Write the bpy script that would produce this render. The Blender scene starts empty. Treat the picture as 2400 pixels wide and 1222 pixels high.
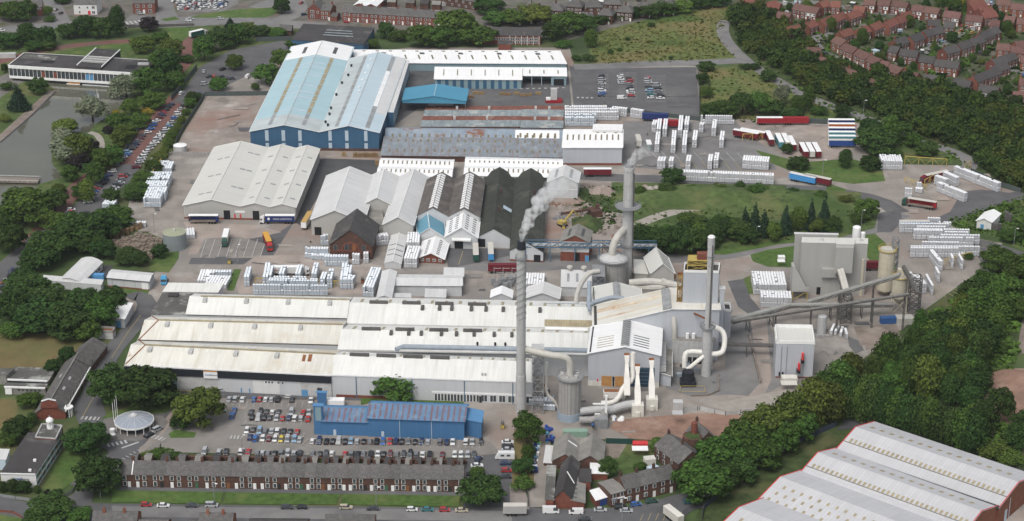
import bpy,math,random
from mathutils import Vector,Matrix
random.seed(7)
R=random.Random(11)
SC=bpy.context.scene
COL=SC.collection
F=4800.0;TH=math.radians(23.5);CH=361.0
ct,st=math.cos(TH),math.sin(TH)
def ray(px,py):
 u=(px-1200)/F;v=(py-611)/F
 return Vector((u,ct-v*st,-st-v*ct))
def G(p,z=0.0):
 d=ray(p[0],p[1]);t=(CH-z)/(-d.z)
 return Vector((d.x*t,d.y*t,z))
def S(py):
 return(F*st+(py-611)*ct)/CH
def HT(x,yg,yt):
 g=G((x,yg));k=-(yt-611)/F
 w=g.y*(k*ct-st)/(ct+k*st)
 return w+CH
cam=bpy.data.cameras.new('camera');co=bpy.data.objects.new('camera',cam);COL.objects.link(co)
cam.sensor_width=36;cam.lens=F/2400*36;cam.clip_start=5;cam.clip_end=12000
co.location=(0,0,CH);co.rotation_euler=(math.pi/2-TH,0,0)
SC.camera=co
W=bpy.data.worlds.new('World');SC.world=W;W.use_nodes=True
nt=W.node_tree;bg=nt.nodes['Background']
sky=nt.nodes.new('ShaderNodeTexSky');sky.sky_type='NISHITA';sky.sun_disc=False
SE,SR=math.radians(56),math.radians(-150)
sky.sun_elevation=SE;sky.sun_rotation=SR;sky.air_density=1.0;sky.dust_density=4.0;sky.ozone_density=1.0
hs0=nt.nodes.new('ShaderNodeHueSaturation');hs0 .inputs['Saturation'].default_value=.38;nt.links.new(sky.outputs[0],hs0 .inputs['Color']);nt.links.new(hs0 .outputs[0],bg.inputs[0]);bg.inputs[1].default_value=0.15
sl=bpy.data.lights.new('sun','SUN');so=bpy.data.objects.new('sun',sl);COL.objects.link(so)
sl.energy=1.3;sl.angle=math.radians(28);sl.color=(1,0.975,0.94)
sd=Vector((math.sin(SR)*math.cos(SE),math.cos(SR)*math.cos(SE),math.sin(SE)))
so.rotation_euler=sd.to_track_quat('Z','Y').to_euler()
SC.view_settings.view_transform='Standard';SC.view_settings.look='None'
SC.view_settings.exposure=0.15;SC.view_settings.gamma=1
SC.cycles.max_bounces=14;SC.cycles.diffuse_bounces=2;SC.cycles.glossy_bounces=2;SC.cycles.transmission_bounces=2
SC.cycles.volume_bounces=8;SC.cycles.volume_max_steps=128;SC.cycles.use_denoising=True
MATS={}
def srgb(r,g,b):
 f=lambda c:(c/255/12.92)if c<=10 else((c/255+.055)/1.055)**2.4
 return(f(r),f(g),f(b))
def M(name,col,rough=.85,var=.12,scale=.25,detail=6,brick=None,stain=None,streak=None,stripes=None,objvar=0.0,spec=.25,metal=0,island=0.0,big=None,uvnoise=False,bump=0.0):
 """procedural material. brick=(w,h,mortar,dark,var) on UV metres; stain=(col,scale,lo,hi);
    streak=(col,amount,sx,sy) stretched noise on UV; stripes=(period,col,duty) along UV u; big=(scale,amount)"""
 if name in MATS:return MATS[name]
 m=bpy.data.materials.new(name);m.use_nodes=True;MATS[name]=m
 n=m.node_tree.nodes;L=m.node_tree.links;b=n['Principled BSDF']
 b.inputs['Roughness'].default_value=rough;b.inputs['Specular IOR Level'].default_value=spec;b.inputs['Metallic'].default_value=metal
 tc=n.new('ShaderNodeTexCoord')
 def mix(fac,a,c,mode='MIX'):
  x=n.new('ShaderNodeMix');x.data_type='RGBA';x.blend_type=mode
  for i,v in((0,fac),(6,a),(7,c)):
   if hasattr(v,'links')or hasattr(v,'is_linked'):L.new(v,x.inputs[i])
   elif i==0:x.inputs[0].default_value=v
   else:x.inputs[i].default_value=(*v,1)
  return x.outputs[2]
 def noise(sc,det,src,rg=.55,dim=None,scl=None):
  t=n.new('ShaderNodeTexNoise');t.inputs['Scale'].default_value=sc;t.inputs['Detail'].default_value=det;t.inputs['Roughness'].default_value=rg
  if scl:
   mp=n.new('ShaderNodeMapping');mp.inputs['Scale'].default_value=scl;L.new(src,mp.inputs[0]);src=mp.outputs[0]
  L.new(src,t.inputs['Vector']);return t.outputs[0]
 def ramp(v,lo,hi):
  r=n.new('ShaderNodeMapRange');r.clamp=True;r.inputs[1].default_value=lo;r.inputs[2].default_value=hi;L.new(v,r.inputs[0]);return r.outputs[0]
 vec=tc.outputs['UV']if uvnoise else tc.outputs['Object']
 lo=tuple(max(0,c*(1-var))for c in col);hi=tuple(min(1,c*(1+var))for c in col)
 out=mix(ramp(noise(scale,detail,vec),.3,.7),lo,hi)
 if big:
  f=ramp(noise(big[0],3,vec),.35,.65);out=mix(f,out,mix(1.0,out,tuple([1-big[1]]*3),'MULTIPLY'))
 if brick:
  w,h,mo,dark,bv=brick
  t=n.new('ShaderNodeTexBrick');t.inputs['Scale'].default_value=1;t.inputs['Brick Width'].default_value=w;t.inputs['Row Height'].default_value=h
  t.inputs['Mortar Size'].default_value=mo;t.inputs['Color1'].default_value=(1,1,1,1);t.inputs['Color2'].default_value=(1-bv,)*3+(1,)
  t.inputs['Mortar'].default_value=(dark,)*3+(1,);t.inputs['Mortar Smooth'].default_value=.3;t.offset=0.0 if w<3 and h>2 else.5
  L.new(tc.outputs['UV'],t.inputs['Vector']);out=mix(1.0,out,t.outputs[0],'MULTIPLY')
 if stripes:
  p,c2,duty=stripes
  sx=n.new('ShaderNodeSeparateXYZ');L.new(tc.outputs['UV'],sx.inputs[0])
  d=n.new('ShaderNodeMath');d.operation='DIVIDE';d.inputs[1].default_value=p;L.new(sx.outputs[0],d.inputs[0])
  fr=n.new('ShaderNodeMath');fr.operation='FRACT';L.new(d.outputs[0],fr.inputs[0])
  wn=noise(.35,4,tc.outputs['UV']);
  ad=n.new('ShaderNodeMath');ad.operation='MULTIPLY_ADD';ad.inputs[1].default_value=.9;L.new(wn,ad.inputs[0]);L.new(fr.outputs[0],ad.inputs[2])
  f=ramp(ad.outputs[0],duty+.42,duty+.52);out=mix(f,c2,out)
 if streak:
  c2,am,sx_,sy_=streak
  f=ramp(noise(1,5,tc.outputs['UV'],.6,None,(sx_,sy_,1)),.5,.78)
  mm=n.new('ShaderNodeMath');mm.operation='MULTIPLY';mm.inputs[1].default_value=am;L.new(f,mm.inputs[0]);out=mix(mm.outputs[0],out,c2)
 if stain:
  for c2,sc_,lo_,hi_ in(stain if isinstance(stain[0],(tuple,list))and len(stain[0])==4 else[stain]):
   f=ramp(noise(sc_,5,vec,.62),lo_,hi_);out=mix(f,out,c2)
 if island:
  g=n.new('ShaderNodeNewGeometry');f=ramp(g.outputs['Random Per Island'],0,1)
  out=mix(f,mix(1.0,out,tuple([1-island]*3),'MULTIPLY'),mix(1.0,out,(1+island,1+island,1+island*.4),'MULTIPLY'))
 if objvar:
  o=n.new('ShaderNodeObjectInfo');hs=n.new('ShaderNodeHueSaturation');L.new(out,hs.inputs['Color'])
  r=n.new('ShaderNodeMapRange');r.inputs[3].default_value=1-objvar;r.inputs[4].default_value=1+objvar;L.new(o.outputs['Random'],r.inputs[0]);L.new(r.outputs[0],hs.inputs['Value'])
  r2=n.new('ShaderNodeMapRange');r2 .inputs[3].default_value=.5-objvar*.06;r2 .inputs[4].default_value=.5+objvar*.06
  mu=n.new('ShaderNodeMath');mu.operation='MULTIPLY';mu.inputs[1].default_value=7.31;L.new(o.outputs['Random'],mu.inputs[0])
  fr=n.new('ShaderNodeMath');fr.operation='FRACT';L.new(mu.outputs[0],fr.inputs[0]);L.new(fr.outputs[0],r2 .inputs[0]);L.new(r2 .outputs[0],hs.inputs['Hue'])
  out=hs.outputs[0]
 L.new(out,b.inputs['Base Color'])
 if bump:
  bn=n.new('ShaderNodeBump');bn.inputs['Strength'].default_value=bump;bn.inputs['Distance'].default_value=.3
  L.new(noise(1.3,6,vec),bn.inputs['Height']);L.new(bn.outputs[0],b.inputs['Normal'])
 return m
def plain(name,col,rough=.6,**k):return M(name,col,rough,var=k.pop('var',.06),scale=k.pop('scale',.7),**k)
GR=(.16,.15,.13)
m_white=M('white_sheet_roof',(.70,.70,.66),.6,.05,.08,brick=(1.05,6.5,.05,.86,.07),streak=((.46,.44,.38),.55,.55,.035),big=(.03,.10))
m_cream=M('cream_sheet_roof',(.68,.665,.60),.6,.06,.08,brick=(1.05,7,.05,.84,.09),streak=((.46,.41,.32),.7,.5,.04),big=(.03,.14),stain=[((.50,.44,.34),.05,.56,.70),((.40,.25,.14),.14,.68,.76)])
m_greyroof=M('pale_grey_sheet_roof',(.60,.60,.59),.6,.05,.08,brick=(1.0,8,.06,.87,.07),streak=((.42,.41,.39),.5,.5,.03),big=(.03,.08))
m_wwhite=M('clean_white_roof',(.78,.78,.77),.5,.04,.1,brick=(1.0,9,.05,.9,.05),streak=((.6,.58,.54),.4,.6,.04))
m_buff=M('stone_sheet_roof',(.58,.575,.53),.6,.04,.05,brick=(1.0,14,.05,.9,.05),streak=((.46,.45,.42),.4,.5,.03),big=(.02,.06))
m_aqua=M('aqua_sheet_roof',(.37,.52,.56),.6,.05,.05,brick=(1.0,8,.05,.9,.06),streak=((.28,.44,.5),.4,.5,.03),big=(.03,.08))
m_paleb=M('pale_blue_sheet_roof',(.47,.57,.62),.6,.05,.05,brick=(1.0,9,.05,.9,.06),streak=((.36,.42,.45),.4,.5,.03),big=(.03,.08))
m_palegreen=M('weathered_green_grey_roof',(.47,.52,.52),.7,.08,.07,brick=(1.0,7,.05,.88,.08),streak=((.33,.34,.33),.6,.4,.04),big=(.04,.14))
m_bluewall=M('dark_blue_cladding',(.045,.115,.20),.6,.08,.1,brick=(.9,30,.08,.75,.08),streak=((.03,.07,.12),.4,.4,.05))
m_tealwall=M('teal_grey_cladding',(.21,.30,.33),.6,.06,.1,brick=(.9,30,.08,.8,.06))
m_lbwall=M('light_blue_grey_panel',(.42,.50,.56),.6,.05,.2)
m_bluebr=M('bright_blue_cladding',(.062,.165,.32),.6,.07,.1,brick=(1.0,30,.06,.86,.06),streak=((.04,.13,.28),.5,.5,.04),big=(.05,.12))
m_bluebrroof=M('bright_blue_roof_sheet',(.095,.235,.42),.6,.07,.1,brick=(1.0,20,.06,.9,.05),big=(.05,.1))
m_redstripe=M('rust_striped_blue_roof',(.11,.19,.30),.7,.14,.3,stripes=(2.1,(.15,.105,.12),.30),stain=((.17,.24,.31),.25,.55,.7),streak=((.22,.12,.13),.6,.8,.06))
m_canopy=M('cyan_blue_roof',(.07,.25,.37),.55,.04,.1,brick=(.5,30,.06,.86,.03))
m_tealroof=M('petrol_blue_roof',(.13,.29,.38),.6,.06,.1,brick=(1,20,.06,.88,.05))
m_greywall=M('grey_blue_cladding',(.43,.45,.48),.6,.04,.1,brick=(1.0,40,.05,.9,.04),streak=((.34,.35,.37),.4,.4,.05))
m_lgwall=M('pale_grey_cladding',(.50,.51,.515),.6,.04,.1,brick=(1.0,40,.05,.9,.04),streak=((.38,.38,.38),.4,.4,.05))
m_warmwall=M('warm_grey_cladding',(.40,.39,.365),.6,.04,.1,brick=(1.2,40,.05,.92,.04),streak=((.33,.32,.30),.4,.4,.05))
m_batch=M('stone_grey_cladding',(.36,.355,.335),.6,.03,.05,brick=(1.2,60,.04,.94,.03),streak=((.29,.285,.27),.4,.3,.03))
m_whitewall=M('white_render',(.62,.62,.60),.8,.05,.2,streak=((.45,.43,.4),.4,.5,.06))
m_slate=M('brown_grey_slate',(.088,.083,.082),.8,.22,.5,brick=(.6,.45,.04,.7,.35),stain=((.14,.13,.11),.16,.55,.72),big=(.06,.2))
m_oslate=M('weathered_office_slate',(.145,.137,.13),.8,.22,.5,brick=(.7,.5,.05,.72,.3),stain=[((.09,.085,.08),.15,.55,.7),((.20,.19,.17),.3,.62,.75)],big=(.06,.18))
m_slate2=M('welsh_slate',(.125,.119,.114),.75,.2,.6,brick=(.6,.4,.04,.72,.32),stain=((.18,.17,.15),.22,.58,.75),objvar=.14)
m_darkroof=M('black_green_corrugated_roof',(.055,.058,.048),.85,.2,.15,brick=(1.1,3.0,.06,.75,.22),stain=((.10,.10,.085),.1,.55,.75),big=(.05,.2))
m_brownas=M('brown_asbestos_roof',(.13,.115,.105),.85,.18,.2,brick=(1.1,2.2,.06,.75,.22),stain=((.20,.18,.16),.12,.52,.72),big=(.05,.18))
m_asb=M('grey_asbestos_roof',(.24,.23,.21),.85,.14,.2,brick=(1.1,2.4,.05,.8,.14),stain=((.33,.31,.27),.12,.55,.72),big=(.05,.12))
m_rustblue=M('rusty_blue_grey_roof',(.24,.29,.34),.8,.14,.25,brick=(1.1,4,.05,.85,.1),stain=[((.20,.085,.05),.10,.56,.66),((.36,.36,.36),.22,.6,.8)],streak=((.30,.27,.25),.6,.7,.06))
m_ruststripe=M('rust_streaked_blue_grey_roof',(.22,.25,.275),.8,.16,.25,brick=(1.3,5,.06,.86,.14),streak=((.22,.11,.075),.95,1.0,.10),stain=((.32,.33,.33),.2,.6,.74))
m_redrust=M('red_rust_roof',(.215,.085,.062),.85,.2,.3,brick=(1.1,4,.05,.75,.25),stain=((.30,.22,.18),.15,.58,.75))
m_dirtglass=M('dirty_north_light_glass',(.26,.30,.31),.5,.2,.3,brick=(.8,4,.06,.7,.3),stain=((.42,.42,.38),.2,.55,.7))
m_feltdark=M('dark_felt_roof',(.062,.058,.058),.9,.2,.15,stain=((.13,.12,.115),.09,.58,.75),big=(.04,.25))
m_feltgrey=M('patchy_grey_felt_roof',(.10,.098,.09),.9,.25,.2,stain=[((.30,.30,.28),.12,.52,.62),((.05,.05,.045),.3,.62,.7)])
m_brick=M('red_brick',(.20,.070,.048),.9,.16,.5,brick=(.45,.15,.02,.85,.22),streak=((.10,.045,.035),.5,.5,.12))
m_brickdk=M('sooty_brown_brick',(.10,.055,.043),.9,.2,.5,brick=(.45,.15,.02,.85,.25),stain=((.17,.075,.05),.25,.56,.75))
m_bricko=M('orange_brick',(.235,.095,.060),.9,.14,.5,brick=(.45,.15,.02,.88,.2),objvar=.14)
m_brickred=M('estate_red_brick',(.195,.075,.054),.9,.14,.5,brick=(.45,.15,.02,.88,.2),objvar=.16)
m_tilebrown=M('brown_concrete_tile',(.150,.083,.070),.85,.14,.5,brick=(.5,.4,.04,.75,.2),objvar=.14)
m_tilered=M('red_clay_tile',(.190,.076,.058),.85,.14,.5,brick=(.5,.4,.04,.78,.2),objvar=.1)
m_tilegrey=M('grey_concrete_tile',(.082,.075,.074),.85,.14,.5,brick=(.5,.4,.04,.75,.2),objvar=.15)
m_tan=M('tan_translucent_sheet',(.36,.31,.20),.6,.15,.2,brick=(1.0,3,.08,.7,.2))
m_greyslot=M('grey_translucent_sheet',(.30,.31,.31),.6,.15,.2,brick=(1.0,3,.08,.75,.15))
m_dkslot=M('dark_rooflight',(.075,.078,.075),.5,.15,.4)
m_brslot=M('brown_rooflight',(.17,.145,.09),.5,.2,.4)
m_trim=plain('white_trim',(.74,.74,.72),.5)
m_redtrim=plain('red_trim',(.55,.045,.05),.5)
m_dktrim=plain('dark_gutter',(.05,.05,.05),.7)
m_dark=plain('dark_opening',(.016,.016,.018),.8)
m_black=plain('black_fascia',(.018,.021,.027),.6)
m_glass=M('window_glass',(.055,.064,.072),.15,.3,.5,spec=.6)
m_ply=plain('plywood_door',(.40,.21,.075),.8,var=.12)
m_bluedoor=plain('blue_door',(.10,.26,.44),.6)
m_bpipe=M('blue_grey_pipe',(.27,.31,.35),.55,.1,.4,brick=(3,60,.05,.8,.06))
m_galv=M('galvanised_duct',(.46,.46,.45),.5,.1,.4,brick=(3,3,.05,.8,.08),stain=((.3,.27,.23),.3,.6,.8))
m_duct=M('cream_duct',(.47,.455,.41),.55,.06,.4,brick=(2.6,60,.06,.75,.06),stain=((.33,.22,.12),.35,.66,.8))
m_whiteduct=M('white_painted_duct',(.68,.66,.61),.55,.06,.4,stain=((.38,.2,.1),.4,.66,.76))
m_steel=plain('grey_steelwork',(.22,.225,.23),.6,var=.15)
m_dksteel=plain('dark_steelwork',(.095,.09,.085),.7,var=.2)
m_yellow=plain('yellow_steel',(.42,.32,.09),.6,var=.1)
m_bluesteel=plain('blue_steel',(.075,.145,.215),.6,var=.1)
m_chim=M('steel_chimney_shell',(.43,.43,.425),.55,.08,.3,brick=(60,6.0,.12,.78,.05),streak=((.24,.23,.22),.6,.6,.03))
m_conc=M('ribbed_concrete',(.31,.30,.285),.85,.08,.4,brick=(1.9,60,.10,.62,.05),streak=((.22,.21,.2),.5,.5,.05))
m_silo=M('cream_silo_shell',(.50,.46,.36),.7,.07,.3,brick=(60,2.6,.08,.8,.05),streak=((.36,.29,.2),.6,.5,.05))
m_rust=M('rust',(.22,.09,.04),.9,.3,.4)
m_belt=M('conveyor_cover',(.30,.30,.28),.7,.12,.3,brick=(2.4,60,.08,.75,.1),stain=((.2,.18,.15),.2,.55,.75))
m_ground=M('grass_ground',(.055,.085,.028),.95,.3,.05,stain=[((.10,.10,.045),.02,.5,.65),((.035,.055,.02),.012,.52,.68)])
m_lawn=M('mown_grass',(.068,.118,.027),.95,.3,.4,stain=((.115,.14,.045),.07,.5,.68),big=(.02,.15))
m_lawn2=M('rough_grass',(.072,.105,.032),.95,.42,.3,stain=[((.13,.128,.052),.04,.5,.66),((.045,.078,.021),.03,.5,.66),((.04,.062,.02),.14,.6,.7)],bump=.4)
m_meadow=M('dry_meadow',(.098,.122,.035),.95,.4,.35,stain=[((.165,.135,.058),.03,.46,.64),((.062,.105,.026),.022,.5,.62),((.05,.075,.022),.12,.60,.68)],bump=.4)
m_dry=M('dry_field',(.145,.115,.05),.95,.2,.1,stain=((.10,.11,.04),.03,.5,.68),bump=.3)
m_scrub=M('scrub_ground',(.048,.070,.023),.95,.45,.3,stain=[((.10,.10,.042),.04,.5,.66),((.03,.046,.018),.09,.56,.68)])
m_garden=M('garden_ground',(.07,.078,.04),.95,.3,.12,stain=[((.15,.135,.115),.05,.54,.62),((.035,.055,.02),.06,.5,.6)])
m_urban=M('back_yard_ground',(.13,.12,.105),.95,.25,.15,stain=[((.06,.08,.03),.05,.54,.64),((.20,.12,.09),.06,.58,.66)])
m_yard=M('worn_concrete_yard',(.285,.255,.225),.9,.14,.12,brick=(7.5,7.5,.12,.80,.20),stain=[((.205,.19,.175),.02,.48,.66),((.20,.185,.17),.18,.62,.70),((.34,.315,.285),.03,.55,.7),((.25,.185,.15),.014,.55,.68)])
m_yard2=M('pinkish_concrete_yard',(.325,.275,.240),.9,.14,.12,stain=[((.20,.18,.165),.025,.5,.68),((.36,.335,.31),.03,.56,.7)],brick=(9,9,.1,.88,.1))
m_slab=M('demolished_slab',(.29,.25,.22),.95,.2,.15,brick=(12,10,.12,.8,.14),stain=[((.40,.37,.34),.035,.60,.70),((.15,.13,.115),.06,.55,.7),((.245,.16,.125),.02,.5,.65)])
m_asph=M('asphalt',(.100,.099,.102),.9,.14,.15,stain=[((.13,.128,.125),.03,.5,.68),((.072,.072,.075),.05,.58,.7)])
m_asphl=M('pale_worn_asphalt',(.17,.166,.162),.9,.12,.15,stain=[((.22,.21,.2),.035,.5,.68),((.125,.122,.12),.04,.55,.7)])
m_asphd=M('dark_asphalt',(.066,.066,.07),.9,.14,.2,stain=((.09,.09,.09),.04,.5,.68))
m_carpark=M('car_park_surface',(.205,.19,.172),.9,.12,.15,stain=[((.255,.24,.22),.03,.5,.68),((.155,.145,.135),.04,.55,.7)])
m_redroad=M('red_tarmac',(.155,.078,.066),.9,.13,.15,stain=((.125,.088,.08),.03,.5,.68))
m_path=M('pale_path',(.30,.275,.24),.95,.12,.3)
m_pave=M('paving',(.17,.16,.15),.9,.12,.3,brick=(1.2,.9,.03,.8,.12))
m_rubble=M('red_rubble_ground',(.25,.155,.115),.95,.2,.2,stain=[((.33,.24,.19),.06,.5,.66),((.18,.115,.09),.08,.52,.66)],bump=.8)
m_soil=M('grey_soil',(.20,.165,.14),.95,.2,.2,stain=((.27,.235,.2),.08,.5,.66),bump=.8)
m_wpaint=plain('white_road_paint',(.42,.42,.41),.8,var=.15)
m_ypaint=plain('yellow_road_paint',(.33,.27,.14),.8,var=.15)
m_water=M('pond_water',(.098,.098,.072),.05,.2,.02,spec=.5)
ZV=Vector((0,0,1))
class MB:
 def __init__(s):s.v=[];s.f=[];s.m=[]
 def face(s,pts,mi=0):
  i=len(s.v);s.v+=[Vector(p)for p in pts];s.f.append(tuple(range(i,i+len(pts))));s.m.append(mi);return s
 def hexa(s,b,t,mi=0,bottom=True):
  n=len(b);i=len(s.v);s.v+=[Vector(p)for p in b]+[Vector(p)for p in t]
  for k in range(n):s.f.append((i+k,i+(k+1)%n,i+n+(k+1)%n,i+n+k));s.m.append(mi)
  s.f.append(tuple(i+n+k for k in range(n)));s.m.append(mi)
  if bottom:s.f.append(tuple(i+k for k in reversed(range(n))));s.m.append(mi)
  return s
 def box(s,c,sz,rz=0.0,mi=0,bottom=True):
  a,b=sz[0]/2,sz[1]/2;q=[Vector((-a,-b,0)),Vector((a,-b,0)),Vector((a,b,0)),Vector((-a,b,0))]
  r=Matrix.Rotation(rz,3,'Z');c=Vector(c);B=[c+r@p for p in q]
  return s.hexa(B,[p+Vector((0,0,sz[2]))for p in B],mi,bottom)
 def prism(s,poly,z0,z1,mi=0):
  return s.hexa([(p[0],p[1],z0)for p in poly],[(p[0],p[1],z1)for p in poly],mi)
 def cyl(s,c,r0,r1,h,n=20,mi=0,cap=True):
  c=Vector(c);P=lambda r,z:[c+Vector((r*math.cos(2*math.pi*k/n),r*math.sin(2*math.pi*k/n),z))for k in range(n)]
  return s.hexa(P(r0,0),P(r1,h),mi,cap)
 def bar(s,a,b,w,mi=0,n=4):
  a,b=Vector(a),Vector(b);d=(b-a).normalized();x=d.cross(ZV)
  if x.length<.01:x=Vector((1,0,0))
  x.normalize();y=d.cross(x);o=math.pi/n
  ring=lambda p:[p+(x*math.cos(o+2*math.pi*k/n)+y*math.sin(o+2*math.pi*k/n))*(w/2*(1.41 if n==4 else 1))for k in range(n)]
  return s.hexa(ring(a),ring(b),mi)
 def tube(s,path,r,n=12,mi=0,smooth=0):
  path=[Vector(p)for p in path]
  for _ in range(smooth):
   q=[path[0]]
   for a,b in zip(path,path[1:]):q+=[a.lerp(b,.25),a.lerp(b,.75)]
   path=q+[path[-1]]
  rs=r if isinstance(r,(list,tuple))else[r]*len(path);rings=[];x=None
  for k,p in enumerate(path):
   d=(path[min(k+1,len(path)-1)]-path[max(k-1,0)]).normalized()
   if x is None:
    x=d.cross(ZV)
    if x.length<.05:x=Vector((1,0,0))-d*d.x
   else:x=x-d*x.dot(d)
   x.normalize();y=d.cross(x)
   rings.append([p+(x*math.cos(2*math.pi*j/n)+y*math.sin(2*math.pi*j/n))*rs[min(k,len(rs)-1)]for j in range(n)])
  i=len(s.v)
  for g in rings:s.v+=g
  for k in range(len(rings)-1):
   for j in range(n):s.f.append((i+k*n+j,i+k*n+(j+1)%n,i+(k+1)*n+(j+1)%n,i+(k+1)*n+j));s.m.append(mi)
  s.f.append(tuple(i+j for j in reversed(range(n))));s.m.append(mi)
  e=i+(len(rings)-1)*n;s.f.append(tuple(e+j for j in range(n)));s.m.append(mi)
  return s
 def dome(s,c,r,h,n=16,k=4,mi=0):
  rings=[(r*math.cos(a*math.pi/2/k),h*math.sin(a*math.pi/2/k))for a in range(k)]
  c=Vector(c)
  P=lambda q:[c+Vector((q[0]*math.cos(2*math.pi*j/n),q[0]*math.sin(2*math.pi*j/n),q[1]))for j in range(n)]
  for a,b in zip(rings,rings[1:]):
   A,B=P(a),P(b)
   for j in range(n):s.face([A[j],A[(j+1)%n],B[(j+1)%n],B[j]],mi)
  A=P(rings[-1]);t=c+Vector((0,0,h))
  for j in range(n):s.face([A[j],A[(j+1)%n],t],mi)
  return s
 def mesh(s,name,mats,loc=(0,0,0),uv=True,smooth=False):
  me=bpy.data.meshes.new(name);loc=Vector(loc)
  me.from_pydata([tuple(p-loc)for p in s.v],[],s.f)
  for m in(mats if isinstance(mats,(list,tuple))else[mats]):me.materials.append(m)
  me.polygons.foreach_set('material_index',s.m)
  if uv:
   ul=me.uv_layers.new(name='UVMap');arr=[]
   for f in s.f:
    P=[s.v[i]for i in f];nn=Vector((0,0,0))
    for a,b in zip(P,P[1:]+P[:1]):nn+=a.cross(b)
    if nn.length<1e-9:nn=Vector((0,0,1))
    nn.normalize()
    if abs(nn.z)>.999:u=Vector((1,0,0))
    else:u=ZV.cross(nn).normalized()
    w=nn.cross(u)
    for p in P:arr+=[p.dot(u),p.dot(w)]
   ul.data.foreach_set('uv',arr)
  if smooth:me.polygons.foreach_set('use_smooth',[True]*len(s.f))
  me.update();return me
 def build(s,name,mats,parent=None,smooth=False,uv=True):
  loc=parent.location if parent is not None and parent.parent is None else(Vector(parent['_o'])if parent is not None else Vector((0,0,0)))
  o=bpy.data.objects.new(name,s.mesh(name,mats,loc,uv,smooth));COL.objects.link(o)
  if parent is not None:o.parent=parent;o['_o']=tuple(loc)
  return o
ALL=[]
def tag(o,label,cat,group=None,kind=None):
 o['label']=label;o['category']=cat
 if group:o['group']=group
 if kind:o['kind']=kind
 return o
def thing(name,label,cat,loc=(0,0,0),group=None):
 o=bpy.data.objects.new(name,None);COL.objects.link(o);o.location=loc;o.empty_display_size=.5
 return tag(o,label,cat,group)
def struct(name,mb,mat,**k):
 o=mb.build(name,mat,**k);o['kind']='structure';return o
def copy_tree(o,parent=None):
 c=o.copy();COL.objects.link(c)
 if parent is not None:c.parent=parent
 for ch in o.children:copy_tree(ch,c)
 return c
def recolor(o,m):
 o.material_slots[0].link='OBJECT';o.material_slots[0].material=m
ORD='first second third fourth fifth sixth seventh eighth ninth tenth eleventh twelfth thirteenth fourteenth fifteenth sixteenth seventeenth eighteenth nineteenth twentieth'.split()
ORD+=['twenty-'+x for x in ORD[:9]]+['thirtieth']+['thirty-'+x for x in ORD[:9]]+['fortieth']+['forty-'+x for x in ORD[:9]]
ZL=[0.005]
def sheet(name,pts,mat,z=None):
 if z is None:ZL[0]+=.002;z=ZL[0]
 from mathutils.geometry import tessellate_polygon
 P=[G(p)for p in pts];P=[Vector((p.x,p.y,z))for p in P]
 mb=MB();mb.v=P
 for t in tessellate_polygon([P]):
  a,b,c=(P[i]for i in t)
  mb.f.append(tuple(t)if(b-a).cross(c-a).z>0 else tuple(reversed(t)));mb.m.append(0)
 return struct(name,mb,mat)
def strip_pts(pts,w,smooth=2,px=True):
 P=[G(p)if px else Vector((p[0],p[1],0))for p in pts]
 for _ in range(smooth):
  q=[P[0]]
  for a,b in zip(P,P[1:]):q+=[a.lerp(b,.25),a.lerp(b,.75)]
  P=q+[P[-1]]
 Lf,Rt=[],[]
 for k,p in enumerate(P):
  d=(P[min(k+1,len(P)-1)]-P[max(k-1,0)]).normalized();nrm=Vector((-d.y,d.x,0))
  Lf.append(p+nrm*w/2);Rt.append(p-nrm*w/2)
 return P,Lf,Rt
def road(name,pts,w,mat,z=None,smooth=2,kerb=None):
 if z is None:ZL[0]+=.002;z=ZL[0]
 P,Lf,Rt=strip_pts(pts,w,smooth);mb=MB();up=Vector((0,0,z))
 for k in range(len(P)-1):mb.face([Rt[k]+up,Rt[k+1]+up,Lf[k+1]+up,Lf[k]+up])
 o=struct(name,mb,mat)
 if kerb:
  kb=MB()
  for side in(Lf,Rt):
   for a,b in zip(side,side[1:]):
    d=(b-a)
    if d.length>.01:kb.bar(a+Vector((0,0,.05)),b+Vector((0,0,.05)),.22)
  struct('kerb',kb,kerb)
 return o
def dashes(name,pts,w,on,off,mat,smooth=0,z=.27):
 P,_,_=strip_pts(pts,w,smooth);mb=MB();up=Vector((0,0,z))
 for a,b in zip(P,P[1:]):
  L=(b-a).length
  if L<.01:continue
  d=(b-a)/L;nrm=Vector((-d.y,d.x,0))*w/2;t=0
  while t<L:
   p,q=a+d*t,a+d*min(L,t+on);mb.face([p-nrm+up,q-nrm+up,q+nrm+up,p+nrm+up]);t+=on+off
 return struct(name,mb,mat)
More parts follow.
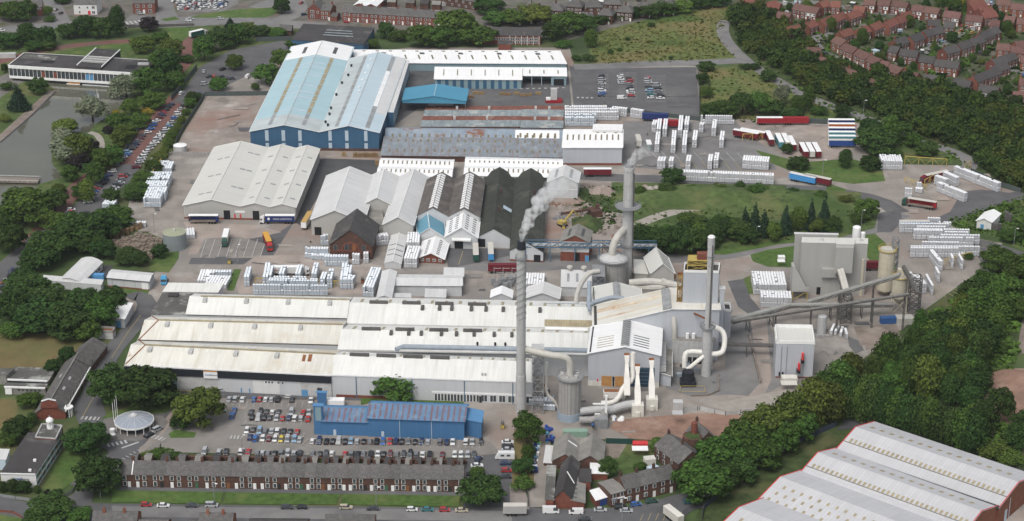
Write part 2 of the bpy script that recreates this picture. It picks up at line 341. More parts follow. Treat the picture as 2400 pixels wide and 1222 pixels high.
class Bld:
 """A, B, C: image points of front-left, front-right and back-left roof corners at eave height.
    g = image row of the ground under A (or h in metres). ridge 'v' runs front to back, 'u' left to right."""
 def __init__(s,name,label,cat,A,B,C,g=None,h=None,rise=0.0,ridge='v',bays=(0,1),peak=None,wall=None,roof=None,over=.35,trim=None,parent=None,z0=0.0,group=None,square=False,walls='flrk',cap=None,parapet=None,rname='roof',D=None,thick=.22,prof=None):
  s.h=h if h is not None else HT(A[0],g,A[1]);h=s.h
  s.a=G(A,h);s.U=G(B,h)-s.a;s.V=G(C,h)-s.a
  if D is not None:s.V=Vector((-s.U.y,s.U.x,0)).normalized()*D
  if square:n=Vector((-s.U.y,s.U.x,0)).normalized();s.V=n*max(3,s.V.dot(n))
  s.ul,s.vl=s.U.length,s.V.length;s.z0=z0;s.ridge=ridge
  if parent is None:
   c=s.a+s.U*.5+s.V*.5;s.e=thing(name,label,cat,(c.x,c.y,z0),group)
  else:s.e=parent
  custom=prof;bays=list(bays);pk=peak or[.5]*(len(bays)-1)
  if ridge=='flat':prof=[(0,h),(1,h)]
  elif ridge=='mono':prof=[(0,h),(1,h+rise)]
  elif ridge=='monov':prof=[(0,h),(1,h+rise)]
  else:
   prof=[(0,h)]
   for k in range(len(bays)-1):
    rr=rise[k]if isinstance(rise,(list,tuple))else rise
    prof+=[(bays[k]+(bays[k+1]-bays[k])*pk[k],h+rr),(bays[k+1],h)]
  if custom:prof=custom
  s.prof=prof;s.along='s' if ridge in('v','monov')else 't'
  P=s.P
  w=MB();wm=wall if isinstance(wall,(list,tuple))else[wall]
  if s.along=='s':
   if 'f' in walls:w.face([P(0,0,z0),P(1,0,z0)]+[P(q,0,z)for q,z in reversed(prof)])
   if 'k' in walls:w.face([P(1,1,z0),P(0,1,z0)]+[P(q,1,z)for q,z in prof])
   if 'l' in walls:w.face([P(0,1,z0),P(0,0,z0),P(0,0,prof[0][1]),P(0,1,prof[0][1])])
   if 'r' in walls:w.face([P(1,0,z0),P(1,1,z0),P(1,1,prof[-1][1]),P(1,0,prof[-1][1])],len(wm)-1)
  else:
   if 'r' in walls:w.face([P(1,0,z0),P(1,1,z0)]+[P(1,q,z)for q,z in reversed(prof)],len(wm)-1)
   if 'l' in walls:w.face([P(0,1,z0),P(0,0,z0)]+[P(0,q,z)for q,z in prof])
   if 'f' in walls:w.face([P(0,0,z0),P(1,0,z0),P(1,0,prof[0][1]),P(0,0,prof[0][1])])
   if 'k' in walls:w.face([P(1,1,z0),P(0,1,z0),P(0,1,prof[-1][1]),P(1,1,prof[-1][1])])
  if wall is not None:s.wall=w.build('wall',wm,s.e)
  rl=roof if isinstance(roof,(list,tuple))else[roof]
  r=MB();s.rs=[]
  n=len(prof)-1;L1=s.vl if s.along=='s' else s.ul;L2=s.ul if s.along=='s' else s.vl
  for k in range(n):
   (q0,z_0),(q1,z_1)=prof[k],prof[k+1]
   e0=-over/L1;e1=1+over/L1;sl=(z_1-z_0)/max(1e-6,(q1-q0)*L2)
   if k==0 and ridge!='flat':q0-=over/L2;z_0-=over*sl
   if k==n-1 and ridge!='flat':q1+=over/L2;z_1+=over*sl
   X=(lambda q,e,z:P(q,e,z))if s.along=='s' else(lambda q,e,z:P(e,q,z))
   t=.06;ring=[X(q0,e0,z_0+t),X(q1,e0,z_1+t),X(q1,e1,z_1+t),X(q0,e1,z_0+t)]
   low=[p-Vector((0,0,thick))for p in ring]
   if s.along=='t':ring.reverse();low.reverse()
   r.hexa(low,ring,min(k,len(rl)-1)if len(rl)==n else k%len(rl))
  if roof is not None:s.roof=r.build(rname,rl,s.e)
  if trim is not None:
   tm=MB();o2=over+.12
   X=(lambda q,e,z:P(q,e,z))if s.along=='s' else(lambda q,e,z:P(e,q,z))
   for e in(-o2/L1,1+o2/L1):
    for(q0,z_0),(q1,z_1)in zip(prof,prof[1:]):tm.bar(X(q0,e,z_0+.02),X(q1,e,z_1+.02),.2)
   for q,z_ in(prof[0],prof[-1]):
    qq=q-o2/L2 if q==0 else q+o2/L2;tm.bar(X(qq,-o2/L1,z_-.06),X(qq,1+o2/L1,z_-.06),.2)
   tm.build('roof_trim',trim,s.e)
  if cap is not None:
   cm=MB();X=(lambda q,e,z:P(q,e,z))if s.along=='s' else(lambda q,e,z:P(e,q,z))
   for k in range(1,len(prof)-1):
    if prof[k][1]>prof[k-1][1]and prof[k][1]>prof[k+1][1]:cm.bar(X(prof[k][0],0,prof[k][1]+.1),X(prof[k][0],1,prof[k][1]+.1),.3)
   cm.build('ridge_cap',cap,s.e)
  if parapet:
   ph,pm=parapet;pm_=MB();ins=.4
   for(s0,t0),(s1,t1)in(((0,0),(1,0)),((1,0),(1,1)),((1,1),(0,1)),((0,1),(0,0))):
    a_,b_=P(s0,t0,h),P(s1,t1,h);d=(b_-a_).normalized();nn=Vector((-d.y,d.x,0))*.35;up=Vector((0,0,ph))
    pm_.hexa([a_-d*.05-nn*.15,b_+d*.05-nn*.15,b_+d*.05+nn,a_-d*.05+nn],[p+up for p in(a_-d*.05-nn*.15,b_+d*.05-nn*.15,b_+d*.05+nn,a_-d*.05+nn)])
   pm_.build('parapet',pm,s.e)
 def P(s,u,v,z):p=s.a+s.U*u+s.V*v;return Vector((p.x,p.y,z))
 def rz(s,u,v):
  q=u if s.along=='s' else v
  for(q0,a),(q1,b)in zip(s.prof,s.prof[1:]):
   if q<=q1+1e-9:return a+(b-a)*(q-q0)/max(1e-9,q1-q0)
  return s.prof[-1][1]
 def patch(s,u0,u1,v0,v1,mat,name='skylight',lift=.12,th=.1):
  up=Vector((0,0,lift));e=1e-5
  c=[(u0+e,v0+e),(u1-e,v0+e),(u1-e,v1-e),(u0+e,v1-e)];r=[s.P(x,y,s.rz(x,y))+up for x,y in c]
  return MB().hexa([p-Vector((0,0,th))for p in r],r).build(name,mat,s.e)
 def patches(s,lst,mat,name='skylight',lift=.12):
  for q in lst:s.patch(*q,mat,name,lift)
 def on(s,u,v,dz=0):return s.P(u,v,s.rz(u,v)+dz)
 def side(s,w):
  U,V=s.U.normalized(),s.V.normalized()
  return{'f':(s.P(0,0,0),s.U,-V),'k':(s.P(0,1,0),s.U,V),'l':(s.P(0,0,0),s.V,-U),'r':(s.P(1,0,0),s.V,U)}[w]
 def wbox(s,w,p0,p1,z0,z1,mat,name='window',proud=.10,parent=None):
  o,d,n=s.side(w);L=d.length
  a,b=o+d*p0,o+d*p1;up0,up1=Vector((0,0,z0)),Vector((0,0,z1));inn=n*-.05;out=n*proud
  B=[a+inn+up0,a+out+up0,b+out+up0,b+inn+up0]
  T=[p+up1-up0 for p in B]
  return MB().hexa(B,T).build(name,mat,parent or s.e)
 def win(s,w,p,z0,wd,ht,frame=None,glass=None,name='window',nmull=1):
  o,d,n=s.side(w);L=d.length;hw=wd/2/L
  fr=s.wbox(w,p-hw,p+hw,z0,z0+ht,frame or m_trim,name,.10)
  fr['_o']=tuple(s.e.location);k=max(1,nmull);mw=.14/L
  g=MB()
  for j in range(k):
   a0=p-hw+mw+(2*hw-mw)*j/k;a1=p-hw+(2*hw-mw)*(j+1)/k
   a,b=o+d*a0,o+d*a1;i0,i1=n*.06,n*.13;u0,u1=Vector((0,0,z0+.1)),Vector((0,0,z0+ht-.1))
   B=[a+i0+u0,a+i1+u0,b+i1+u0,b+i0+u0];g.hexa(B,[q+u1-u0 for q in B])
  g.build('pane',glass or m_glass,fr)
  return fr
def text_on(txt,origin,dirv,up,size,mat,parent,name='lettering',ext=.02):
 cu=bpy.data.curves.new(name,'FONT');cu.body=txt;cu.size=size;cu.extrude=ext
 to=bpy.data.objects.new(name,cu);me=bpy.data.meshes.new_from_object(to);bpy.data.objects.remove(to)
 x=Vector(dirv).normalized();y=Vector(up).normalized();z=x.cross(y)
 mt=Matrix((x,y,z)).transposed().to_4x4();mt.translation=Vector(origin)-Vector(parent.location)
 me.transform(mt);me.materials.clear();me.materials.append(mat)
 o=bpy.data.objects.new(name,me);COL.objects.link(o);o.parent=parent;return o
gb=MB()
for i in range(-3,3):
 for j in range(-2,4):
  x0,y0=i*1000,j*1000;gb.face([(x0,y0,0),(x0+1000,y0,0),(x0+1000,y0+1000,0),(x0,y0+1000,0)])
struct('ground',gb,m_ground)
sheet('town_yards',[(-200,-150),(1760,-150),(1650,5),(1560,35),(1330,95),(1150,70),(1000,85),(690,65),(620,60),(400,60),(0,62),(-200,70)],m_urban)
sheet('estate_gardens',[(1640,-150),(2700,-150),(2700,350),(2400,275),(2240,250),(2060,215),(1940,185),(1840,130),(1800,60),(1700,5)],m_garden)
sheet('dry_meadow',[(1385,148),(1380,100),(1400,75),(1520,45),(1660,15),(1750,15),(1712,45),(1690,80),(1708,110),(1728,135),(1600,148),(1420,153)],m_meadow)
sheet('scrub_belt',[(1720,15),(1850,120),(2000,200),(2400,290),(2700,340),(2700,720),(2400,560),(2330,470),(2290,400),(2190,350),(2000,280),(1800,180),(1700,90)],m_scrub)
sheet('small_meadow',[(1640,160),(1770,155),(1850,210),(2010,290),(1645,290)],m_meadow)
sheet('verge_behind_railing',[(2010,285),(2080,320),(2240,365),(2230,385),(2100,372),(2040,400),(1980,380),(2010,340)],m_lawn2)
sheet('park_grass',[(-200,110),(140,115),(330,98),(470,60),(640,60),(680,95),(460,165),(420,240),(330,330),(200,500),(60,640),(-200,760)],m_lawn2)
sheet('park_lawn',[(120,128),(230,108),(380,92),(400,70),(300,68),(430,62),(460,72),(430,108),(300,122),(200,128)],m_lawn)
road('park_drive',[(-20,150),(50,130),(130,112),(230,101),(330,95),(380,95)],8,m_redroad)
road('park_drive',[(480,72),(448,92),(432,112),(440,140),(425,160),(405,178)],8,m_redroad)
sheet('terrace_paving',[(-60,250),(0,230),(40,200),(70,185),(60,176),(20,172),(-60,200)],m_pave)
sheet('pond',[(-60,352),(0,332),(75,268),(134,212),(104,194),(104,178),(300,194),(310,240),(262,268),(225,290),(206,312),(160,308),(120,330),(122,385),(150,415),(92,432),(60,480),(10,532),(-60,545)],m_water)
road('pond_path',[(-60,356),(0,326),(70,262),(126,212)],5,m_soil,smooth=0)
road('pond_kerb',[(-60,366),(4,332),(76,270),(132,214)],1.4,m_feltdark,smooth=0)
road('island_path',[(210,310),(232,318),(240,345),(225,365)],3.5,m_path)
road('red_road',[(240,400),(190,425),(150,480),(80,560),(0,645),(-80,720)],8.5,m_redroad)
sheet('left_asphalt',[(-100,690),(0,615),(70,555),(120,530),(40,650),(20,720),(-100,800)],m_asph)
road('red_road',[(432,222),(395,262),(340,325),(285,398)],14.5,m_redroad,smooth=1)
sheet('lorry_car_park_asphalt',[(290,385),(335,385),(300,430),(260,460),(235,495),(215,535),(150,540),(138,522),(185,470),(230,425)],m_asph)
sheet('upper_car_park',[(405,240),(440,200),(465,160),(540,118),(660,96),(692,104),(660,180),(640,222),(480,226),(440,245)],m_asph)
road('main_road',[(-60,78),(60,66),(180,56),(320,58),(460,55),(560,44),(640,55),(760,62)],15,m_asphl)
road('side_road',[(560,50),(500,44),(400,48),(300,42)],11,m_asphl)
road('side_road',[(110,-20),(128,20),(150,60)],10,m_asphl)
road('side_road',[(386,-30),(382,20),(400,52)],12,m_asphl)
road('side_road',[(640,54),(690,35),(700,12),(680,-10),(600,20)],12,m_asphl)
sheet('traffic_island_grass',[(445,42),(470,34),(560,22),(640,18),(655,30),(620,42),(520,42)],m_lawn)
sheet('traffic_island_grass',[(375,46),(410,39),(422,46),(390,50)],m_lawn)
sheet('car_lot',[(415,-10),(540,-30),(560,8),(520,28),(418,28)],m_asphl)
dashes('road_markings',[(296,56),(340,50)],6,1.2,1.4,m_wpaint)
dashes('road_markings',[(460,54),(560,43),(640,54)],.25,3,4,m_wpaint)
sheet('works_yard',[(355,370),(440,345),(480,225),(640,150),(960,112),(1335,112),(1345,150),(1640,155),(1640,282),(2010,288),(2015,345),(2065,385),(2240,388),(2345,440),(2390,452),(2210,560),(2350,570),(2310,625),(2170,725),(2030,845),(1950,890),(1860,950),(1760,985),(1480,1010),(1480,1028),(1260,1035),(1205,1090),(1200,1150),(1120,1150),(1090,1075),(430,1060),(300,1085),(250,1040),(250,990),(420,910),(290,860),(340,760),(240,770),(262,730),(300,690),(360,640),(430,570),(380,560),(290,520),(310,450)],m_yard)
sheet('demolished_slab',[(482,228),(628,226),(592,330),(575,352),(408,362),(425,320)],m_slab)
sheet('shed_apron',[(700,380),(760,372),(890,376),(880,420),(770,420),(735,480),(705,530),(690,520)],m_asphd)
sheet('delivery_lane',[(600,538),(650,548),(690,520),(640,600),(600,602),(560,590),(520,610),(470,590),(480,560),(560,560)],m_asph)
sheet('concrete_patch',[(430,520),(600,528),(660,545),(590,560),(540,562),(480,590),(440,600),(450,570)],m_yard2)
sheet('lorry_bay',[(480,560),(560,556),(622,572),(612,600),(460,604)],m_carpark)
for x in range(470,620,20):dashes('bay_lines',[(x,604),(x+14,562)],.3,30,1,m_wpaint)
road('works_road',[(445,612),(560,613),(700,612),(820,600)],7,m_asph,smooth=1)
sheet('north_yard',[(950,150),(1330,150),(1340,250),(980,255),(930,290),(905,300),(940,240)],m_asph)
sheet('far_car_park',[(1395,160),(1632,158),(1640,275),(1560,268),(1460,262),(1345,252),(1335,155)],m_asph)
road('access_road',[(1700,48),(1692,66),(1698,90),(1722,120),(1760,152),(1830,195),(1900,232),(1985,262),(2060,290),(2160,332),(2240,358),(2276,378),(2270,398),(2235,408)],7.5,m_asphl)
road('access_road',[(1740,142),(1660,147),(1540,149),(1420,155),(1345,158)],10,m_asphl)
for yy in(170,184,198):pass
for x0,ya,yb in((1414,176,232),(1460,172,235),(1480,172,240),(1524,178,240),(1548,178,240)):dashes('bay_lines',[(x0,ya),(x0+1,yb)],5.5,.18,2.3,m_wpaint)
dashes('road_markings',[(1205,210),(1325,207)],1.2,1.5,1.8,m_wpaint)
dashes('road_markings',[(1352,230),(1395,231)],2,1.2,1.3,m_wpaint)
sheet('pallet_yard',[(1460,285),(1720,285),(1800,350),(1820,400),(1560,400),(1460,390)],m_asphl)
sheet('trailer_park',[(1720,280),(2015,288),(2000,350),(1940,380),(1850,372),(1770,330)],m_yard2)
road('works_road',[(1320,410),(1440,418),(1560,420),(1660,432),(1800,440),(1950,448),(2060,468),(2110,500)],10,m_asph,smooth=1)
road('works_road',[(1330,625),(1500,610),(1680,600),(1760,585),(1900,560),(2030,545),(2080,515),(2110,500)],11,m_asphl)
sheet('works_road_patch',[(2060,500),(2110,490),(2115,520),(2090,545),(2055,545)],m_asph)
sheet('grassed_bank',[(1485,470),(1560,440),(1700,440),(1860,446),(2000,470),(2060,495),(2050,535),(1960,560),(1760,580),(1640,600),(1530,595),(1485,520)],m_lawn2)
sheet('grass_verge',[(1770,352),(1850,374),(1900,380),(1990,372),(2065,390),(2075,425),(2000,432),(1950,425),(1850,400),(1800,380)],m_lawn)
road('bank_path',[(1500,525),(1540,508),(1600,492),(1660,485),(1740,484)],6.5,m_path)
sheet('grass_verge',[(1940,430),(1985,445),(1975,452),(1935,448)],m_lawn)
sheet('roadside_grass',[(1640,595),(1760,575),(1870,552),(1870,565),(1700,598)],m_lawn)
sheet('kerbed_grass',[(1758,598),(1800,586),(1868,576),(1870,628),(1800,626),(1765,614)],m_lawn)
sheet('kerbed_grass',[(2005,555),(2050,548),(2075,570),(2105,632),(2060,640),(2030,600)],m_lawn)
sheet('kerbed_grass',[(1740,655),(1762,645),(1766,690),(1748,690)],m_lawn)
sheet('right_bank_grass',[(2210,520),(2290,490),(2400,455),(2600,440),(2700,700),(2400,590),(2340,560),(2250,540)],m_lawn2)
road('perimeter_road',[(2400,455),(2310,480),(2240,505),(2195,528),(2215,548),(2300,570),(2390,600)],9,m_asph,smooth=1)
sheet('bay_asphalt',[(2275,555),(2360,582),(2330,620),(2300,618),(2290,600)],m_asph)
sheet('bay_asphalt',[(2255,450),(2300,445),(2385,455),(2300,485),(2220,508)],m_asph)
for k in range(7):dashes('bay_lines',[(2292,562+k*9),(2330,568+k*9)],.25,30,1,m_ypaint)
for k in range(6):dashes('bay_lines',[(2170+k*14,668+k*2),(2200+k*17,700-k*2)],.25,30,1,m_ypaint)
for k in range(9):dashes('bay_lines',[(1520+k*26,352+k),(1540+k*26,372+k)],.25,30,1,m_wpaint)
for k in range(9):dashes('bay_lines',[(1540+k*26,374+k),(1556+k*26,394+k)],.25,30,1,m_ypaint)
sheet('brick_yard',[(600,600),(760,598),(900,625),(900,690),(560,690),(545,640)],m_yard2)
sheet('loading_yard',[(1045,580),(1200,585),(1210,640),(1050,630)],m_asph)
dashes('bay_lines',[(1075,622),(1085,590)],.3,30,1,m_ypaint)
sheet('demolition_yard',[(1290,470),(1350,460),(1440,462),(1455,520),(1460,600),(1290,580),(1275,560)],m_slab)
sheet('rubble_bank',[(1340,430),(1560,432),(1560,450),(1480,470),(1430,480),(1350,466)],m_soil)
sheet('weeds',[(1350,440),(1400,445),(1440,470),(1480,480),(1470,510),(1420,490),(1360,468)],m_scrub)
sheet('weeds',[(1345,510),(1390,508),(1412,540),(1380,552),(1345,540)],m_scrub)
sheet('works_lane',[(1240,590),(1440,600),(1400,625),(1230,640),(1050,632)],m_asphl)
sheet('narrow_lawn',[(548,632),(566,632),(548,682),(532,682)],m_lawn)
sheet('tank_lawn',[(350,618),(372,596),(420,590),(418,608),(396,640),(350,636)],m_lawn)
sheet('hut_lawn',[(290,676),(350,682),(342,698),(296,696)],m_lawn)
sheet('hut_yard',[(215,625),(265,622),(255,640),(245,662),(200,655)],m_asphd)
sheet('mound_of_soil',[(2018,780),(2035,765),(2095,760),(2110,775),(2060,815),(2030,822)],m_soil)
sheet('furnace_apron',[(1700,740),(1800,745),(1840,900),(1780,930),(1700,925),(1620,930),(1560,910),(1580,860),(1700,870)],m_asphl)
sheet('haul_road',[(1755,720),(1795,720),(1808,890),(1790,930),(1740,945),(1780,900)],m_yard2)
sheet('haul_asphalt',[(1705,660),(1742,655),(1760,700),(1795,740),(1770,748),(1730,720)],m_asph)
sheet('haul_asphalt',[(1986,790),(2015,800),(2025,822),(2005,830),(1990,812)],m_asph)
sheet('red_rubble',[(1440,985),(1560,975),(1640,968),(1760,975),(1790,985),(1760,1020),(1680,1040),(1480,1030),(1430,1005)],m_rubble)
sheet('white_concrete',[(1660,950),(1760,930),(1880,905),(1900,912),(1860,940),(1760,962),(1720,974)],m_path)
sheet('right_rubble',[(2310,930),(2400,870),(2560,800),(2700,900),(2560,1060),(2400,1010),(2350,990)],m_rubble)
sheet('right_rubble',[(2380,830),(2400,720),(2560,640),(2600,760),(2440,830)],m_soil)
sheet('wood_floor',[(2170,730),(2320,620),(2420,640),(2400,720),(2380,850),(2300,950),(2420,1130),(2000,1000),(1900,960),(1700,1060),(1600,1160),(1640,1050),(1800,960),(1960,890)],m_scrub)
sheet('service_track',[(1980,985),(2050,985),(2300,1070),(2420,1110),(2420,1130),(2290,1085),(2040,1002),(1960,1010)],m_asphd)
sheet('shaded_dead_grass',[(1700,1150),(1960,1010),(2000,1010),(1950,1060),(1860,1120),(1760,1180),(1700,1222),(1620,1240),(1640,1190)],m_scrub)  # shade over this dead grass is put into the dark scrub colour
sheet('rear_yard',[(2300,1215),(2345,1190),(2420,1130),(2600,1180),(2600,1300),(2320,1300)],m_yard2)
road('front_lane',[(300,700),(330,690),(350,720),(300,780),(258,830),(235,880),(200,960),(212,985)],8,m_asph,smooth=1)
road('front_lane',[(200,930),(216,985),(240,1020),(300,1055),(270,1085),(220,1105),(200,1140)],11,m_asph)
sheet('front_asphalt',[(412,900),(1200,918),(1205,945),(740,938),(560,936),(460,930),(405,960),(340,1040),(290,1078),(240,1050),(228,1010),(300,1010),(380,960)],m_asph)
sheet('visitor_car_park',[(440,935),(560,936),(740,940),(735,1030),(1150,1036),(1170,1060),(1090,1075),(430,1062),(330,1066),(380,1020),(410,980)],m_carpark)
sheet('gatehouse_paving',[(240,990),(250,975),(380,975),(395,990),(370,1020),(320,1036),(262,1030)],m_pave)
dashes('zebra_crossing',[(190,981),(232,983)],2.6,.8,.8,m_wpaint)
dashes('zebra_crossing',[(252,1046),(300,1036)],2.6,.8,.8,m_wpaint)
dashes('zebra_crossing',[(358,1024),(384,1032)],2.6,.8,.8,m_wpaint)
dashes('zebra_crossing',[(672,934),(684,916)],2.2,.8,.8,m_wpaint)
dashes('zebra_crossing',[(540,1026),(568,1027)],2.6,.6,.7,m_wpaint)
dashes('road_arrow',[(285,1052),(325,1038)],.9,30,1,m_wpaint)
dashes('road_markings',[(280,1082),(330,1055)],1.8,.3,1.6,m_wpaint)
dashes('edge_line',[(190,985),(215,940),(245,890)],.25,60,1,m_ypaint)
dashes('edge_line',[(262,840),(300,780),(330,740)],.25,60,1,m_ypaint)
for x0,x1,y in((530,730,948),(575,730,975),(575,725,988),(578,720,1019),(585,715,1035)):dashes('bay_lines',[(x0,y),(x1,y+2)],4.6,.14,2.5,m_wpaint)
dashes('bay_lines',[(735,1036),(1130,1045)],4.8,.14,2.4,m_wpaint)
sheet('front_lawn',[(235,985),(255,968),(300,955),(420,905),(424,950),(385,970),(300,972)],m_lawn)
sheet('tree_lawn',[(395,1018),(410,1008),(460,1015),(455,1027),(400,1028)],m_lawn)
sheet('blue_shed_lawn',[(846,934),(1085,938),(1088,948),(870,945),(846,950)],m_lawn)
sheet('office_lawn',[(100,1145),(150,1060),(180,1030),(232,1050),(200,1085),(180,1125),(130,1160),(90,1165)],m_lawn)
sheet('office_back_grass',[(-100,1090),(0,1085),(60,1000),(90,940),(60,930),(-100,940)],m_lawn2)
sheet('dry_field',[(-100,780),(30,780),(150,785),(200,800),(160,850),(110,868),(-100,870)],m_dry)
sheet('dry_field',[(-100,936),(46,938),(40,970),(0,1010),(-100,1030)],m_dry)
sheet('terrace_lawn',[(262,1148),(525,1150),(516,1182),(262,1178)],m_lawn)
sheet('terrace_lawn',[(531,1150),(800,1154),(788,1184),(524,1182)],m_lawn)
sheet('terrace_lawn',[(808,1154),(1078,1157),(1076,1188),(796,1184)],m_lawn)
road('terrace_pavement',[(280,1145.5),(1090,1158.5)],3,m_asph,smooth=0)
sheet('front_street',[(-100,1150),(0,1165),(120,1190),(170,1160),(200,1130),(222,1140),(215,1180),(262,1182),(760,1188),(1080,1192),(1200,1186),(1300,1195),(1480,1190),(1620,1150),(1720,1080),(1780,1050),(1800,1070),(1700,1140),(1600,1200),(1560,1260),(-100,1300)],m_asph)
sheet('street_carriageway',[(262,1187),(800,1193),(1080,1197),(1200,1200),(1200,1225),(1080,1222),(262,1212)],m_asphl)
sheet('terrace_yards',[(284,1085),(430,1070),(1092,1082),(1090,1120),(284,1112)],m_carpark)
sheet('side_car_park',[(1090,1075),(1205,1058),(1205,1150),(1200,1188),(1150,1188),(1085,1190),(1090,1158)],m_asph)
sheet('side_yard',[(1195,1140),(1230,1140),(1240,1195),(1195,1195)],m_yard2)
sheet('scrap_yard_lane',[(1240,1035),(1290,1030),(1285,1190),(1235,1190)],m_yard)
sheet('weedy_strip',[(1205,1010),(1245,1000),(1252,1130),(1200,1140)],m_dry)
sheet('pub_garden',[(1420,1032),(1620,1040),(1560,1060),(1520,1110),(1400,1130),(1410,1080)],m_lawn2)
sheet('pub_yard',[(1418,1036),(1470,1040),(1450,1075),(1415,1075)],m_soil)
for k in range(6):dashes('bay_lines',[(1500+k*18,1222),(1508+k*18,1206-k)],.2,30,1,m_ypaint)
road('roundabout_kerb',[(1590,1230),(1600,1205),(1625,1190),(1650,1188)],2.5,m_asphd)
sheet('corner_lawn',[(-60,1205),(0,1207),(50,1216),(80,1240),(-60,1260)],m_lawn)
for pts in([(1800,8),(1860,10),(1930,5),(1980,20),(2040,28),(2080,35),(2120,28)],[(1905,92),(1925,85),(1950,78)],[(1905,92),(1912,110),(1930,128),(1975,142),(2020,168),(2060,195),(2120,213)],[(2160,125),(2205,105),(2240,85),(2262,70)],[(2120,213),(2200,215),(2270,232),(2400,262),(2500,290)],[(2370,165),(2400,175),(2480,185)],[(2280,-10),(2330,15),(2360,5)],[(2260,70),(2290,60),(2330,40)]):
 road('estate_road',pts,7,m_asphl)
def mound(name,c,rx,ry,h,mat,rot=0,n=28):
 c=G(c);mb=MB();idx={}
 for i in range(n+1):
  for j in range(n+1):
   x,y=i/n*2-1,j/n*2-1;r=math.hypot(x,y)
   z=h*max(0,1-r*r)**1.3*(1+.25*math.sin(5*x+3*y))-.05
   q=Vector((x*rx,y*ry,0));q.rotate(Matrix.Rotation(rot,3,'Z'));mb.v.append(c+q+Vector((0,0,z+.2)));idx[i,j]=len(mb.v)-1
 for i in range(n):
  for j in range(n):mb.f.append((idx[i,j],idx[i+1,j],idx[i+1,j+1],idx[i,j+1]));mb.m.append(0)
 o=struct(name,mb,mat,smooth=True);return o
mound('grassed_mound',(1640,462),42,17,3.5,m_lawn2,-.05);mound('grassed_mound',(1830,470),38,15,3.0,m_lawn2,-.12)
mound('rubble_heap',(1376,530),7,9,4.0,m_scrub);mound('soil_heap',(2060,788),9,9,2.6,m_soil);mound('spoil_heap',(2400,930),20,24,6,m_rubble)
for k,(x,y)in enumerate([(1400,450),(1412,446),(1424,452),(1510,446),(1522,450),(1536,448),(1494,450)]):mound('broken_concrete_heap',(x,y),4,4,2.2,m_slab)
rp=random.Random(33)
for k in range(70):
 x,y=rp.choice([(rp.uniform(460,700),rp.uniform(560,690)),(rp.uniform(300,450),rp.uniform(390,540)),(rp.uniform(900,1200),rp.uniform(610,690)),(rp.uniform(1460,1720),rp.uniform(300,400)),(rp.uniform(1740,1990),rp.uniform(290,350)),(rp.uniform(2090,2290),rp.uniform(390,500)),(rp.uniform(2080,2280),rp.uniform(520,690)),(rp.uniform(1720,2000),rp.uniform(640,860)),(rp.uniform(480,1150),rp.uniform(940,1060)),(rp.uniform(1240,1700),rp.uniform(900,980)),(rp.uniform(500,620),rp.uniform(240,340))])
 w,h=rp.uniform(6,40),rp.uniform(2,9);sk=rp.uniform(-8,8)
 sheet('repair_patch',[(x,y),(x+w,y+rp.uniform(-1,1)),(x+w+sk,y+h),(x+sk,y+h)],rp.choice([m_asphl,m_carpark,m_yard2,m_asph,m_path,m_yard]))
for k in range(46):
 x,y=rp.choice([(rp.uniform(460,800),rp.uniform(560,680)),(rp.uniform(1500,1720),rp.uniform(300,400)),(rp.uniform(1760,1960),rp.uniform(290,350)),(rp.uniform(2080,2280),rp.uniform(400,690)),(rp.uniform(1720,1980),rp.uniform(660,860)),(rp.uniform(480,1120),rp.uniform(945,1060)),(rp.uniform(480,600),rp.uniform(240,340)),(rp.uniform(1400,1620),rp.uniform(170,260))])
 dx=rp.uniform(-60,60);road('tyre_track',[(x,y),(x+dx*.5,y+rp.uniform(-6,6)),(x+dx,y+rp.uniform(-12,12))],rp.uniform(.3,.7),rp.choice([m_asph,m_asphl,m_carpark,m_path]))
def cowls(b,lst,mat=m_dksteel,h=1.1,r=.55,name='roof_cowl'):
 for u,v in lst:
  c=b.on(u,v);MB().cyl(c,r*.7,r*.7,h*.6,8).cyl(c+Vector((0,0,h*.6)),r,r*.8,h*.4,8).build(name,mat,b.e)
def boxes_on(b,lst,sz,mat,name='roof_vent'):
 for u,v in lst:
  c=b.on(u,v,-.3);MB().box(c,sz,math.atan2(b.U.y,b.U.x)).build(name,mat,b.e)
bl=Bld('blue_shed','tall dark blue shed, wider left bay with aqua roof and tan rooflight strips','warehouse',(586,308),(748,309),(684,110),g=352,rise=3.6,wall=m_bluewall,roof=[m_aqua,m_aqua],trim=m_trim,cap=m_galv)
for v0,v1,m in((0,.12,m_palegreen),(.82,1,m_wwhite)):bl.patch(0,.5,v0,v1,m,'roof_sheet',.10);bl.patch(.5,1,v0,v1,m,'roof_sheet',.10)
for u in(.24,.73):
 for k in range(12):bl.patch(u,u+.055,.03+k*.066,.03+k*.066+.058,m_tan if k>1 else m_greyslot,'rooflight',.18)
 bl.patch(u,u+.055,.87,.95,m_dkslot,'rooflight',.18)
for k,v in enumerate((.16,.30,.36,.44,.56,.66,.71,.79)):bl.patch(.30,.5,v,v+.012,m_lbwall,'roof_joint',.17);bl.patch(.5,.72,v+.01,v+.022,m_lbwall,'roof_joint',.17)
for p in(.24,.48,.72):bl.wbox('f',p-.025,p+.025,bl.h-5.0,bl.h+.6,m_lbwall,'translucent_strip');bl.wbox('f',p-.025,p+.025,.5,bl.h-6.2,m_lbwall,'translucent_strip')
br=Bld('blue_shed','tall dark blue shed, narrower right bay with pale blue ribbed roof and dark cowls','warehouse',(748,309.5),(888,311),(823,137),h=bl.h,rise=3.6,wall=m_bluewall,roof=[m_palegreen,m_paleb],trim=m_trim,cap=m_galv)
br.patch(.32,.5,0,1,m_paleb,'roof_sheet',.10)
for k in range(14):br.patch(.25,.31,.02+k*.069,.02+k*.069+.06,m_greyslot,'rooflight',.18)
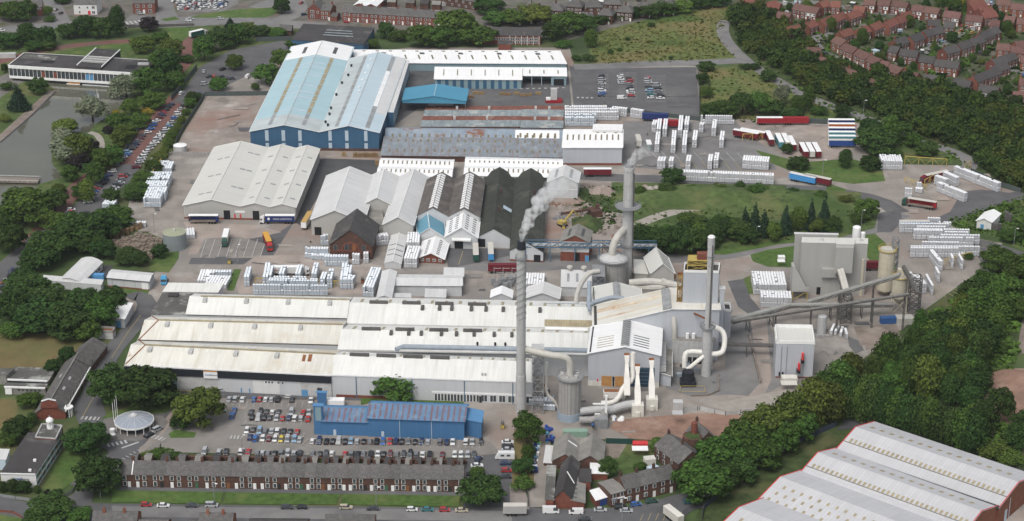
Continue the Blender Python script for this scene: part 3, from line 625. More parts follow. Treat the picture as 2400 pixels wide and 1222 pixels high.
for k in range(14):br.patch(.76,.83,.02+k*.069,.02+k*.069+.066,m_wwhite if 3<k<11 else m_greyslot,'rooflight',.18)
br.patch(.84,1,.22,1,m_greyroof,'roof_sheet',.11)
cowls(br,[(.05,.10),(.04,.28),(.03,.46),(.04,.62),(.06,.2),(.1,.72),(.08,.86),(.12,.05)],m_black,1.4,.7)
cowls(br,[(.42,.5),(.42,.6),(.42,.7),(.42,.8),(.42,.9),(.44,.44)],m_trim,.9,.6,'turbine_vent')
for p in(.18,.46,.78):br.wbox('f',p-.028,p+.028,br.h-4.6,br.h+.8,m_lbwall,'translucent_strip');br.wbox('f',p-.028,p+.028,.5,br.h-5.8,m_lbwall,'translucent_strip')
br.wbox('f',0,1,0,1.4,m_brickdk,'plinth',.16)
ba=Bld('blue_shed','','',(899,263),(921,264),(938,141),h=bl.h-.6,rise=0,ridge='flat',wall=m_bluewall,roof=m_greyroof,parent=br.e,rname='annexe_roof')
for k in range(16):ba.wbox('r',.03+k*.06,.03+k*.06+.026,1.5,ba.h-.8,m_lbwall,'translucent_strip')
w3=Bld('stone_warehouse','stone coloured warehouse of three gabled bays beside the round grey tank','warehouse',(430,481),(692,486),(504,345),g=513,rise=[3.2,1.9,1.7],bays=(0,.508,.775,1),wall=m_warmwall,roof=m_buff,trim=m_trim,cap=m_buff)
for u in(.10,.17,.36,.42):w3 .patches([(u,u+.05,v,v+.018)for v in((.12,.42,.72)if u<.3 else(.25,.55,.84))],m_greyslot)
for u in(.56,.70,.82,.93):w3 .patches([(u,u+.045,v,v+.018)for v in(.1,.33,.56,.8)],m_greyslot)
for p,wd in((.385,.058),(.645,.058)):w3 .wbox('f',p-wd/2,p+wd/2,0,4.6,m_dark,'loading_door')
w3 .wbox('f',.46,.545,3.6,4.5,m_trim,'sign_board');w3 .wbox('f',0,1,0,.9,m_brick,'plinth',.05)
for p in(.45,.5):w3 .wbox('f',p,p+.012,.9,2.9,m_redtrim,'fire_door')
ga=Bld('grey_warehouse','pale grey gabled warehouse, widest one behind the old brick building','warehouse',(729,514.5),(852,520),(767,412),g=551,rise=5.0,peak=[.46],wall=m_warmwall,roof=m_greyroof,trim=m_trim,cap=m_trim)
ga.wbox('f',.06,.19,0,4,m_dark,'loading_door')
gb_=Bld('grey_warehouse','short pale grey gabled warehouse with a flat roof stepping down before it','warehouse',(850,479),(921,481),(868,413),h=ga.h,rise=3.6,peak=[.47],wall=m_warmwall,roof=m_greyroof,trim=m_trim,cap=m_trim)
gf=Bld('grey_warehouse','','',(858,528),(900,528),(852,486),h=ga.h-2.6,ridge='flat',wall=m_warmwall,roof=m_asb,parent=gb_.e,rname='flat_roof')
gc=Bld('grey_warehouse','long narrow pale grey gabled warehouse beside the blue-fronted bay','warehouse',(898,526),(968,528),(938,414),h=ga.h,rise=3.9,peak=[.50],wall=m_warmwall,roof=m_greyroof,trim=m_trim,cap=m_trim)
vb=Bld('brick_engine_house','old sooty brick building with slate gable roof and red arched front','brick building',(772,573),(872,576),(790,524),g=606,rise=7.4,peak=[.49],wall=[m_brickdk],roof=m_slate,over=.5)
vb.wbox('f',0,1,3.6,4.2,m_brick,'brick_band',.12)
am=MB();cx=.49
o_,d_,n_=vb.side('f')
for k in range(12):
 a0,a1=math.pi*k/12,math.pi*(k+1)/12;z0=vb.h-2.6
 pt=lambda r,a:o_+d_*(cx)+d_.normalized()*(-r*math.cos(a))+Vector((0,0,z0+r*math.sin(a)))
 q=[pt(3.4,a0),pt(4.1,a0),pt(4.1,a1),pt(3.4,a1)];am.hexa([p-n_*.05 for p in q],[p+n_*.14 for p in q])
am.build('brick_arch',m_brick,vb.e)
for p,z,w_,h_ in((.14,vb.h-2.8,1.6,2.6),(.40,vb.h-2.6,1.7,3.4),(.58,vb.h-2.6,1.9,3.4),(.80,vb.h-2.8,1.6,2.6)):vb.win('f',p,z,w_,h_,m_brick if p==.58 else m_asb,m_rust if p==.58 else m_glass)
vb.wbox('f',.80,.93,0,2.6,m_dark,'loading_door')
h1=Bld('long_white_hut','long narrow white hut between two blocks of wrapped pallets','hut',(901,617),(940,619),(917,551),g=629,rise=1.2,wall=m_lgwall,roof=m_greyroof,over=.2,cap=m_trim)
for v in(.25,.42,.6):h1 .patch(.05,.48,v,v+.02,m_dkslot,'roof_joint');h1 .patch(.52,.95,v-.02,v,m_dkslot,'roof_joint')
h2=Bld('canteen_hut','small white gabled hut with two rows of dark rooflights and brick base','hut',(981,604),(1040,607),(993,566),g=616,rise=2.6,wall=[m_brick],roof=m_wwhite,trim=m_trim,over=.5)
for k in range(9):h2 .patch(.2,.32,.08+k*.1,.12+k*.1,m_dkslot);h2 .patch(.68,.80,.08+k*.1,.12+k*.1,m_dkslot)
for p in(.15,.38,.62,.85):h2 .win('f',p,.9,1.4,1.3,nmull=2)
def bay(name,label,A,B,C,g,rise,roof,front=None,rl=None):
 b=Bld(name,label,'works bay',A,B,C,g=g,rise=rise,wall=m_lgwall,roof=roof,over=.25)
 if rl:
  for k in range(15):
   b.patch(.36,.49,.03+k*.063,.03+k*.063+.045,m_wwhite,'rooflight',.2);b.patch(.51,.64,.03+k*.063,.03+k*.063+.045,m_wwhite,'rooflight',.2)
 return b
b1=bay('works_bay','brown-roofed works bay with white ridge rooflights, directly behind the petrol blue roof',(978,505),(1051,507),(1001,421),543,4.0,m_brownas,rl=1)
b2=bay('works_bay','brown-roofed works bay with white ridge rooflights, behind the white slotted roof',(1051,507),(1124,509),(1067,420),547,4.0,m_brownas,rl=1)
f1=Bld('blue_roof_bay','petrol blue gabled roof over a white-fronted bay','works bay',(980,551),(1044,557),(975,508),g=573,rise=4.2,peak=[.42],wall=m_lgwall,roof=m_tealroof,trim=m_trim,cap=m_trim)
f2=Bld('white_slotted_bay','white gabled bay with rows of dark roof slots over a dark loading door','works bay',(1044,554),(1119,557),(1051,509),g=582,rise=4.6,wall=m_lgwall,roof=m_wwhite,trim=m_trim,cap=m_trim)
for r_,(u0,u1)in enumerate(((.08,.18),(.28,.38),(.60,.70),(.82,.92))):
 for k in range(8):f2 .patch(u0,u1,.08+k*.11,.12+k*.11,m_dkslot)
f2 .wbox('f',.28,.55,0,4.2,m_dark,'loading_door');f2 .wbox('f',.2,.8,4.6,5.2,m_wwhite,'door_canopy',2.2)
b3=bay('dark_roof_bay','black-green corrugated bay with white front and dark loading door',(1119,555),(1195,558),(1136,410),579,4.2,m_darkroof)
b3 .wbox('f',.02,.24,0,4,m_dark,'loading_door');b3 .patches([(.73,.99,.37,.42)],m_lbwall,'rooflight',.5)
b4=bay('dark_roof_bay','black-green corrugated bay, longest one reaching behind the slim twisted chimney',(1195,587),(1273,591),(1209,412),612,4.2,m_darkroof)
b4 .wbox('f',.72,.92,0,3.6,m_dark,'loading_door');b4 .wbox('f',0,1,0,.9,m_brick,'plinth',.06)
for b,pp in((b3,(.30,.6)),(b4,(.25,.45,.66))):
 for v in pp:MB().cyl(b.on(.62,v,-.2),.5,.45,2.2,10).build('roof_flue',m_brickdk,b.e)
e1=Bld('white_gable_house','small white gabled building at the end of the dark roofs','works bay',(1284,426),(1354,428),(1290,402),g=464,rise=3.4,wall=m_lgwall,roof=m_greyroof,trim=m_trim)
e1 .patch(.2,.3,.1,.9,m_greyslot);e1 .patch(.7,.8,.1,.9,m_greyslot)
e1 .wbox('f',0,1,4.4,4.7,m_trim,'cladding_band',.14)
def slots(b,n,rows,mat,u0=.02,u1=.98,w=.4,name='rooflight'):
 st_=(u1-u0)/n
 for v0,v1 in rows:
  for k in range(n):b.patch(u0+st_*(k+.5-w/2),u0+st_*(k+.5+w/2),v0,v1,mat,name)
r1=Bld('white_slotted_row','long low white roof with two rows of small brown rooflights, left piece','works roof',(884,411),(1058,415),(894,371),h=5,ridge='u',rise=1.2,bays=(0,.5,1),wall=m_lgwall,roof=m_wwhite)
slots(r1,15,[(.12,.24),(.62,.74)],m_brslot,w=.28)
r2=Bld('white_slotted_row','long low white roof with two rows of small brown rooflights, piece right of the gap','works roof',(1088,411),(1318,416),(1093,368),h=6,ridge='u',rise=1.4,bays=(0,.5,1),wall=m_lgwall,roof=m_wwhite)
slots(r2,19,[(.12,.24),(.62,.76)],m_brslot,w=.28)
q1=Bld('rusty_roof_shop','grey-blue workshop roof streaked with rust and dotted with brown rooflights','workshop',(894,364),(1318,369),(908,299),g=378,ridge='u',rise=2.6,bays=(0,.57,1),peak=[.85,.5],wall=m_brickdk,roof=[m_ruststripe,m_rustblue,m_rustblue,m_rustblue])
slots(q1,23,[(.10,.17),(.36,.42)],m_brslot,w=.26);slots(q1,23,[(.62,.68)],m_brslot,w=.26)
q1 .patch(.735,.985,.58,.78,m_wwhite,'roof_sheet',.09);slots(q1,6,[(.63,.72)],m_brslot,.745,.98,.3)
q2=Bld('red_sawtooth_shop','red rust saw-tooth workshop roof with grey north lights','workshop',(985,297),(1218,297),(999,249),g=304,ridge='u',rise=.9,bays=(0,.5,1),peak=[.45,.45],wall=m_brickdk,roof=[m_dirtglass,m_redrust],over=.1)
q3=Bld('dark_sawtooth_shop','saw-tooth workshop roof, darker right-hand one with dirty glass','workshop',(1220,299),(1320,300),(1224,248),g=306,ridge='u',rise=.9,bays=(0,.5,1),peak=[.5,.5],wall=m_brickdk,roof=[m_dirtglass,m_redrust],over=.1)
for b in(q2,q3):
 for u in(.33,.66):MB().box(b.on(u,.28,-.4),(1.2,1.2,2.0)).build('roof_vent',m_galv,b.e);MB().box(b.on(u,.78,-.4),(1.2,1.2,2.0)).build('roof_vent',m_galv,b.e)
ws=Bld('white_store','square white-roofed store with tall plain grey front wall','warehouse',(1319,346),(1458,346),(1323,306),g=388,ridge='u',rise=2.4,peak=[.8],wall=[m_greywall],roof=m_wwhite,trim=m_trim)
slots(ws,10,[(.32,.56)],m_brslot,w=.26);ws.wbox('f',0,1,0,1.2,m_brick,'plinth',.1)
wsb=Bld('white_store','','',(1390,306),(1457,307),(1392,291),h=ws.h+3.2,ridge='flat',wall=m_whitewall,roof=m_wwhite,parent=ws.e,rname='roof_house')
for p in(.12,.35,.75):wsb.wbox('f',p,p+.09,ws.h+1.0,ws.h+2.4,m_brslot,'vent_opening')
tw=Bld('long_white_shed','long white-roofed shed along the back of the works with teal wall','warehouse',(836,147),(1327,149.5),(826,119),g=166,ridge='u',rise=1.6,bays=(0,1),peak=[.86],wall=m_tealwall,roof=m_wwhite,trim=m_trim)
slots(tw,15,[(.25,.52)],m_brslot,w=.12);slots(tw,15,[(.74,.80)],m_brslot,w=.25);slots(tw,5,[(.56,.68)],m_dkslot,.05,.98,.12)
tl=Bld('white_lean_shed','lower white-roofed shed with blue striped wall below the long shed','warehouse',(1019,185.5),(1222,187),(1021,164),g=208,ridge='mono',rise=1.6,wall=m_tealwall,roof=m_wwhite,trim=m_trim)
slots(tl,6,[(.3,.8)],m_brslot,w=.07)
for k in range(11):tl.wbox('f',.03+k*.088,.03+k*.088+.04,0,tl.h-.3,m_bluewall,'cladding_stripe')
to=Bld('open_loading_shed','open-fronted loading shed with white roof and dark bays','warehouse',(1223,177.5),(1327,178.5),(1223,163.5),g=200,ridge='mono',rise=1.2,wall=m_tealwall,walls='lrk',roof=m_wwhite,trim=m_trim)
slots(to,3,[(.25,.7)],m_brslot,w=.08)
to.wbox('f',.66,1,0,to.h,m_tealwall,'wall_panel',.05);to.wbox('f',.72,.95,0,3.8,m_dark,'loading_door',.3)
for p in(0,.22,.44):to.wbox('f',p,p+.012,0,to.h,m_lbwall,'post')
cn=Bld('blue_canopy','open blue gabled canopy on posts beside the blue shed','canopy',(943,235),(1092,237),(951,207),h=7.2,rise=2.6,wall=m_canopy,walls='',roof=m_canopy,z0=5.6,cap=m_lbwall,thick=.3)
cn2=MB();cn2 .face([cn.P(0,0,5.6),cn.P(1,0,5.6),cn.P(1,0,7.2),cn.P(.5,0,9.8),cn.P(0,0,7.2)]);cn2 .face([cn.P(1,0,5.6),cn.P(1,1,5.6),cn.P(1,1,7.2),cn.P(1,0,7.2)]);cn2 .build('fascia',m_canopy,cn.e)
for u in(.01,.5,.99):
 for v in(.02,.5,.98):MB().bar(cn.P(u,v,0),cn.P(u,v,7),.35).build('post',m_dksteel,cn.e)
dk=Bld('flat_roof_store','low wide store under a dark worn felt roof with pale patches','warehouse',(683,94),(852,104),(712,56),h=6,ridge='flat',wall=m_bluewall,roof=m_feltdark,over=.2)
for k in range(3):dk.patch(.38,.80-k*.03,.35+k*.15,.40+k*.15,m_dirtglass,'rooflight',.4)
dk2=Bld('flat_roof_store','','',(800,106),(852,108),(812,98),h=5.2,ridge='flat',wall=m_bluewall,roof=m_feltdark,parent=dk.e,rname='porch_roof')
ob=Bld('derelict_office','long derelict brick office with slate roof and white columns at one end','office building',(1106,82),(1267,84),(1106,68),g=104,ridge='u',rise=3,wall=m_brick,roof=m_slate)
for k in range(14):
 ob.win('f',.05+k*.068,ob.h-3,2.2,1.6,nmull=2);
 if k>7:ob.win('f',.05+k*.068,.8,2.4,1.6,m_trim,nmull=2)
for k in range(6):ob.wbox('f',.55+k*.085,.556+k*.085,0,ob.h-.2,m_trim,'column',.7)
ob2=Bld('derelict_office','','',(1168,104),(1198,105),(1168,95),h=4,ridge='flat',wall=m_brick,roof=m_slate,parent=ob.e,rname='annexe_roof')
def facbay(label,A,B,C,h,rise,pk,roof,wall=m_lgwall,walls='flrk',**k):return Bld('main_factory',label,'factory hall',A,B,C,h=h,ridge='u',rise=rise,peak=[pk],wall=wall,walls=walls,roof=roof,over=.12,**k)
hL=HT(295,908,857);rr=3.6
L3=facbay('front white factory hall with black fascia, sign board and hipped left end',(292,857),(776,881),(326,799),hL,rr,.5,m_cream,wall=[m_lgwall])
L2=facbay('middle white factory hall with brown hip lines at its left end',(325,798),(795,810),(356,742),hL,rr,.5,m_cream)
L1=facbay('rear left white factory hall with pinkish stained roof',(435,739),(813,748),(457,689),hL,rr,.5,m_white)
R1=facbay('rear right white factory hall with a row of dark ridge vents',(813,761),(1392,773),(829,697),hL,rr,.5,m_white)
R2=facbay('middle right white factory hall carrying the long grey pipe',(791,822),(1386,832),(812,762),hL,rr,.5,m_white)
R3=facbay('front right white factory hall behind the bright blue building',(777,880),(1248,897),(790,824),hL,rr,.5,m_white,wall=[m_lgwall])
for b,hp in((L3,1),(L2,1)):
 MB().bar(b.on(0,0,.2),b.on(.07,.5,.2),.3).bar(b.on(0,1,.2),b.on(.07,.5,.2),.3).build('hip_line',m_rust,b.e)
 MB().bar(b.P(0,0,hL-.1),b.P(0,1,hL-.1),.5).build('gutter',m_dktrim,b.e)
for b in(L1,L2):
 MB().bar(b.on(0,0,.1),b.on(1,0,.1),.3).build('valley_gutter',m_dktrim,b.e)
for b in(R1,R2):MB().bar(b.on(0,0,.12),b.on(1,0,.12),.6).build('valley_gutter',m_galv,b.e)
MB().bar(L3 .on(0,0,.1),L3 .on(1,0,.1),.5).build('gutter',m_trim,L3 .e);MB().bar(R3 .on(0,0,.1),R3 .on(1,0,.1),.5).build('gutter',m_trim,R3 .e)
for b,us in((L3,(.10,.30,.52,.72)),(L2,(.12,.34,.56,.79)),(L1,(.10,.36,.62,.88))):
 for u in us:boxes_on(b,[(u,.40)],(1.6,3.2,1.1),m_galv);boxes_on(b,[(u+.07,.54)],(3.4,1.2,1.0),m_galv)
 MB().bar(b.on(.07,.5,.3),b.on(1,.5,.3),.5).build('ridge_cap',m_tan,b.e)
for b in(R1,R2,R3):
 n=34
 for k in range(n):b.patch(.01+k*.029,.022+k*.029,.56,.82,m_tan if k%2 else m_white,'rooflight',.14)
 for k in range(4):c=b.on(.08+k*.135,.5);d=b.U.normalized();MB().bar(c+Vector((0,0,.5)),c+d*7.5+Vector((0,0,.5)),1.1).build('ridge_vent',m_dksteel,b.e)
for u in(.30,.37,.42,.50,.56,.63,.71,.78):boxes_on(R1,[(u,.40)],(1.3,2.8,1.3),m_dksteel);boxes_on(R2,[(u-.1,.42)],(1.2,2.4,1.3),m_dksteel)
R1 .patch(.80,.995,.05,.20,m_tan,'rooflight',.16);R2 .patch(.80,.995,.02,.14,m_tan,'rooflight',.16)
L3 .patches([(.845,.86,.30,.45),(.872,.89,.30,.47)],m_rust,'rusty_sheet',.14)
cowls(R2,[(.55,.12),(.62,.12),(.66,.12),(.73,.12)],m_black,2.4,.5,'flue');cowls(R3,[(.75,.12),(.765,.12)],m_galv,1.2,.4,'flue')
hw=hL
L3 .wbox('f',0,1,hw-3.1,hw-.3,m_black,'fascia',.5)
L3 .wbox('f',.14,.25,0.0,4.4,m_tealwall,'roller_door',.1)
for p0,p1,m in((.255,.45,m_galv),(.45,.62,m_lgwall),(.62,.75,m_whitewall),(.85,1,m_galv)):L3 .wbox('f',p0,p1,.4,hw-3.2,m,'wall_panel',.08)
sgn=L3 .wbox('f',.385,.452,hw-3.4,hw-.6,m_wwhite,'sign_board',.75);L3 .wbox('f',.385,.452,hw-.6,hw-.3,m_ply,'sign_stripe',.76)
o_,d_,n_=L3 .side('f');du=d_.normalized();m_txtb=plain('blue_lettering',(.03,.14,.40),.6);m_txtd=plain('dark_lettering',(.06,.06,.07),.6)
text_on('knauf',o_+d_*.391+n_*.79+Vector((0,0,hw-2.2)),du,(0,0,1),1.15,m_txtb,L3 .e);text_on('insulation',o_+d_*.4155+n_*.79+Vector((0,0,hw-2.2)),du,(0,0,1),.92,m_txtd,L3 .e)
for p in(.56,.60):L3 .wbox('f',p,p+.006,0,2.2,m_bluedoor,'door',.14)
for p in(.685,.70,.715,.745,.765):L3 .win('f',p,hw-4.6,1.0,1.0,nmull=1)
L3 .wbox('f',.855,.885,0,2.8,m_bluedoor,'door',.14);L3 .wbox('f',.93,.955,2.2,4,m_glass,'window',.1)
rl=MB();
for k in range(9):p=o_+d_*(.25+k*.022)+n_*2.5;rl.bar(p,p+Vector((0,0,1.1)),.12)
rl.bar(o_+d_*.25+n_*2.5+Vector((0,0,1.1)),o_+d_*.43+n_*2.5+Vector((0,0,1.1)),.14);
tag(rl.build('guard_rail',m_yellow),'yellow guard rail along the foot of the factory wall','railing')
R3 .wbox('f',.02,.28,0,1.3,m_brick,'plinth',.1)
R3 .wbox('f',.5,1,3.6,4.3,m_wwhite,'window_band',.1)
for k in range(14):R3 .win('f',.52+k*.016,.3,1.15,3,nmull=1)
for k in range(6):R3 .win('f',.76+k*.045,.6,2.6,2.8,nmull=2)
R3 .wbox('f',.735,.75,0,2.8,m_dark,'door',.12)
for p in(.12,.4,.66,.9):R3 .wbox('f',p,p+.004,0,hw-.3,m_bluesteel,'downpipe',.2)
fl=Bld('felt_roof_store','flat roof store with peeling grey felt at the factory rear corner','store',(354,738),(436,739),(383,686),h=hL-1.5,ridge='flat',wall=m_lgwall,roof=m_feltgrey)
MB().box(fl.on(.35,.85),(4,3,.9)).build('roof_hatch',m_feltdark,fl.e)
ln=Bld('white_lean_to','narrow white lean-to roof along the stacked pallets','store',(383,683),(510,685),(396,668),h=5,ridge='mono',rise=.8,wall=m_lgwall,roof=m_white)
k1=Bld('white_mill','white stepped building with tall box at its right end behind the factory','factory hall',(918,668),(1082,669),(918,645),g=694,ridge='u',rise=1.0,wall=m_lgwall,roof=m_greyroof,trim=m_trim)
k1b=Bld('white_mill','','',(1041,648),(1086,649),(1042,627),g=669,ridge='flat',wall=m_lgwall,roof=m_greyroof,parent=k1 .e,rname='tower_roof')
k1c=Bld('white_mill','','',(997,697),(1044,698),(998,677),h=k1 .h-1,ridge='flat',wall=m_lgwall,roof=m_greyroof,parent=k1 .e,rname='porch_roof',z0=0)
k1d=Bld('white_mill','','',(918,697),(962,698),(918,687),h=4.5,ridge='flat',wall=m_lgwall,roof=m_greyroof,parent=k1 .e,rname='porch_roof')
k2=Bld('white_lean_to','sloping white roof beside the double row of wrapped pallets','store',(884,697),(917,698),(897,636),h=6.5,ridge='v',rise=1.0,wall=m_lgwall,roof=m_greyroof)
k3=Bld('small_white_shed','small white gabled shed right of the stepped building','shed',(1150,697),(1200,698),(1152,680),h=4.5,rise=2.0,wall=m_lgwall,roof=m_wwhite)
k4=Bld('small_white_shed','white gabled shed with pipe run behind the twisted chimney','shed',(1233,698),(1310,700),(1237,674),h=5.5,rise=2.6,wall=m_lgwall,roof=m_greyroof,trim=m_trim)
k5=Bld('pump_house','low white roofed pump house with two flue caps','shed',(1316,672),(1400,675),(1317,638),g=694,ridge='mono',rise=1.0,wall=m_lgwall,roof=m_greyroof)
for u in(.22,.62):MB().cyl(k5 .on(u,.95),.5,.5,1.6,10).cyl(k5 .on(u,.95,1.6),1.3,1.2,.7,12).build('flue_cap',m_duct,k5 .e)
k5 .patches([(.15,.22,.3,.8),(.4,.47,.3,.8)],m_greyslot)
k6=Bld('old_brick_works','small asbestos-roofed brick works behind the blue pipe bridge','workshop',(1314,566),(1381,568),(1322,540),g=612,rise=3.2,wall=[m_brick],roof=m_asb,over=.4)
k6 .patch(.2,.3,.2,.85,m_dkslot);k6 .patch(.68,.78,.2,.85,m_dkslot);k6 .wbox('f',.5,.68,0,4,m_dark,'loading_door');k6 .wbox('f',0,1,4.5,k6 .h,m_lgwall,'wall_panel',.08)
k6 .wbox('f',.86,1.0,0,3,m_bluedoor,'door',.14)
k7=Bld('cream_gabled_store','cream gabled store with dark roof slots set askew behind the furnace hall','store',(1526,640),(1580,640),(1511,603),h=8,rise=4.5,wall=m_warmwall,roof=m_buff,trim=m_trim)
for k in range(5):k7 .patch(.54,.96,.06+k*.19,.11+k*.19,m_dkslot,'roof_slot')
k7b=Bld('small_cream_shed','small cream shed roof beside the skewed store','shed',(1488,640),(1518,642),(1487,616),h=4.5,ridge='mono',rise=1.4,wall=m_warmwall,roof=m_buff)
fh=Bld('furnace_hall','tall pale grey furnace hall with gabled front, ridge vents and rust streaked roof','factory hall',(1379,828),(1547,833),(1387,766),g=904,rise=3.3,peak=[.51],wall=[m_greywall],roof=m_wwhite,trim=m_trim)
hF=fh.h
fh.patch(.45,.50,.03,.95,m_greyslot,'ridge_vent',.9,.8);fh.patch(.50,.56,.03,.95,m_greyslot,'ridge_vent',.9,.8)
for k in range(12):fh.patch(.45,.50,.05+k*.075,.07+k*.075,m_dksteel,'vent_louvre',.97,.05);fh.patch(.50,.56,.05+k*.075,.07+k*.075,m_dksteel,'vent_louvre',.97,.05)
for k in range(5):fh.patch(.11,.34,.12+k*.09,.14+k*.09,m_tan,'roof_slot',.12);fh.patch(.62,.84,.12+k*.09,.145+k*.09,m_dkslot,'roof_slot',.12)
fh.wbox('f',0,1,0,2.2,m_cream,'plinth',.1)
for p0,p1 in((.19,.335),(.38,.50)):fh.wbox('f',p0,p1,0,4.4,m_ply,'plywood_door',.18)
fh.wbox('f',.345,.372,0,4.2,m_dark,'door',.18);fh.wbox('f',.52,.93,0,8.5,plain('dark_blue_recess',(.03,.05,.075),.8),'open_bay',.14)
for k in range(5):fh.wbox('f',.52,.93,1.5+k*1.6,1.75+k*1.6,m_bluesteel,'bay_beam',.22)
fh.wbox('f',.125,.145,2,3,m_redtrim,'alarm_box',.2)
fr_=Bld('furnace_hall','','',(1548,873),(1573,878),(1549,812),h=hF-8.6,ridge='monov',rise=-.5,wall=[m_greywall],roof=m_asb,parent=fh.e,rname='aisle_roof',trim=m_trim)
lv=MB();a0=fr_.on(.06,.02,.4);a1=fr_.on(.06,.98,.4)
for k in range(14):p=a0 .lerp(a1,(k+.5)/14);lv.box(p,(3.4,3.2,2.2+.3*(k%2)),.04)
lv.build('louvre_bank',m_galv,fh.e)
f2_=Bld('furnace_hall','','',(1391,766),(1685,771),(1390,718),h=hF,prof=[(0,hF),(.62,hF+8.4),(1,hF+8.4)],wall=m_greywall,roof=[m_cream,m_cream],parent=fh.e,rname='high_roof',trim=m_trim)
m_ruststain=M('rust_run',(.60,.54,.43),.8,.12,.3,streak=((.36,.17,.07),.95,.8,.03),stain=((.42,.24,.12),.25,.55,.72))
for v in(.28,.62):
 f2_.patch(.0,.60,v,v+(.07 if v<.5 else.16),m_ruststain,'rust_streak',.1)
f2_.patch(.55,.615,.0,.95,m_greyslot,'ridge_vent',.8,.7)
f2_.patch(.68,.88,.3,.9,m_ruststain,'rust_streak',.1)
f3_=Bld('furnace_hall','','',(1391,718),(1506,722),(1388,674),h=hF,rise=2.6,wall=m_greywall,roof=m_buff,parent=fh.e,rname='rear_roof',trim=m_trim)
f3_.patch(.43,.57,.25,.95,m_greyslot,'ridge_vent',.9,.8)if False else(f3_.patch(.42,.5,.1,.95,m_greyslot,'ridge_vent',.8,.7),f3_.patch(.5,.56,.1,.95,m_greyslot,'ridge_vent',.8,.7))
hb=hF+8.4+13.2
tb=Bld('furnace_hall','','',(1602,639),(1685,641),(1605,619),h=hb,ridge='flat',wall=m_greywall,roof=m_feltdark,parent=fh.e,rname='tower_roof',parapet=(1.0,m_trim),z0=4)
st2=Bld('furnace_hall','','',(1688,678),(1698,678.5),(1688,670),h=hb-7,ridge='flat',wall=m_greywall,roof=m_greyroof,parent=fh.e,rname='stair_tower_roof')
lb=Bld('furnace_hall','','',(1697,730),(1714,731),(1694,713),g=793,ridge='flat',wall=m_greywall,roof=m_feltdark,parent=fh.e,rname='side_roof',parapet=(1.0,m_trim))
def cage(name,label,cat,b,u0,u1,v0,v1,z0,z1,nl,mat,w=.28,group=None,n=2):
 """open steelwork: legs, floors, cross braces"""
 e=thing(name,label,cat,tuple(b.P((u0+u1)/2,(v0+v1)/2,z0)),group)
 m=MB();c=[b.P(u,v,0)for u,v in((u0,v0),(u1,v0),(u1,v1),(u0,v1))]
 for p in c:MB().bar(p+Vector((0,0,z0)),p+Vector((0,0,z1)),w).build('leg',mat,e)
 r=MB();x=MB()
 for k in range(nl+1):
  z=z0+(z1-z0)*k/nl
  for i in range(4):
   p,q=c[i]+Vector((0,0,z)),c[(i+1)%4]+Vector((0,0,z));r.bar(p,q,w*.8)
   if k<nl:x.bar(p,q+Vector((0,0,(z1-z0)/nl)),w*.55);x.bar(q,p+Vector((0,0,(z1-z0)/nl)),w*.55)
 r.build('beam',mat,e);x.build('brace',mat,e)
 f=MB()
 for k in range(1,nl+1):z=z0+(z1-z0)*k/nl;f.prism([(p.x,p.y)for p in c],z-.1,z)
 f.build('platform',mat,e);return e
cage('roof_platform','yellow steel platform with tanks on the grey furnace tower roof','platform',tb,.1,.75,.25,.9,hb+.1,hb+4.2,2,m_yellow)
tag(MB().box(tb.P(.55,.55,hb+4.25),(5.5,3,2.4)).build('roof_plant',m_brick),'brown plant box on top of the yellow tower platform','machinery')
cage('access_tower','rusty yellow access stair tower at the left of the grey furnace tower','stair tower',tb,-.16,-.03,.1,.5,8,hb-3,5,M('rusty_yellow_steel',(.26,.17,.06),.8,.3,.5))
for b,u in((fh,.012),(f2_,.006),(f3_,.01)):b.patch(u,u+.022,.02,.98,m_dktrim,'eaves_gutter',.16)
def ring_platform(z,c,r,w,mat,e,name='platform'):
 m=MB();n=24
 for k in range(n):
  a0,a1=2*math.pi*k/n,2*math.pi*(k+1)/n
  p=lambda rr,a,zz:Vector((c.x+rr*math.cos(a),c.y+rr*math.sin(a),zz))
  m.hexa([p(r,a0,z),p(r+w,a0,z),p(r+w,a1,z),p(r,a1,z)],[p(r,a0,z+.25),p(r+w,a0,z+.25),p(r+w,a1,z+.25),p(r,a1,z+.25)])
  m.bar(p(r+w,a0,z+1.2),p(r+w,a1,z+1.2),.12);m.bar(p(r+w,a0,z),p(r+w,a0,z+1.2),.1)
 return m.build(name,mat,e)
def chimney(label,base,top,segs,mat):
 c=G(base);H=HT(base[0],base[1],top);e=thing('factory_chimney',label,'chimney',tuple(c));m=MB()
 for z0,z1,r0,r1 in segs:m.cyl(c+Vector((0,0,H*z0)),r0,r1,H*(z1-z0),24)
 m.build('shaft',mat,e,smooth=False);return c,H,e
c1,H1,E1=chimney('slim tall grey chimney with spiral fins and black tip, near the blue building',(1221,968),583,[(0,.24,2.0,1.9),(.24,.95,1.75,1.7),(.95,1,1.55,1.45)],m_chim)
MB().cyl(c1+Vector((0,0,H1)),1.75,1.35,2.9,24).build('black_tip',m_black,E1)
for ph in range(3):
 pts=[]
 for k in range(60):
  z=H1*(.58+.36*k/59);a=ph*2.094+k*.34;pts.append(c1+Vector((1.82*math.cos(a),1.82*math.sin(a),z)))
 MB().tube(pts,.10,4).build('spiral_fin',m_steel,E1)
ring_platform(H1*.94,c1,1.7,.5,m_steel,E1)
ladd=lambda c,r,z0,z1,e,a=-1.2:MB().bar(c+Vector((r*math.cos(a),r*math.sin(a),z0)),c+Vector((r*math.cos(a),r*math.sin(a),z1)),.45).build('ladder',m_dksteel,e)
c2,H2,E2=chimney('thick grey chimney with round platform halfway up, rising behind the furnace hall',(1468,655),392,[(0,.25,2.5,2.4),(.25,.62,2.35,2.3),(.62,.97,2.25,2.15),(.97,1,2.4,2.4)],m_chim)
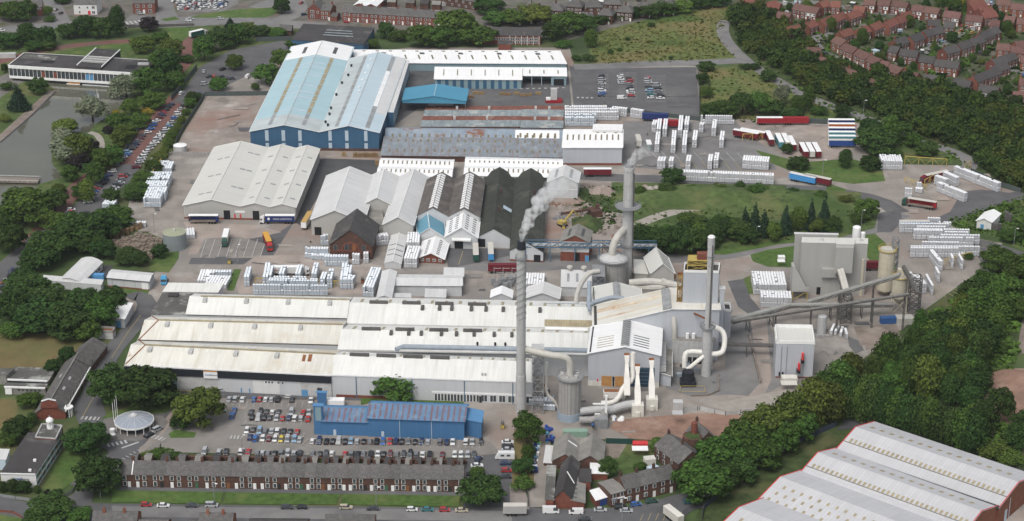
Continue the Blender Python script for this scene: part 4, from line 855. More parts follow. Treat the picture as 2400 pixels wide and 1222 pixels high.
MB().cyl(c2+Vector((0,0,H2)),2.0,1.5,1.2,24).build('chimney_lip',m_steel,E2);ring_platform(H2*.655,c2,2.2,3.4,m_steel,E2);ring_platform(H2*.3,c2,2.3,.6,m_steel,E2,'collar');ladd(c2,2.5,6,H2*.95,E2,-.4)
c3,H3,E3=chimney('slim grey chimney with flared lower section beside the ribbed filter house',(1654,880),556,[(0,.34,1.95,1.95),(.34,.36,2.0,1.3),(.36,.80,1.25,1.2),(.80,.93,1.3,1.3),(.93,1,1.4,1.4)],m_chim)
MB().cyl(c3+Vector((0,0,H3)),1.45,1.1,.5,20).build('chimney_lip',m_trim,E3);ring_platform(H3*.355,c3,1.9,1.1,m_steel,E3);ladd(c3,1.4,H3*.36,H3*.95,E3)
for a,b in((.9,.985),):MB().cyl(c3+Vector((0,0,H3*.86)),1.5,1.5,.5,20).build('collar',m_steel,E3)
tag(MB().bar(f2_.P(.80,0,hF+6.5),c3+Vector((0,1.2,H3*.40)),.6).build('chimney_stay',m_rust),'rusty stay bracing the slim chimney to the hall wall','stay')
def smoke(label,start,path,r0,r1,dens):
 R.seed(len(label));m=MB();n=len(path)*9;P=[Vector(p)for p in path]
 for k in range(n):
  t=k/(n-1)*(len(P)-1);i=min(int(t),len(P)-2);p=P[i].lerp(P[i+1],t-i);f=k/(n-1);r=r0+(r1-r0)*f**.75
  for q in range(3):
   off=Vector((R.uniform(-1,1),R.uniform(-1,1),R.uniform(-1,1)))*r*.75*min(1,.15+f*1.6)
   rad=r*R.uniform(.45,.85);s0=len(m.v)
   for a in range(5):
    th=math.pi*(a+.5)/5
    for bq in range(8):ph=2*math.pi*bq/8;m.v.append(p+off+Vector((math.sin(th)*math.cos(ph),math.sin(th)*math.sin(ph),math.cos(th)))*rad)
   for a in range(4):
    for bq in range(8):m.f.append((s0+a*8+bq,s0+(a+1)*8+bq,s0+(a+1)*8+(bq+1)%8,s0+a*8+(bq+1)%8));m.m.append(0)
   m.f.append(tuple(s0+bq for bq in range(8)));m.m.append(0);m.f.append(tuple(s0+32+7-bq for bq in range(8)));m.m.append(0)
 mt=bpy.data.materials.new('steam');mt.use_nodes=True;nn=mt.node_tree.nodes;L=mt.node_tree.links;nn.remove(nn['Principled BSDF'])
 pv=nn.new('ShaderNodeVolumePrincipled');pv.inputs['Color'].default_value=(.995,.995,1,1);pv.inputs['Anisotropy'].default_value=.1
 tc=nn.new('ShaderNodeTexCoord');nz=nn.new('ShaderNodeTexNoise');nz.inputs['Scale'].default_value=.42;nz.inputs['Detail'].default_value=4;L.new(tc.outputs['Object'],nz.inputs['Vector'])
 mr=nn.new('ShaderNodeMapRange');mr.inputs[1].default_value=.37;mr.inputs[2].default_value=.62;L.new(nz.outputs[0],mr.inputs[0])
 sx=nn.new('ShaderNodeVectorMath');sx.operation='DISTANCE';L.new(tc.outputs['Object'],sx.inputs[0]);sx.inputs[1].default_value=(0,0,0)
 ml=(P[-1]-P[0]).length;fd=nn.new('ShaderNodeMapRange');fd.inputs[1].default_value=0;fd.inputs[2].default_value=ml;fd.inputs[3].default_value=dens;fd.inputs[4].default_value=dens*.015;L.new(sx.outputs['Value'],fd.inputs[0])
 mu=nn.new('ShaderNodeMath');mu.operation='MULTIPLY';L.new(mr.outputs[0],mu.inputs[0]);L.new(fd.outputs[0],mu.inputs[1]);L.new(mu.outputs[0],pv.inputs['Density'])
 L.new(pv.outputs[0],nn['Material Output'].inputs['Volume'])
 e=bpy.data.objects.new('steam_plume',m.mesh('steam_plume',mt,P[0],uv=False));e.location=P[0];COL.objects.link(e)
 rm=e.modifiers.new('r','REMESH');rm.mode='VOXEL';rm.voxel_size=.55
 tag(e,label,'steam',kind='stuff');return e
def up(c,z,x,y,dz):return c+Vector((x,y,z+dz))
z1=H1+2.9;s1=S(570)
smoke('white steam rising from the black tip of the slim spiral chimney',None,[up(c1,z1,0,0,0),up(c1,z1,.8,0,4),up(c1,z1,4,2,10),up(c1,z1,8,5,15),up(c1,z1,14,9,19),up(c1,z1,20,13,22)],1.0,3.6,.85)
z2=H2+1
smoke('white steam drifting right from the thick platform chimney',None,[up(c2,z2,0,0,0),up(c2,z2,1.0,0,1.5),up(c2,z2,4,2,5),up(c2,z2,9,4,5.5),up(c2,z2,13,5,3.5)],1.3,2.6,.55)
pc=G((1335,978));hp=HT(1335,996,900)
E=thing('concrete_gas_tower','ribbed grey concrete gas cleaning tower with blue-grey base, in front of the furnace hall','tower',tuple(pc))
MB().cyl(pc,4.9,4.6,hp*.17,28).build('base_ring',plain('blue_grey_plate',(.25,.30,.35)),E);MB().cyl(pc+Vector((0,0,hp*.17)),4.3,4.3,hp*.83,16).build('drum',m_conc,E)
MB().cyl(pc+Vector((0,0,hp)),4.5,3.0,.8,16).build('top_deck',m_conc,E);m=MB()
for k in range(5):a=k*1.3+.4;m.box(pc+Vector((3.0*math.cos(a),3.0*math.sin(a),hp+.3)),(1.2,.8,.7+.3*(k%3)),a)
m.build('deck_plant',m_galv,E);ring_platform(hp-.2,pc,4.3,.9,m_steel,E,'guard_rail')
dt=[pc+Vector((0,0,hp+.3)),pc+Vector((0,0,hp+6)),pc+Vector((-2,0,hp+8.2)),pc+Vector((-8,.5,hp+8.6)),c1+Vector((1.5,.5,hp+9.4))]
tag(MB().tube(dt,1.3,14,smooth=2).build('exhaust_duct',m_duct),'fat cream duct bending from the concrete tower to the slim chimney','duct')
def lattice(name,label,px,w,z1,nl,mat,z0=0,wd=None,cat='steel tower'):
 c=G(px);e=thing(name,label,cat,(c.x,c.y,z0));wd=wd or w;q=[c+Vector((x*w/2,y*wd/2,0))for x,y in((-1,-1),(1,-1),(1,1),(-1,1))]
 l,x=MB(),MB()
 for p in q:MB().bar(p+Vector((0,0,z0)),p+Vector((0,0,z1)),.32).build('leg',mat,e)
 for k in range(nl):
  za,zb=z0+(z1-z0)*k/nl,z0+(z1-z0)*(k+1)/nl
  for i in range(4):p,r=q[i],q[(i+1)%4];x.bar(p+Vector((0,0,zb)),r+Vector((0,0,zb)),.24);x.bar(p+Vector((0,0,za)),r+Vector((0,0,zb)),.18);x.bar(r+Vector((0,0,za)),p+Vector((0,0,zb)),.18)
 x.build('brace',mat,e);return e,c
lt,lc=lattice('duct_trestle','grey lattice trestle carrying the fat duct beside the slim chimney',(1260,965),4.2,hp+7,5,m_steel)
MB().box(lc+Vector((0,0,hp+6.8)),(4.6,4.6,3.4)).build('duct_housing',m_galv,lt)
pl=lambda*a:[c1 .lerp(pc,t)+Vector((0,y,z))for t,y,z in a]
tag(MB().tube([lc+Vector((3.5,8,17)),lc+Vector((3.4,4,12)),lc+Vector((3.2,1,7)),lc+Vector((6,0,5)),lc+Vector((8,0,1.5)),lc+Vector((8,0,0))],.55,10,smooth=1).build('cooling_pipe',m_duct),'thin cream pipe dropping behind the lattice trestle to the ground','duct')
def gpt(x,y,z):p=G((x,y),z);return p
tag(MB().tube([gpt(1358,965,3),gpt(1400,960,3),gpt(1430,962,3.2),gpt(1462,950,3.5),gpt(1500,945,3.5)],1.5,12,smooth=1).build('ground_flue',m_galv),'dull grey flue snaking along the ground right of the concrete tower','duct')
tag(MB().tube([gpt(1358,985,2.6),gpt(1395,984,3),gpt(1416,975,3),gpt(1420,955,3)],1.3,12,smooth=1).build('ground_flue',m_conc),'concrete-grey flue hugging the foot of the concrete tower','duct')
wl=MB();p0,p1=gpt(1394,972,3),gpt(1420,972,3);wl.bar(p0,p1,.7).bar(p1,p1+Vector((0,0,8)),.9).bar(p1+Vector((-5,0,4.5)),p1+Vector((0,0,4.5)),.5)
tag(wl.build('access_ladder',m_trim),'white access ladder and gangway over the ground flues','ladder')
tag(MB().bar(gpt(1389,995,0),gpt(1389,995,9),.9).build('blue_post',plain('deep_blue_paint',(.03,.08,.22))),'deep blue post standing among the ground flues','post')
kb=MB().box(gpt(1408,1000,0),(5,4,4));tag(kb.build('plant_skid',m_steel),'grey plant skid on the slab below the ground flues','machinery')
for k,(x,y0,yt,lab)in enumerate(((1494,972,862,'white tapered duct with rusty mouth, standing in the middle of the hall front'),(1527,957,862,'white tapered duct with rusty mouth, nearest the right corner of the hall front'),(1469,945,862,'white tapered duct with rusty mouth, leftmost against the hall front'))):
 b=G((x,y0));E_=thing('tapered_duct',lab,'duct',tuple(b));hh=12.5;back=9
 if k<2:
  MB().box(b,(4.4,3.8,4.6)).box(b+Vector((0,-2.3,.3)),(1.6,1.0,1.8)).build('fan_box',m_cream,E_)
 f=[(0,0,3.8,1.15,1.1),(.45,3.0,8.5,1.15,1.1),(.62,4.0,11,.9,.85),(.8,6,14,.6,.6),(1,7.5,17,1.0,.9)]
 m=MB()
 for(t0,y_0,z_0,w0,d0),(t1,y_1,z_1,w1,d1)in zip(f,f[1:]):
  r_=lambda w,d,y,z:[b+Vector((sx*w,y+sy*d,z))for sx,sy in((-1,-1),(1,-1),(1,1),(-1,1))]
  m.hexa(r_(w0,d0,y_0,z_0),r_(w1,d1,y_1,z_1))
 m.build('duct_body',m_whiteduct,E_);MB().box(b+Vector((0,7.5,17)),(2.0,1.8,.15)).build('duct_mouth',m_rust,E_)
b=G((1482,950))
tag(MB().tube([b+Vector((.3,9,18)),b+Vector((.3,8,12)),b+Vector((.3,6,7.5)),b+Vector((-3,4,6.5)),b+Vector((-5.5,1,2)),b+Vector((-8,-1,1.4)),b+Vector((-12,-1,1.4))],.95,12,smooth=1).build('round_duct',m_whiteduct),'round white duct elbowing down between two tapered ducts','duct')
tag(MB().box(gpt(1588,968,0),(3.6,3.0,5.0)).box(gpt(1588,968,5.0),(3.9,3.3,.2)).build('control_kiosk',m_galv),'lone grey control kiosk by the red rubble ground','kiosk')
for k in range(5):pass
ks=thing('white_skip','white rust-edged skip beside the leftmost tapered duct','skip',tuple(G((1440,930))));MB().box(G((1440,930)),(8.5,3,2.6)).build('skip_body',m_whiteduct,ks);MB().box(G((1440,930))+Vector((0,0,2.6)),(8.0,2.5,.05)).build('rust_lining',m_rust,ks)
for k in range(9):
 c=G((1436+R.uniform(-12,24),982+R.uniform(-6,5)));m=MB().dome(c,R.uniform(.7,1.2),R.uniform(.8,1.3),8,3)
 o=tag(m.build('bulk_bag',[m_trim,m_trim,plain('blue_plastic',(.06,.2,.42))][k%3 if k<6 else 0]),'white bulk bag in the loose heap below the ground flues' if k%3<2 or k>=6 else 'blue bulk bag in the loose heap below the ground flues','bag','bulk bags below the ground flues')
ff=Bld('filter_house','grey ribbed filter house with exposed motors on top beside the slim chimney','filter house',(1576,798),(1672,801),(1579,786),g=852,ridge='flat',wall=m_galv,roof=m_asb)
for k in range(9):ff.wbox('f',.02+k*.118,.04+k*.118,1,ff.h,m_lgwall,'rib',.3)
ff.wbox('f',.3,.95,0,3,m_dark,'open_base',.14)
for u in(.35,.5):MB().cyl(ff.on(u,.5),.7,.7,2.2,10).build('fan_motor',m_trim,ff.e)
b=ff.on(.03,.5)
tag(MB().tube([b+Vector((0,0,-1)),b+Vector((0,0,5)),b+Vector((-.5,2,9)),b+Vector((-3,3,10.5)),b+Vector((-4.5,4,8.5)),b+Vector((-8,6,8))],1.0,12,smooth=2).build('swan_neck_duct',m_duct),'swan-neck pale duct linking the filter house to the hall wall','duct')
c=c3
tag(MB().tube([c+Vector((0,.5,9)),c+Vector((5,.5,9)),c+Vector((7,2,10)),c+Vector((7.5,6,16)),c+Vector((3,9,17))],1.05,12,smooth=2).build('side_duct',m_whiteduct),'white duct curving off the right side of the slim chimney base','duct')
tag(MB().tube([c+Vector((0,0,10)),c+Vector((-7,1,10)),c+Vector((-8.6,0,9)),c+Vector((-8.6,-1,4))],.95,12,smooth=1).build('side_duct',m_whiteduct),'white duct dropping left of the slim chimney onto the black fan','duct')
tag(MB().tube([c+Vector((-1,-1,9)),c+Vector((-7.5,-2,3.5))],.8,12).build('side_duct',m_whiteduct),'straight sloping white duct between black fan and slim chimney','duct')
fc=G((1612,902));E_=thing('extraction_fan','black extraction fan on a fenced concrete pad','fan',tuple(fc));MB().box(fc,(6,5,2)).build('fan_base',m_black,E_);MB().cyl(fc+Vector((0,.5,2)),2.5,2.3,3.6,14).build('fan_casing',m_black,E_)
rl=MB()
for(xa,ya),(xb,yb)in zip([(1596,905),(1650,905),(1653,918),(1592,917),(1596,905)],[(1650,905),(1653,918),(1592,917),(1596,905)]):rl.bar(gpt(xa,ya,1.1),gpt(xb,yb,1.1),.14).bar(gpt(xa,ya,0),gpt(xa,ya,1.1),.12)
tag(rl.build('guard_rail',m_yellow),'yellow guard rail around the black fan pad','railing')
tc_=G((1436,676));E_=thing('gas_cooler','squat ribbed grey drum with a slanting cream duct into the thick chimney','tower',tuple(tc_));hh=14
MB().cyl(tc_,5.8,5.8,hh,24).build('drum',m_conc,E_);MB().cyl(tc_+Vector((0,0,hh)),6.0,2.4,1.8,24).build('cone_top',m_galv,E_);ring_platform(hh-.2,tc_,5.8,1.0,m_steel,E_,'guard_rail')
q=tc_+Vector((-.5,0,hh+1))
tag(MB().tube([q,q+Vector((0,0,3)),q+Vector((1.5,1,8)),c2+Vector((-1,0,H2*.46))],1.6,14,smooth=1).build('slanting_duct',m_duct),'fat cream duct slanting up from the squat drum into the thick chimney','duct')
def pipe(lab,pts,r,mat=m_duct,name='pipe_run',sm=1):return tag(MB().tube([gpt(*p)for p in pts],r,10,smooth=sm).build(name,mat),lab,'pipe')
pipe('cream pipe running right from behind the squat drum towards the grey tower',[(1475,664,8),(1520,660,9),(1560,664,9),(1595,672,8)],1.6)
pipe('cream pipe kinked like a dog leg in front of the skewed store',[(1480,678,6),(1500,673,6),(1545,675,7),(1560,668,8)],1.6)
pipe('cream pipe with a bend ending at the rusty yellow stairs',[(1550,658,10),(1566,664,9),(1574,676,7),(1572,690,5)],1.3)
pipe('pale pipe arching from the pump house roof down to the factory roof',[(1404,636,14),(1385,638,14),(1368,655,12),(1353,685,11),(1350,712,10),(1350,722,10)],1.0)
pipe('blue-grey pipe climbing over the rear gable of the furnace hall',[(1382,728,14.5),(1380,712,15),(1430,697,17),(1445,697,17.5),(1462,700,17)],.8,m_bpipe)
pipe('blue-grey upright pipe at the left edge of the furnace hall',[(1381,660,20),(1381,690,16),(1379,728,12)],.9,m_bpipe)
pipe('long blue-grey pipe lying across the right end of the rear factory roof',[(1275,716,10.5),(1340,716,10.5),(1380,718,10.5)],.9,m_bpipe,sm=0)
pipe('thin white pipe parallel to the blue-grey one on the rear factory roof',[(1278,724,10.5),(1380,726,10.5)],.6,m_trim,sm=0)
pipe('long grey roof pipe crossing the front factory valley',[(928,820,13),(945,813,13.5),(1200,818,13.5),(1376,822,13.5)],1.0,m_bpipe,sm=0)
pipe('lower grey roof pipe beside the long one in the factory valley',[(935,822,12.5),(1200,827,12.5),(1376,831,12.5)],.6,m_galv,sm=0)
pipe('white pipe on trestles near the right end of the middle factory roof',[(1278,770,12),(1378,774,12)],.7,m_trim,sm=0)
cage('pipe_rack','grey steel pipe rack full of pipework between pump house and hall','steelwork',k5,.85,1.2,-.5,.3,0,13,3,m_steel)
pb=thing('pipe_bridge','blue steel pipe bridge crossing the demolition yard','pipe bridge',tuple(gpt(1330,590,0)));m=MB();leg=MB();pp=MB()
a,b=gpt(1232,580,7),gpt(1540,582,7);N=16
for dz in(0,2.2):
 for dy in(0,3):m.bar(a+Vector((0,dy,dz)),b+Vector((0,dy,dz)),.35)
for k in range(N):
 p,q=a.lerp(b,k/N),a.lerp(b,(k+1)/N);m.bar(p,q+Vector((0,0,2.2)),.22);m.bar(p,p+Vector((0,0,2.2)),.22);m.bar(p,p+Vector((0,3,0)),.22)
 if k%3==0:leg.bar(Vector((p.x,p.y,0)),p,.4);leg.bar(Vector((p.x,p.y+3,0)),p+Vector((0,3,0)),.4)
m.build('truss',m_bluesteel,pb);leg.build('leg',m_bluesteel,pb)
for dy,r in((.6,.4),(1.3,.3),(2.2,.5)):pp.tube([a+Vector((0,dy,.7)),b+Vector((0,dy,.7))],r,8)
pp.build('pipe',m_galv,pb)
sk=thing('conveyor_skeleton','dark steel conveyor skeleton sloping towards the thick chimney','conveyor',tuple(gpt(1430,600,0)));m=MB()
a,b=gpt(1412,580,10),gpt(1446,606,4)
for dx in(0,2.5):
 for dz in(0,1.8):m.bar(a+Vector((dx,0,dz)),b+Vector((dx,0,dz)),.3)
for k in range(8):p=a.lerp(b,k/7);m.bar(p,p+Vector((2.5,0,0)),.2).bar(p,p+Vector((0,0,1.8)),.2);
m.build('frame',m_dksteel,sk);l=MB()
for k in(0,3,6):p=a.lerp(b,k/7);l.bar(Vector((p.x,p.y,0)),p,.35).bar(Vector((p.x+2.5,p.y,0)),p+Vector((2.5,0,0)),.35)
l.build('leg',m_dksteel,sk)
swl=thing('switchgear','tangle of grey switchgear behind the small white shed','machinery',tuple(gpt(1180,670,0)));m=MB()
for k in range(26):p=gpt(1156+R.uniform(0,56),655+R.uniform(0,26),0);m.box(p,(R.uniform(.5,2),R.uniform(.5,1.5),R.uniform(1.2,4)))
m.build('cabinet',m_steel,swl);m=MB()
for k in range(8):p=gpt(1158+k*7,652+(k%3)*10,0);m.bar(p,p+Vector((0,0,5)),.18).bar(p+Vector((0,0,4.6)),p+Vector((3,0,4.6)),.15)
m.build('busbar',m_galv,swl)
bh=Bld('batch_house','huge plain stone-grey batch house with a projecting upper box','factory building',(1879,569),(2034,572),(1880,556),g=690,ridge='flat',wall=m_batch,roof=m_buff,trim=None,over=.1)
bp=Bld('batch_house','','',(1960,573.5),(2002,574),(1962,560),h=bh.h+.6,ridge='flat',wall=m_batch,roof=m_buff,parent=bh.e,rname='box_roof',over=.05,z0=bh.h-11.5)
bp.wbox('f',0,1,bh.h-11.4,bh.h+.3,m_batch,'projecting_box',2.6)
bh.wbox('f',.33,.56,bh.h-15,bh.h-11.2,m_batch,'lower_box',2.0)
bb=Bld('batch_house','','',(1864,549),(1964,551),(1863,545),h=bh.h+.8,ridge='flat',wall=m_batch,roof=m_greyroof,parent=bh.e,rname='rear_roof')
bh.wbox('f',.27,.33,0,3.5,m_dark,'door',.14);bh.wbox('f',.76,.80,0,3,m_dark,'door',.14);bh.wbox('f',.93,.965,0,bh.h-7,m_silo,'bucket_elevator',.8)
for u in(.3,.9):MB().cyl(bh.on(u,.5),.9,.7,.8,10).build('roof_vent',m_galv,bh.e)
wt=G((1999,664),0);hs_=HT(1999,664,533);E_=thing('white_silo','white domed silo standing behind the batch house','silo',tuple(wt));MB().cyl(wt,1.75,1.75,hs_,20).dome(wt+Vector((0,0,hs_)),1.75,.6,20,3).build('silo_shell',m_wwhite,E_);MB().cyl(wt+Vector((2.8,0,0)),1.0,1.0,hs_-2.5,14).dome(wt+Vector((2.8,0,hs_-2.5)),1.0,.4,14,3).build('side_vessel',m_wwhite,E_)
rh=G((1872,700));E_=thing('receiving_hopper','slanted grey hopper house on yellow legs at the conveyor foot','hopper',tuple(rh));m=MB()
m.hexa([rh+Vector(p)for p in((-3.5,-2,4),(3.6,-2,4),(3.6,4,4),(-3.5,4,4))],[rh+Vector(p)for p in((-3.5,-1,15),(-2.4,-1,15),(-2.4,4,15),(-3.5,4,15))]);m.hexa([rh+Vector(p)for p in((-3.4,-2.02,4),(3.6,-2.02,4),(3.6,-1.5,4),(-3.4,-1.5,4))],[rh+Vector(p)for p in((-3.4,-2.02,4.3),(3.6,-2.02,6),(3.6,-1.5,6),(-3.4,-1.5,4.3))])
m.build('hopper',m_batch,E_);l=MB()
for x,y in((-3,-1.6),(3.2,-1.6),(-3,3.5),(3.2,3.5)):l.bar(rh+Vector((x,y,0)),rh+Vector((x,y,4)),.35)
l.bar(rh+Vector((-3,-1.6,0)),rh+Vector((3.2,-1.6,4)),.2);l.build('leg',m_yellow,E_)
def conveyor(label,a,b,w,h,mat,legs=(),lz=0,mat2=None):
 e=thing('conveyor',label,'conveyor',((a.x+b.x)/2,(a.y+b.y)/2,0));d=(b-a);n=Vector((-d.y,d.x,0)).normalized()*w/2;z=Vector((0,0,h))
 MB().hexa([a-n,b-n,b+n,a+n],[a-n*.8+z,b-n*.8+z,b+n*.8+z,a+n*.8+z]).build('gallery',mat,e)
 t=MB();t.bar(a-n*1.15-Vector((0,0,.2)),b-n*1.15-Vector((0,0,.2)),.25).bar(a-n*1.15+z*.5,b-n*1.15+z*.5,.15);N=max(4,int(d.length/4))
 for k in range(N):p=a.lerp(b,k/N);t.bar(p-n*1.15-Vector((0,0,.2)),a.lerp(b,(k+1)/N)-n*1.15+z*.5,.14)
 t.build('side_truss',mat2 or m_dksteel,e);l=MB()
 for f in legs:
  p=a.lerp(b,f)
  for s_ in(-1,1):l.bar(Vector((p.x,p.y,0))+n*s_,p+n*s_,.34)
  for k in range(int(p.z/3)):l.bar(Vector((p.x,p.y,k*3))-n,Vector((p.x,p.y,k*3+3))+n,.16)
 if legs:l.build('trestle',m_dksteel,e)
 return e
conveyor('grey covered conveyor climbing from the slanted hopper to the silo tops',gpt(1892,712,3),gpt(2110,648,22),2.3,1.5,m_belt,(.35,.72))
conveyor('long open conveyor crossing the yard to the furnace hall on tall trestles',gpt(1714,755,8),gpt(2130,690,16),1.5,.5,M('dark_belt',(.17,.165,.15),.8,.2,.5),(.25,.45,.60,.80,.98))
conveyor('low pale conveyor starting beside the furnace hall and ending at the cream hopper',gpt(1712,756,6),gpt(1850,718,7),2.6,1.3,m_belt,(.3,.7))
conveyor('pale level conveyor in front of the batch house',gpt(1850,718,7),gpt(2092,716,5),2.2,1.1,m_belt,(.4,.7))
conveyor('pair of steep feed conveyors hanging from the batch house box',gpt(1966,638,14),gpt(1984,704,8),1.6,1.4,m_duct,())
conveyor('steep feed conveyor beside the first, from the projecting box to the crossing',gpt(1973,636,14),gpt(1991,702,8),1.6,1.4,m_duct,(.98,))
conveyor('lattice footbridge from furnace hall to the white square building',gpt(1685,806,5),gpt(1816,810,5),2.2,.4,m_dksteel,(.5,))
lattice('transfer_tower','dark lattice tower at the far end of the long conveyor',(2140,735),4.5,17,6,m_dksteel)
lattice('transfer_tower','dark lattice tower where the conveyors cross before the batch house',(1980,755),4.5,12,4,m_dksteel)
lattice('lift_tower','slim grey lattice lift tower between the cream silos',(2090,690),2.6,26,8,m_steel)
cv=conveyor('dark steep conveyor dropping from the lift tower to the lattice tower',gpt(2118,626,22),gpt(2152,690,15),1.6,.8,m_dksteel,())
def silo(label,px,r,h,z0,legs=False):
 c=G(px);e=thing('silo',label,'silo',tuple(c));MB().cyl(c+Vector((0,0,z0)),r,r,h-z0,24).build('silo_shell',m_silo,e);MB().cyl(c+Vector((0,0,h)),r*1.02,r*.9,.4,24).build('silo_top',m_duct,e);ring_platform(h,c,r,.5,m_yellow,e,'guard_rail')
 MB().cyl(c+Vector((0,0,max(.5,z0-3.5))),.5,r,min(3.5,z0-.5)if z0>1 else.1,24).build('cone',m_silo,e)if z0>1 else None
 l=MB();q=[c+Vector((x*r*.9,y*r*.9,0))for x,y in((-1,-1),(1,-1),(1,1),(-1,1))]
 if legs:
  for i in range(4):l.bar(q[i],q[i]+Vector((0,0,z0)),.4);l.bar(q[i],q[(i+1)%4]+Vector((0,0,z0)),.22);l.bar(q[(i+1)%4],q[i]+Vector((0,0,z0)),.22)
  l.build('leg',m_silo,e)
 return c,e
silo('taller cream silo with yellow rail, left of the lift tower',(2072,692),3.4,21,3);sc,se=silo('cream silo on crossed legs, right of the lift tower',(2104,728),3.2,15.5,6.5,True)
MB().box(sc+Vector((0,0,16)),(2.5,2.5,3)).cyl(sc+Vector((1.4,0,16)),.5,.5,4.5,8).build('top_plant',m_silo,se)
vt=G((1925,783));E_=thing('steel_vessel','grey upright vessel in a low bund behind the white square building','tank',tuple(vt));MB().cyl(vt,1.9,1.9,8,18).dome(vt+Vector((0,0,8)),1.9,.6,18,3).build('vessel',m_chim,E_);bw=MB()
for k in range(4):a=[(-3.5,-3),(3.5,-3),(3.5,3),(-3.5,3)];bw.bar(vt+Vector((*a[k],.5)),vt+Vector((*a[(k+1)%4],.5)),1.0)
bw.build('bund_wall',m_conc,E_)
wb=Bld('white_square_building','white flat-roofed square building with two red flue boxes','building',(1820,806),(1909,807.5),(1816,767),g=886,ridge='flat',wall=m_greywall,roof=m_buff,parapet=(1.3,m_trim))
wb.wbox('f',.02,.98,.0,.7,m_brick,'plinth',.08)
for p in(.14,.28):wb.wbox('f',p,p+.012,.5,wb.h-1,m_steel,'downpipe',.25)
for p,z in((.66,wb.h-7.2),(.58,wb.h-11.6)):
 fb=wb.wbox('f',p,p+.085,z,z+1.0,m_dark,'flue_bracket',2.4);wb.wbox('f',p+.015,p+.07,z+1.0,z+3.6,m_redtrim,'red_flue',1.6)
wb.wbox('f',.55,.56,.5,wb.h-10,m_steel,'ladder',.5);wb.wbox('f',.73,.74,.5,wb.h-8,m_steel,'ladder',.5)
for p in(.1,.18):wb.wbox('f',p,p+.05,1,2.6,m_dark,'louvre',.2)
tag(MB().box(G((1849,898)),(6,3.4,2.8)).box(G((1849,898),2.8),(6.2,3.6,.12)).build('generator_cabin',m_cream),'cream generator cabin at the foot of the white square building','cabin')
tag(MB().box(G((2081,757)),(6.6,2.6,2.7),.1).build('blue_container',plain('container_blue',(.035,.10,.26),.6)),'open blue skip container on the conveyor yard','container')
tag(MB().box(G((2119,757)),(7,4.5,2.8),.05).build('cream_container',m_duct),'cream skip container next to the blue one','container')
sh=Bld('treatment_hut','small white hut with blue door on the grassy bank','hut',(2290,517),(2324,521),(2311,497),g=536,rise=1.5,wall=m_whitewall,roof=m_wwhite,trim=m_trim);sh.wbox('f',.27,.5,0,2.4,m_bluedoor,'door')
for k,(x,y,h_)in enumerate(((2330,540,3.5),(2336,541,3.5),(2341,540,3.2),(2358,518,4.5),(2366,520,4.0))):
 tag(MB().cyl(G((x,y)),1.0,1.0,h_,12).dome(G((x,y),0)+Vector((0,0,h_)),1.0,.3,12,2).build('dark_tank',m_dksteel),'dark upright tank behind the small white hut','tank','dark tanks by the white hut')
tag(MB().prism([(p.x,p.y)for p in[G((2300,636)),G((2316,640)),G((2330,632)),G((2314,628))]],0,2.6).build('green_kiosk',m_galv),'small grey kiosk half hidden among the trees at the right','kiosk')
tag(MB().box(G((1831,612)),(3,2.4,2.4)).box(G((1831,612),2.4),(3.3,2.7,.15)).build('substation',m_trim),'little white substation box on the gravel left of the batch house','kiosk')
rt=G((411,580));h_=HT(411,588,552);E_=thing('round_tank','big round grey water tank with greenish lid','tank',tuple(rt));MB().cyl(rt,5.2,5.2,h_,32).build('tank_shell',m_tealwall if False else plain('tank_grey',(.21,.235,.24),.6),E_);MB().cyl(rt+Vector((0,0,h_)),5.3,.4,.7,32).build('lid',plain('lid_green',(.30,.31,.22),.8),E_);MB().cyl(rt+Vector((0,0,h_+.6)),.6,.6,.8,10).build('vent',m_galv,E_)
rt=G((423,356));E_=thing('white_tank','low white-topped tank at the corner of the empty slab','tank',tuple(rt));MB().cyl(rt,3.4,3.4,3.6,28).build('tank_shell',m_galv,E_);MB().cyl(rt+Vector((0,0,3.6)),3.4,.3,.5,28).build('lid',m_wwhite,E_)
n1=Bld('curved_hut','long pale hut with rounded roof among trees by the blue container','hut',(141,647),(190,656),(191,599),g=672,prof=[(0,3.6),(.2,4.5),(.5,5.0),(.8,4.5),(1,3.6)],wall=m_lgwall,roof=m_greyroof)
for k in range(6):n1 .win('r',.12+k*.14,1.2,2.4,1.3,nmull=2)
n2=Bld('flat_hut','low flat white hut mostly hidden by trees left of the grey shed','hut',(98,657),(236,668),(104,645),g=676,ridge='flat',wall=m_lgwall,roof=m_greyroof)
tag(MB().box(G((226,656)),(7,2.5,2.7),-.05).build('blue_container',plain('sky_blue_paint',(.10,.28,.52),.6)),'sky blue container beside the curved hut','container')
n3=Bld('grey_shed','grey flat-gabled shed next to the light blue tractor unit','shed',(251,651),(349,660),(263,632),g=673,rise=.8,ridge='u',wall=m_lgwall,roof=m_greyroof,trim=m_dktrim)
n3 .wbox('f',0,1,0,.8,m_brick,'plinth',.06);n3 .wbox('f',.82,.97,.6,3.6,m_trim,'door')
for p in(.12,.4,.66):n3 .wbox('f',p,p+.005,0,n3 .h-.2,m_steel,'downpipe',.12)
n4=Bld('white_box_shed','white box shed with blue door standing left of the factory','shed',(260,743),(291,747),(279,710),g=766,ridge='mono',rise=.5,wall=m_lgwall,roof=m_wwhite,trim=m_trim);n4 .wbox('f',.35,.72,0,3,m_bluedoor,'door')
n5=Bld('roofless_bunker','open-topped grey bunker with rusty load near the white box shed','bunker',(226,779),(264,781),(233,769),g=794,ridge='flat',wall=m_galv,roof=m_rust,parapet=(.9,m_conc))
u1=Bld('bright_blue_building','bright blue building with red striped roof in the front car park','building',(861,980),(1088,988),(873,941),g=1024,ridge='u',rise=1.9,bays=(0,1),peak=[.62],wall=m_bluebr,roof=[m_redstripe,m_bluebrroof],trim=m_bluebr)
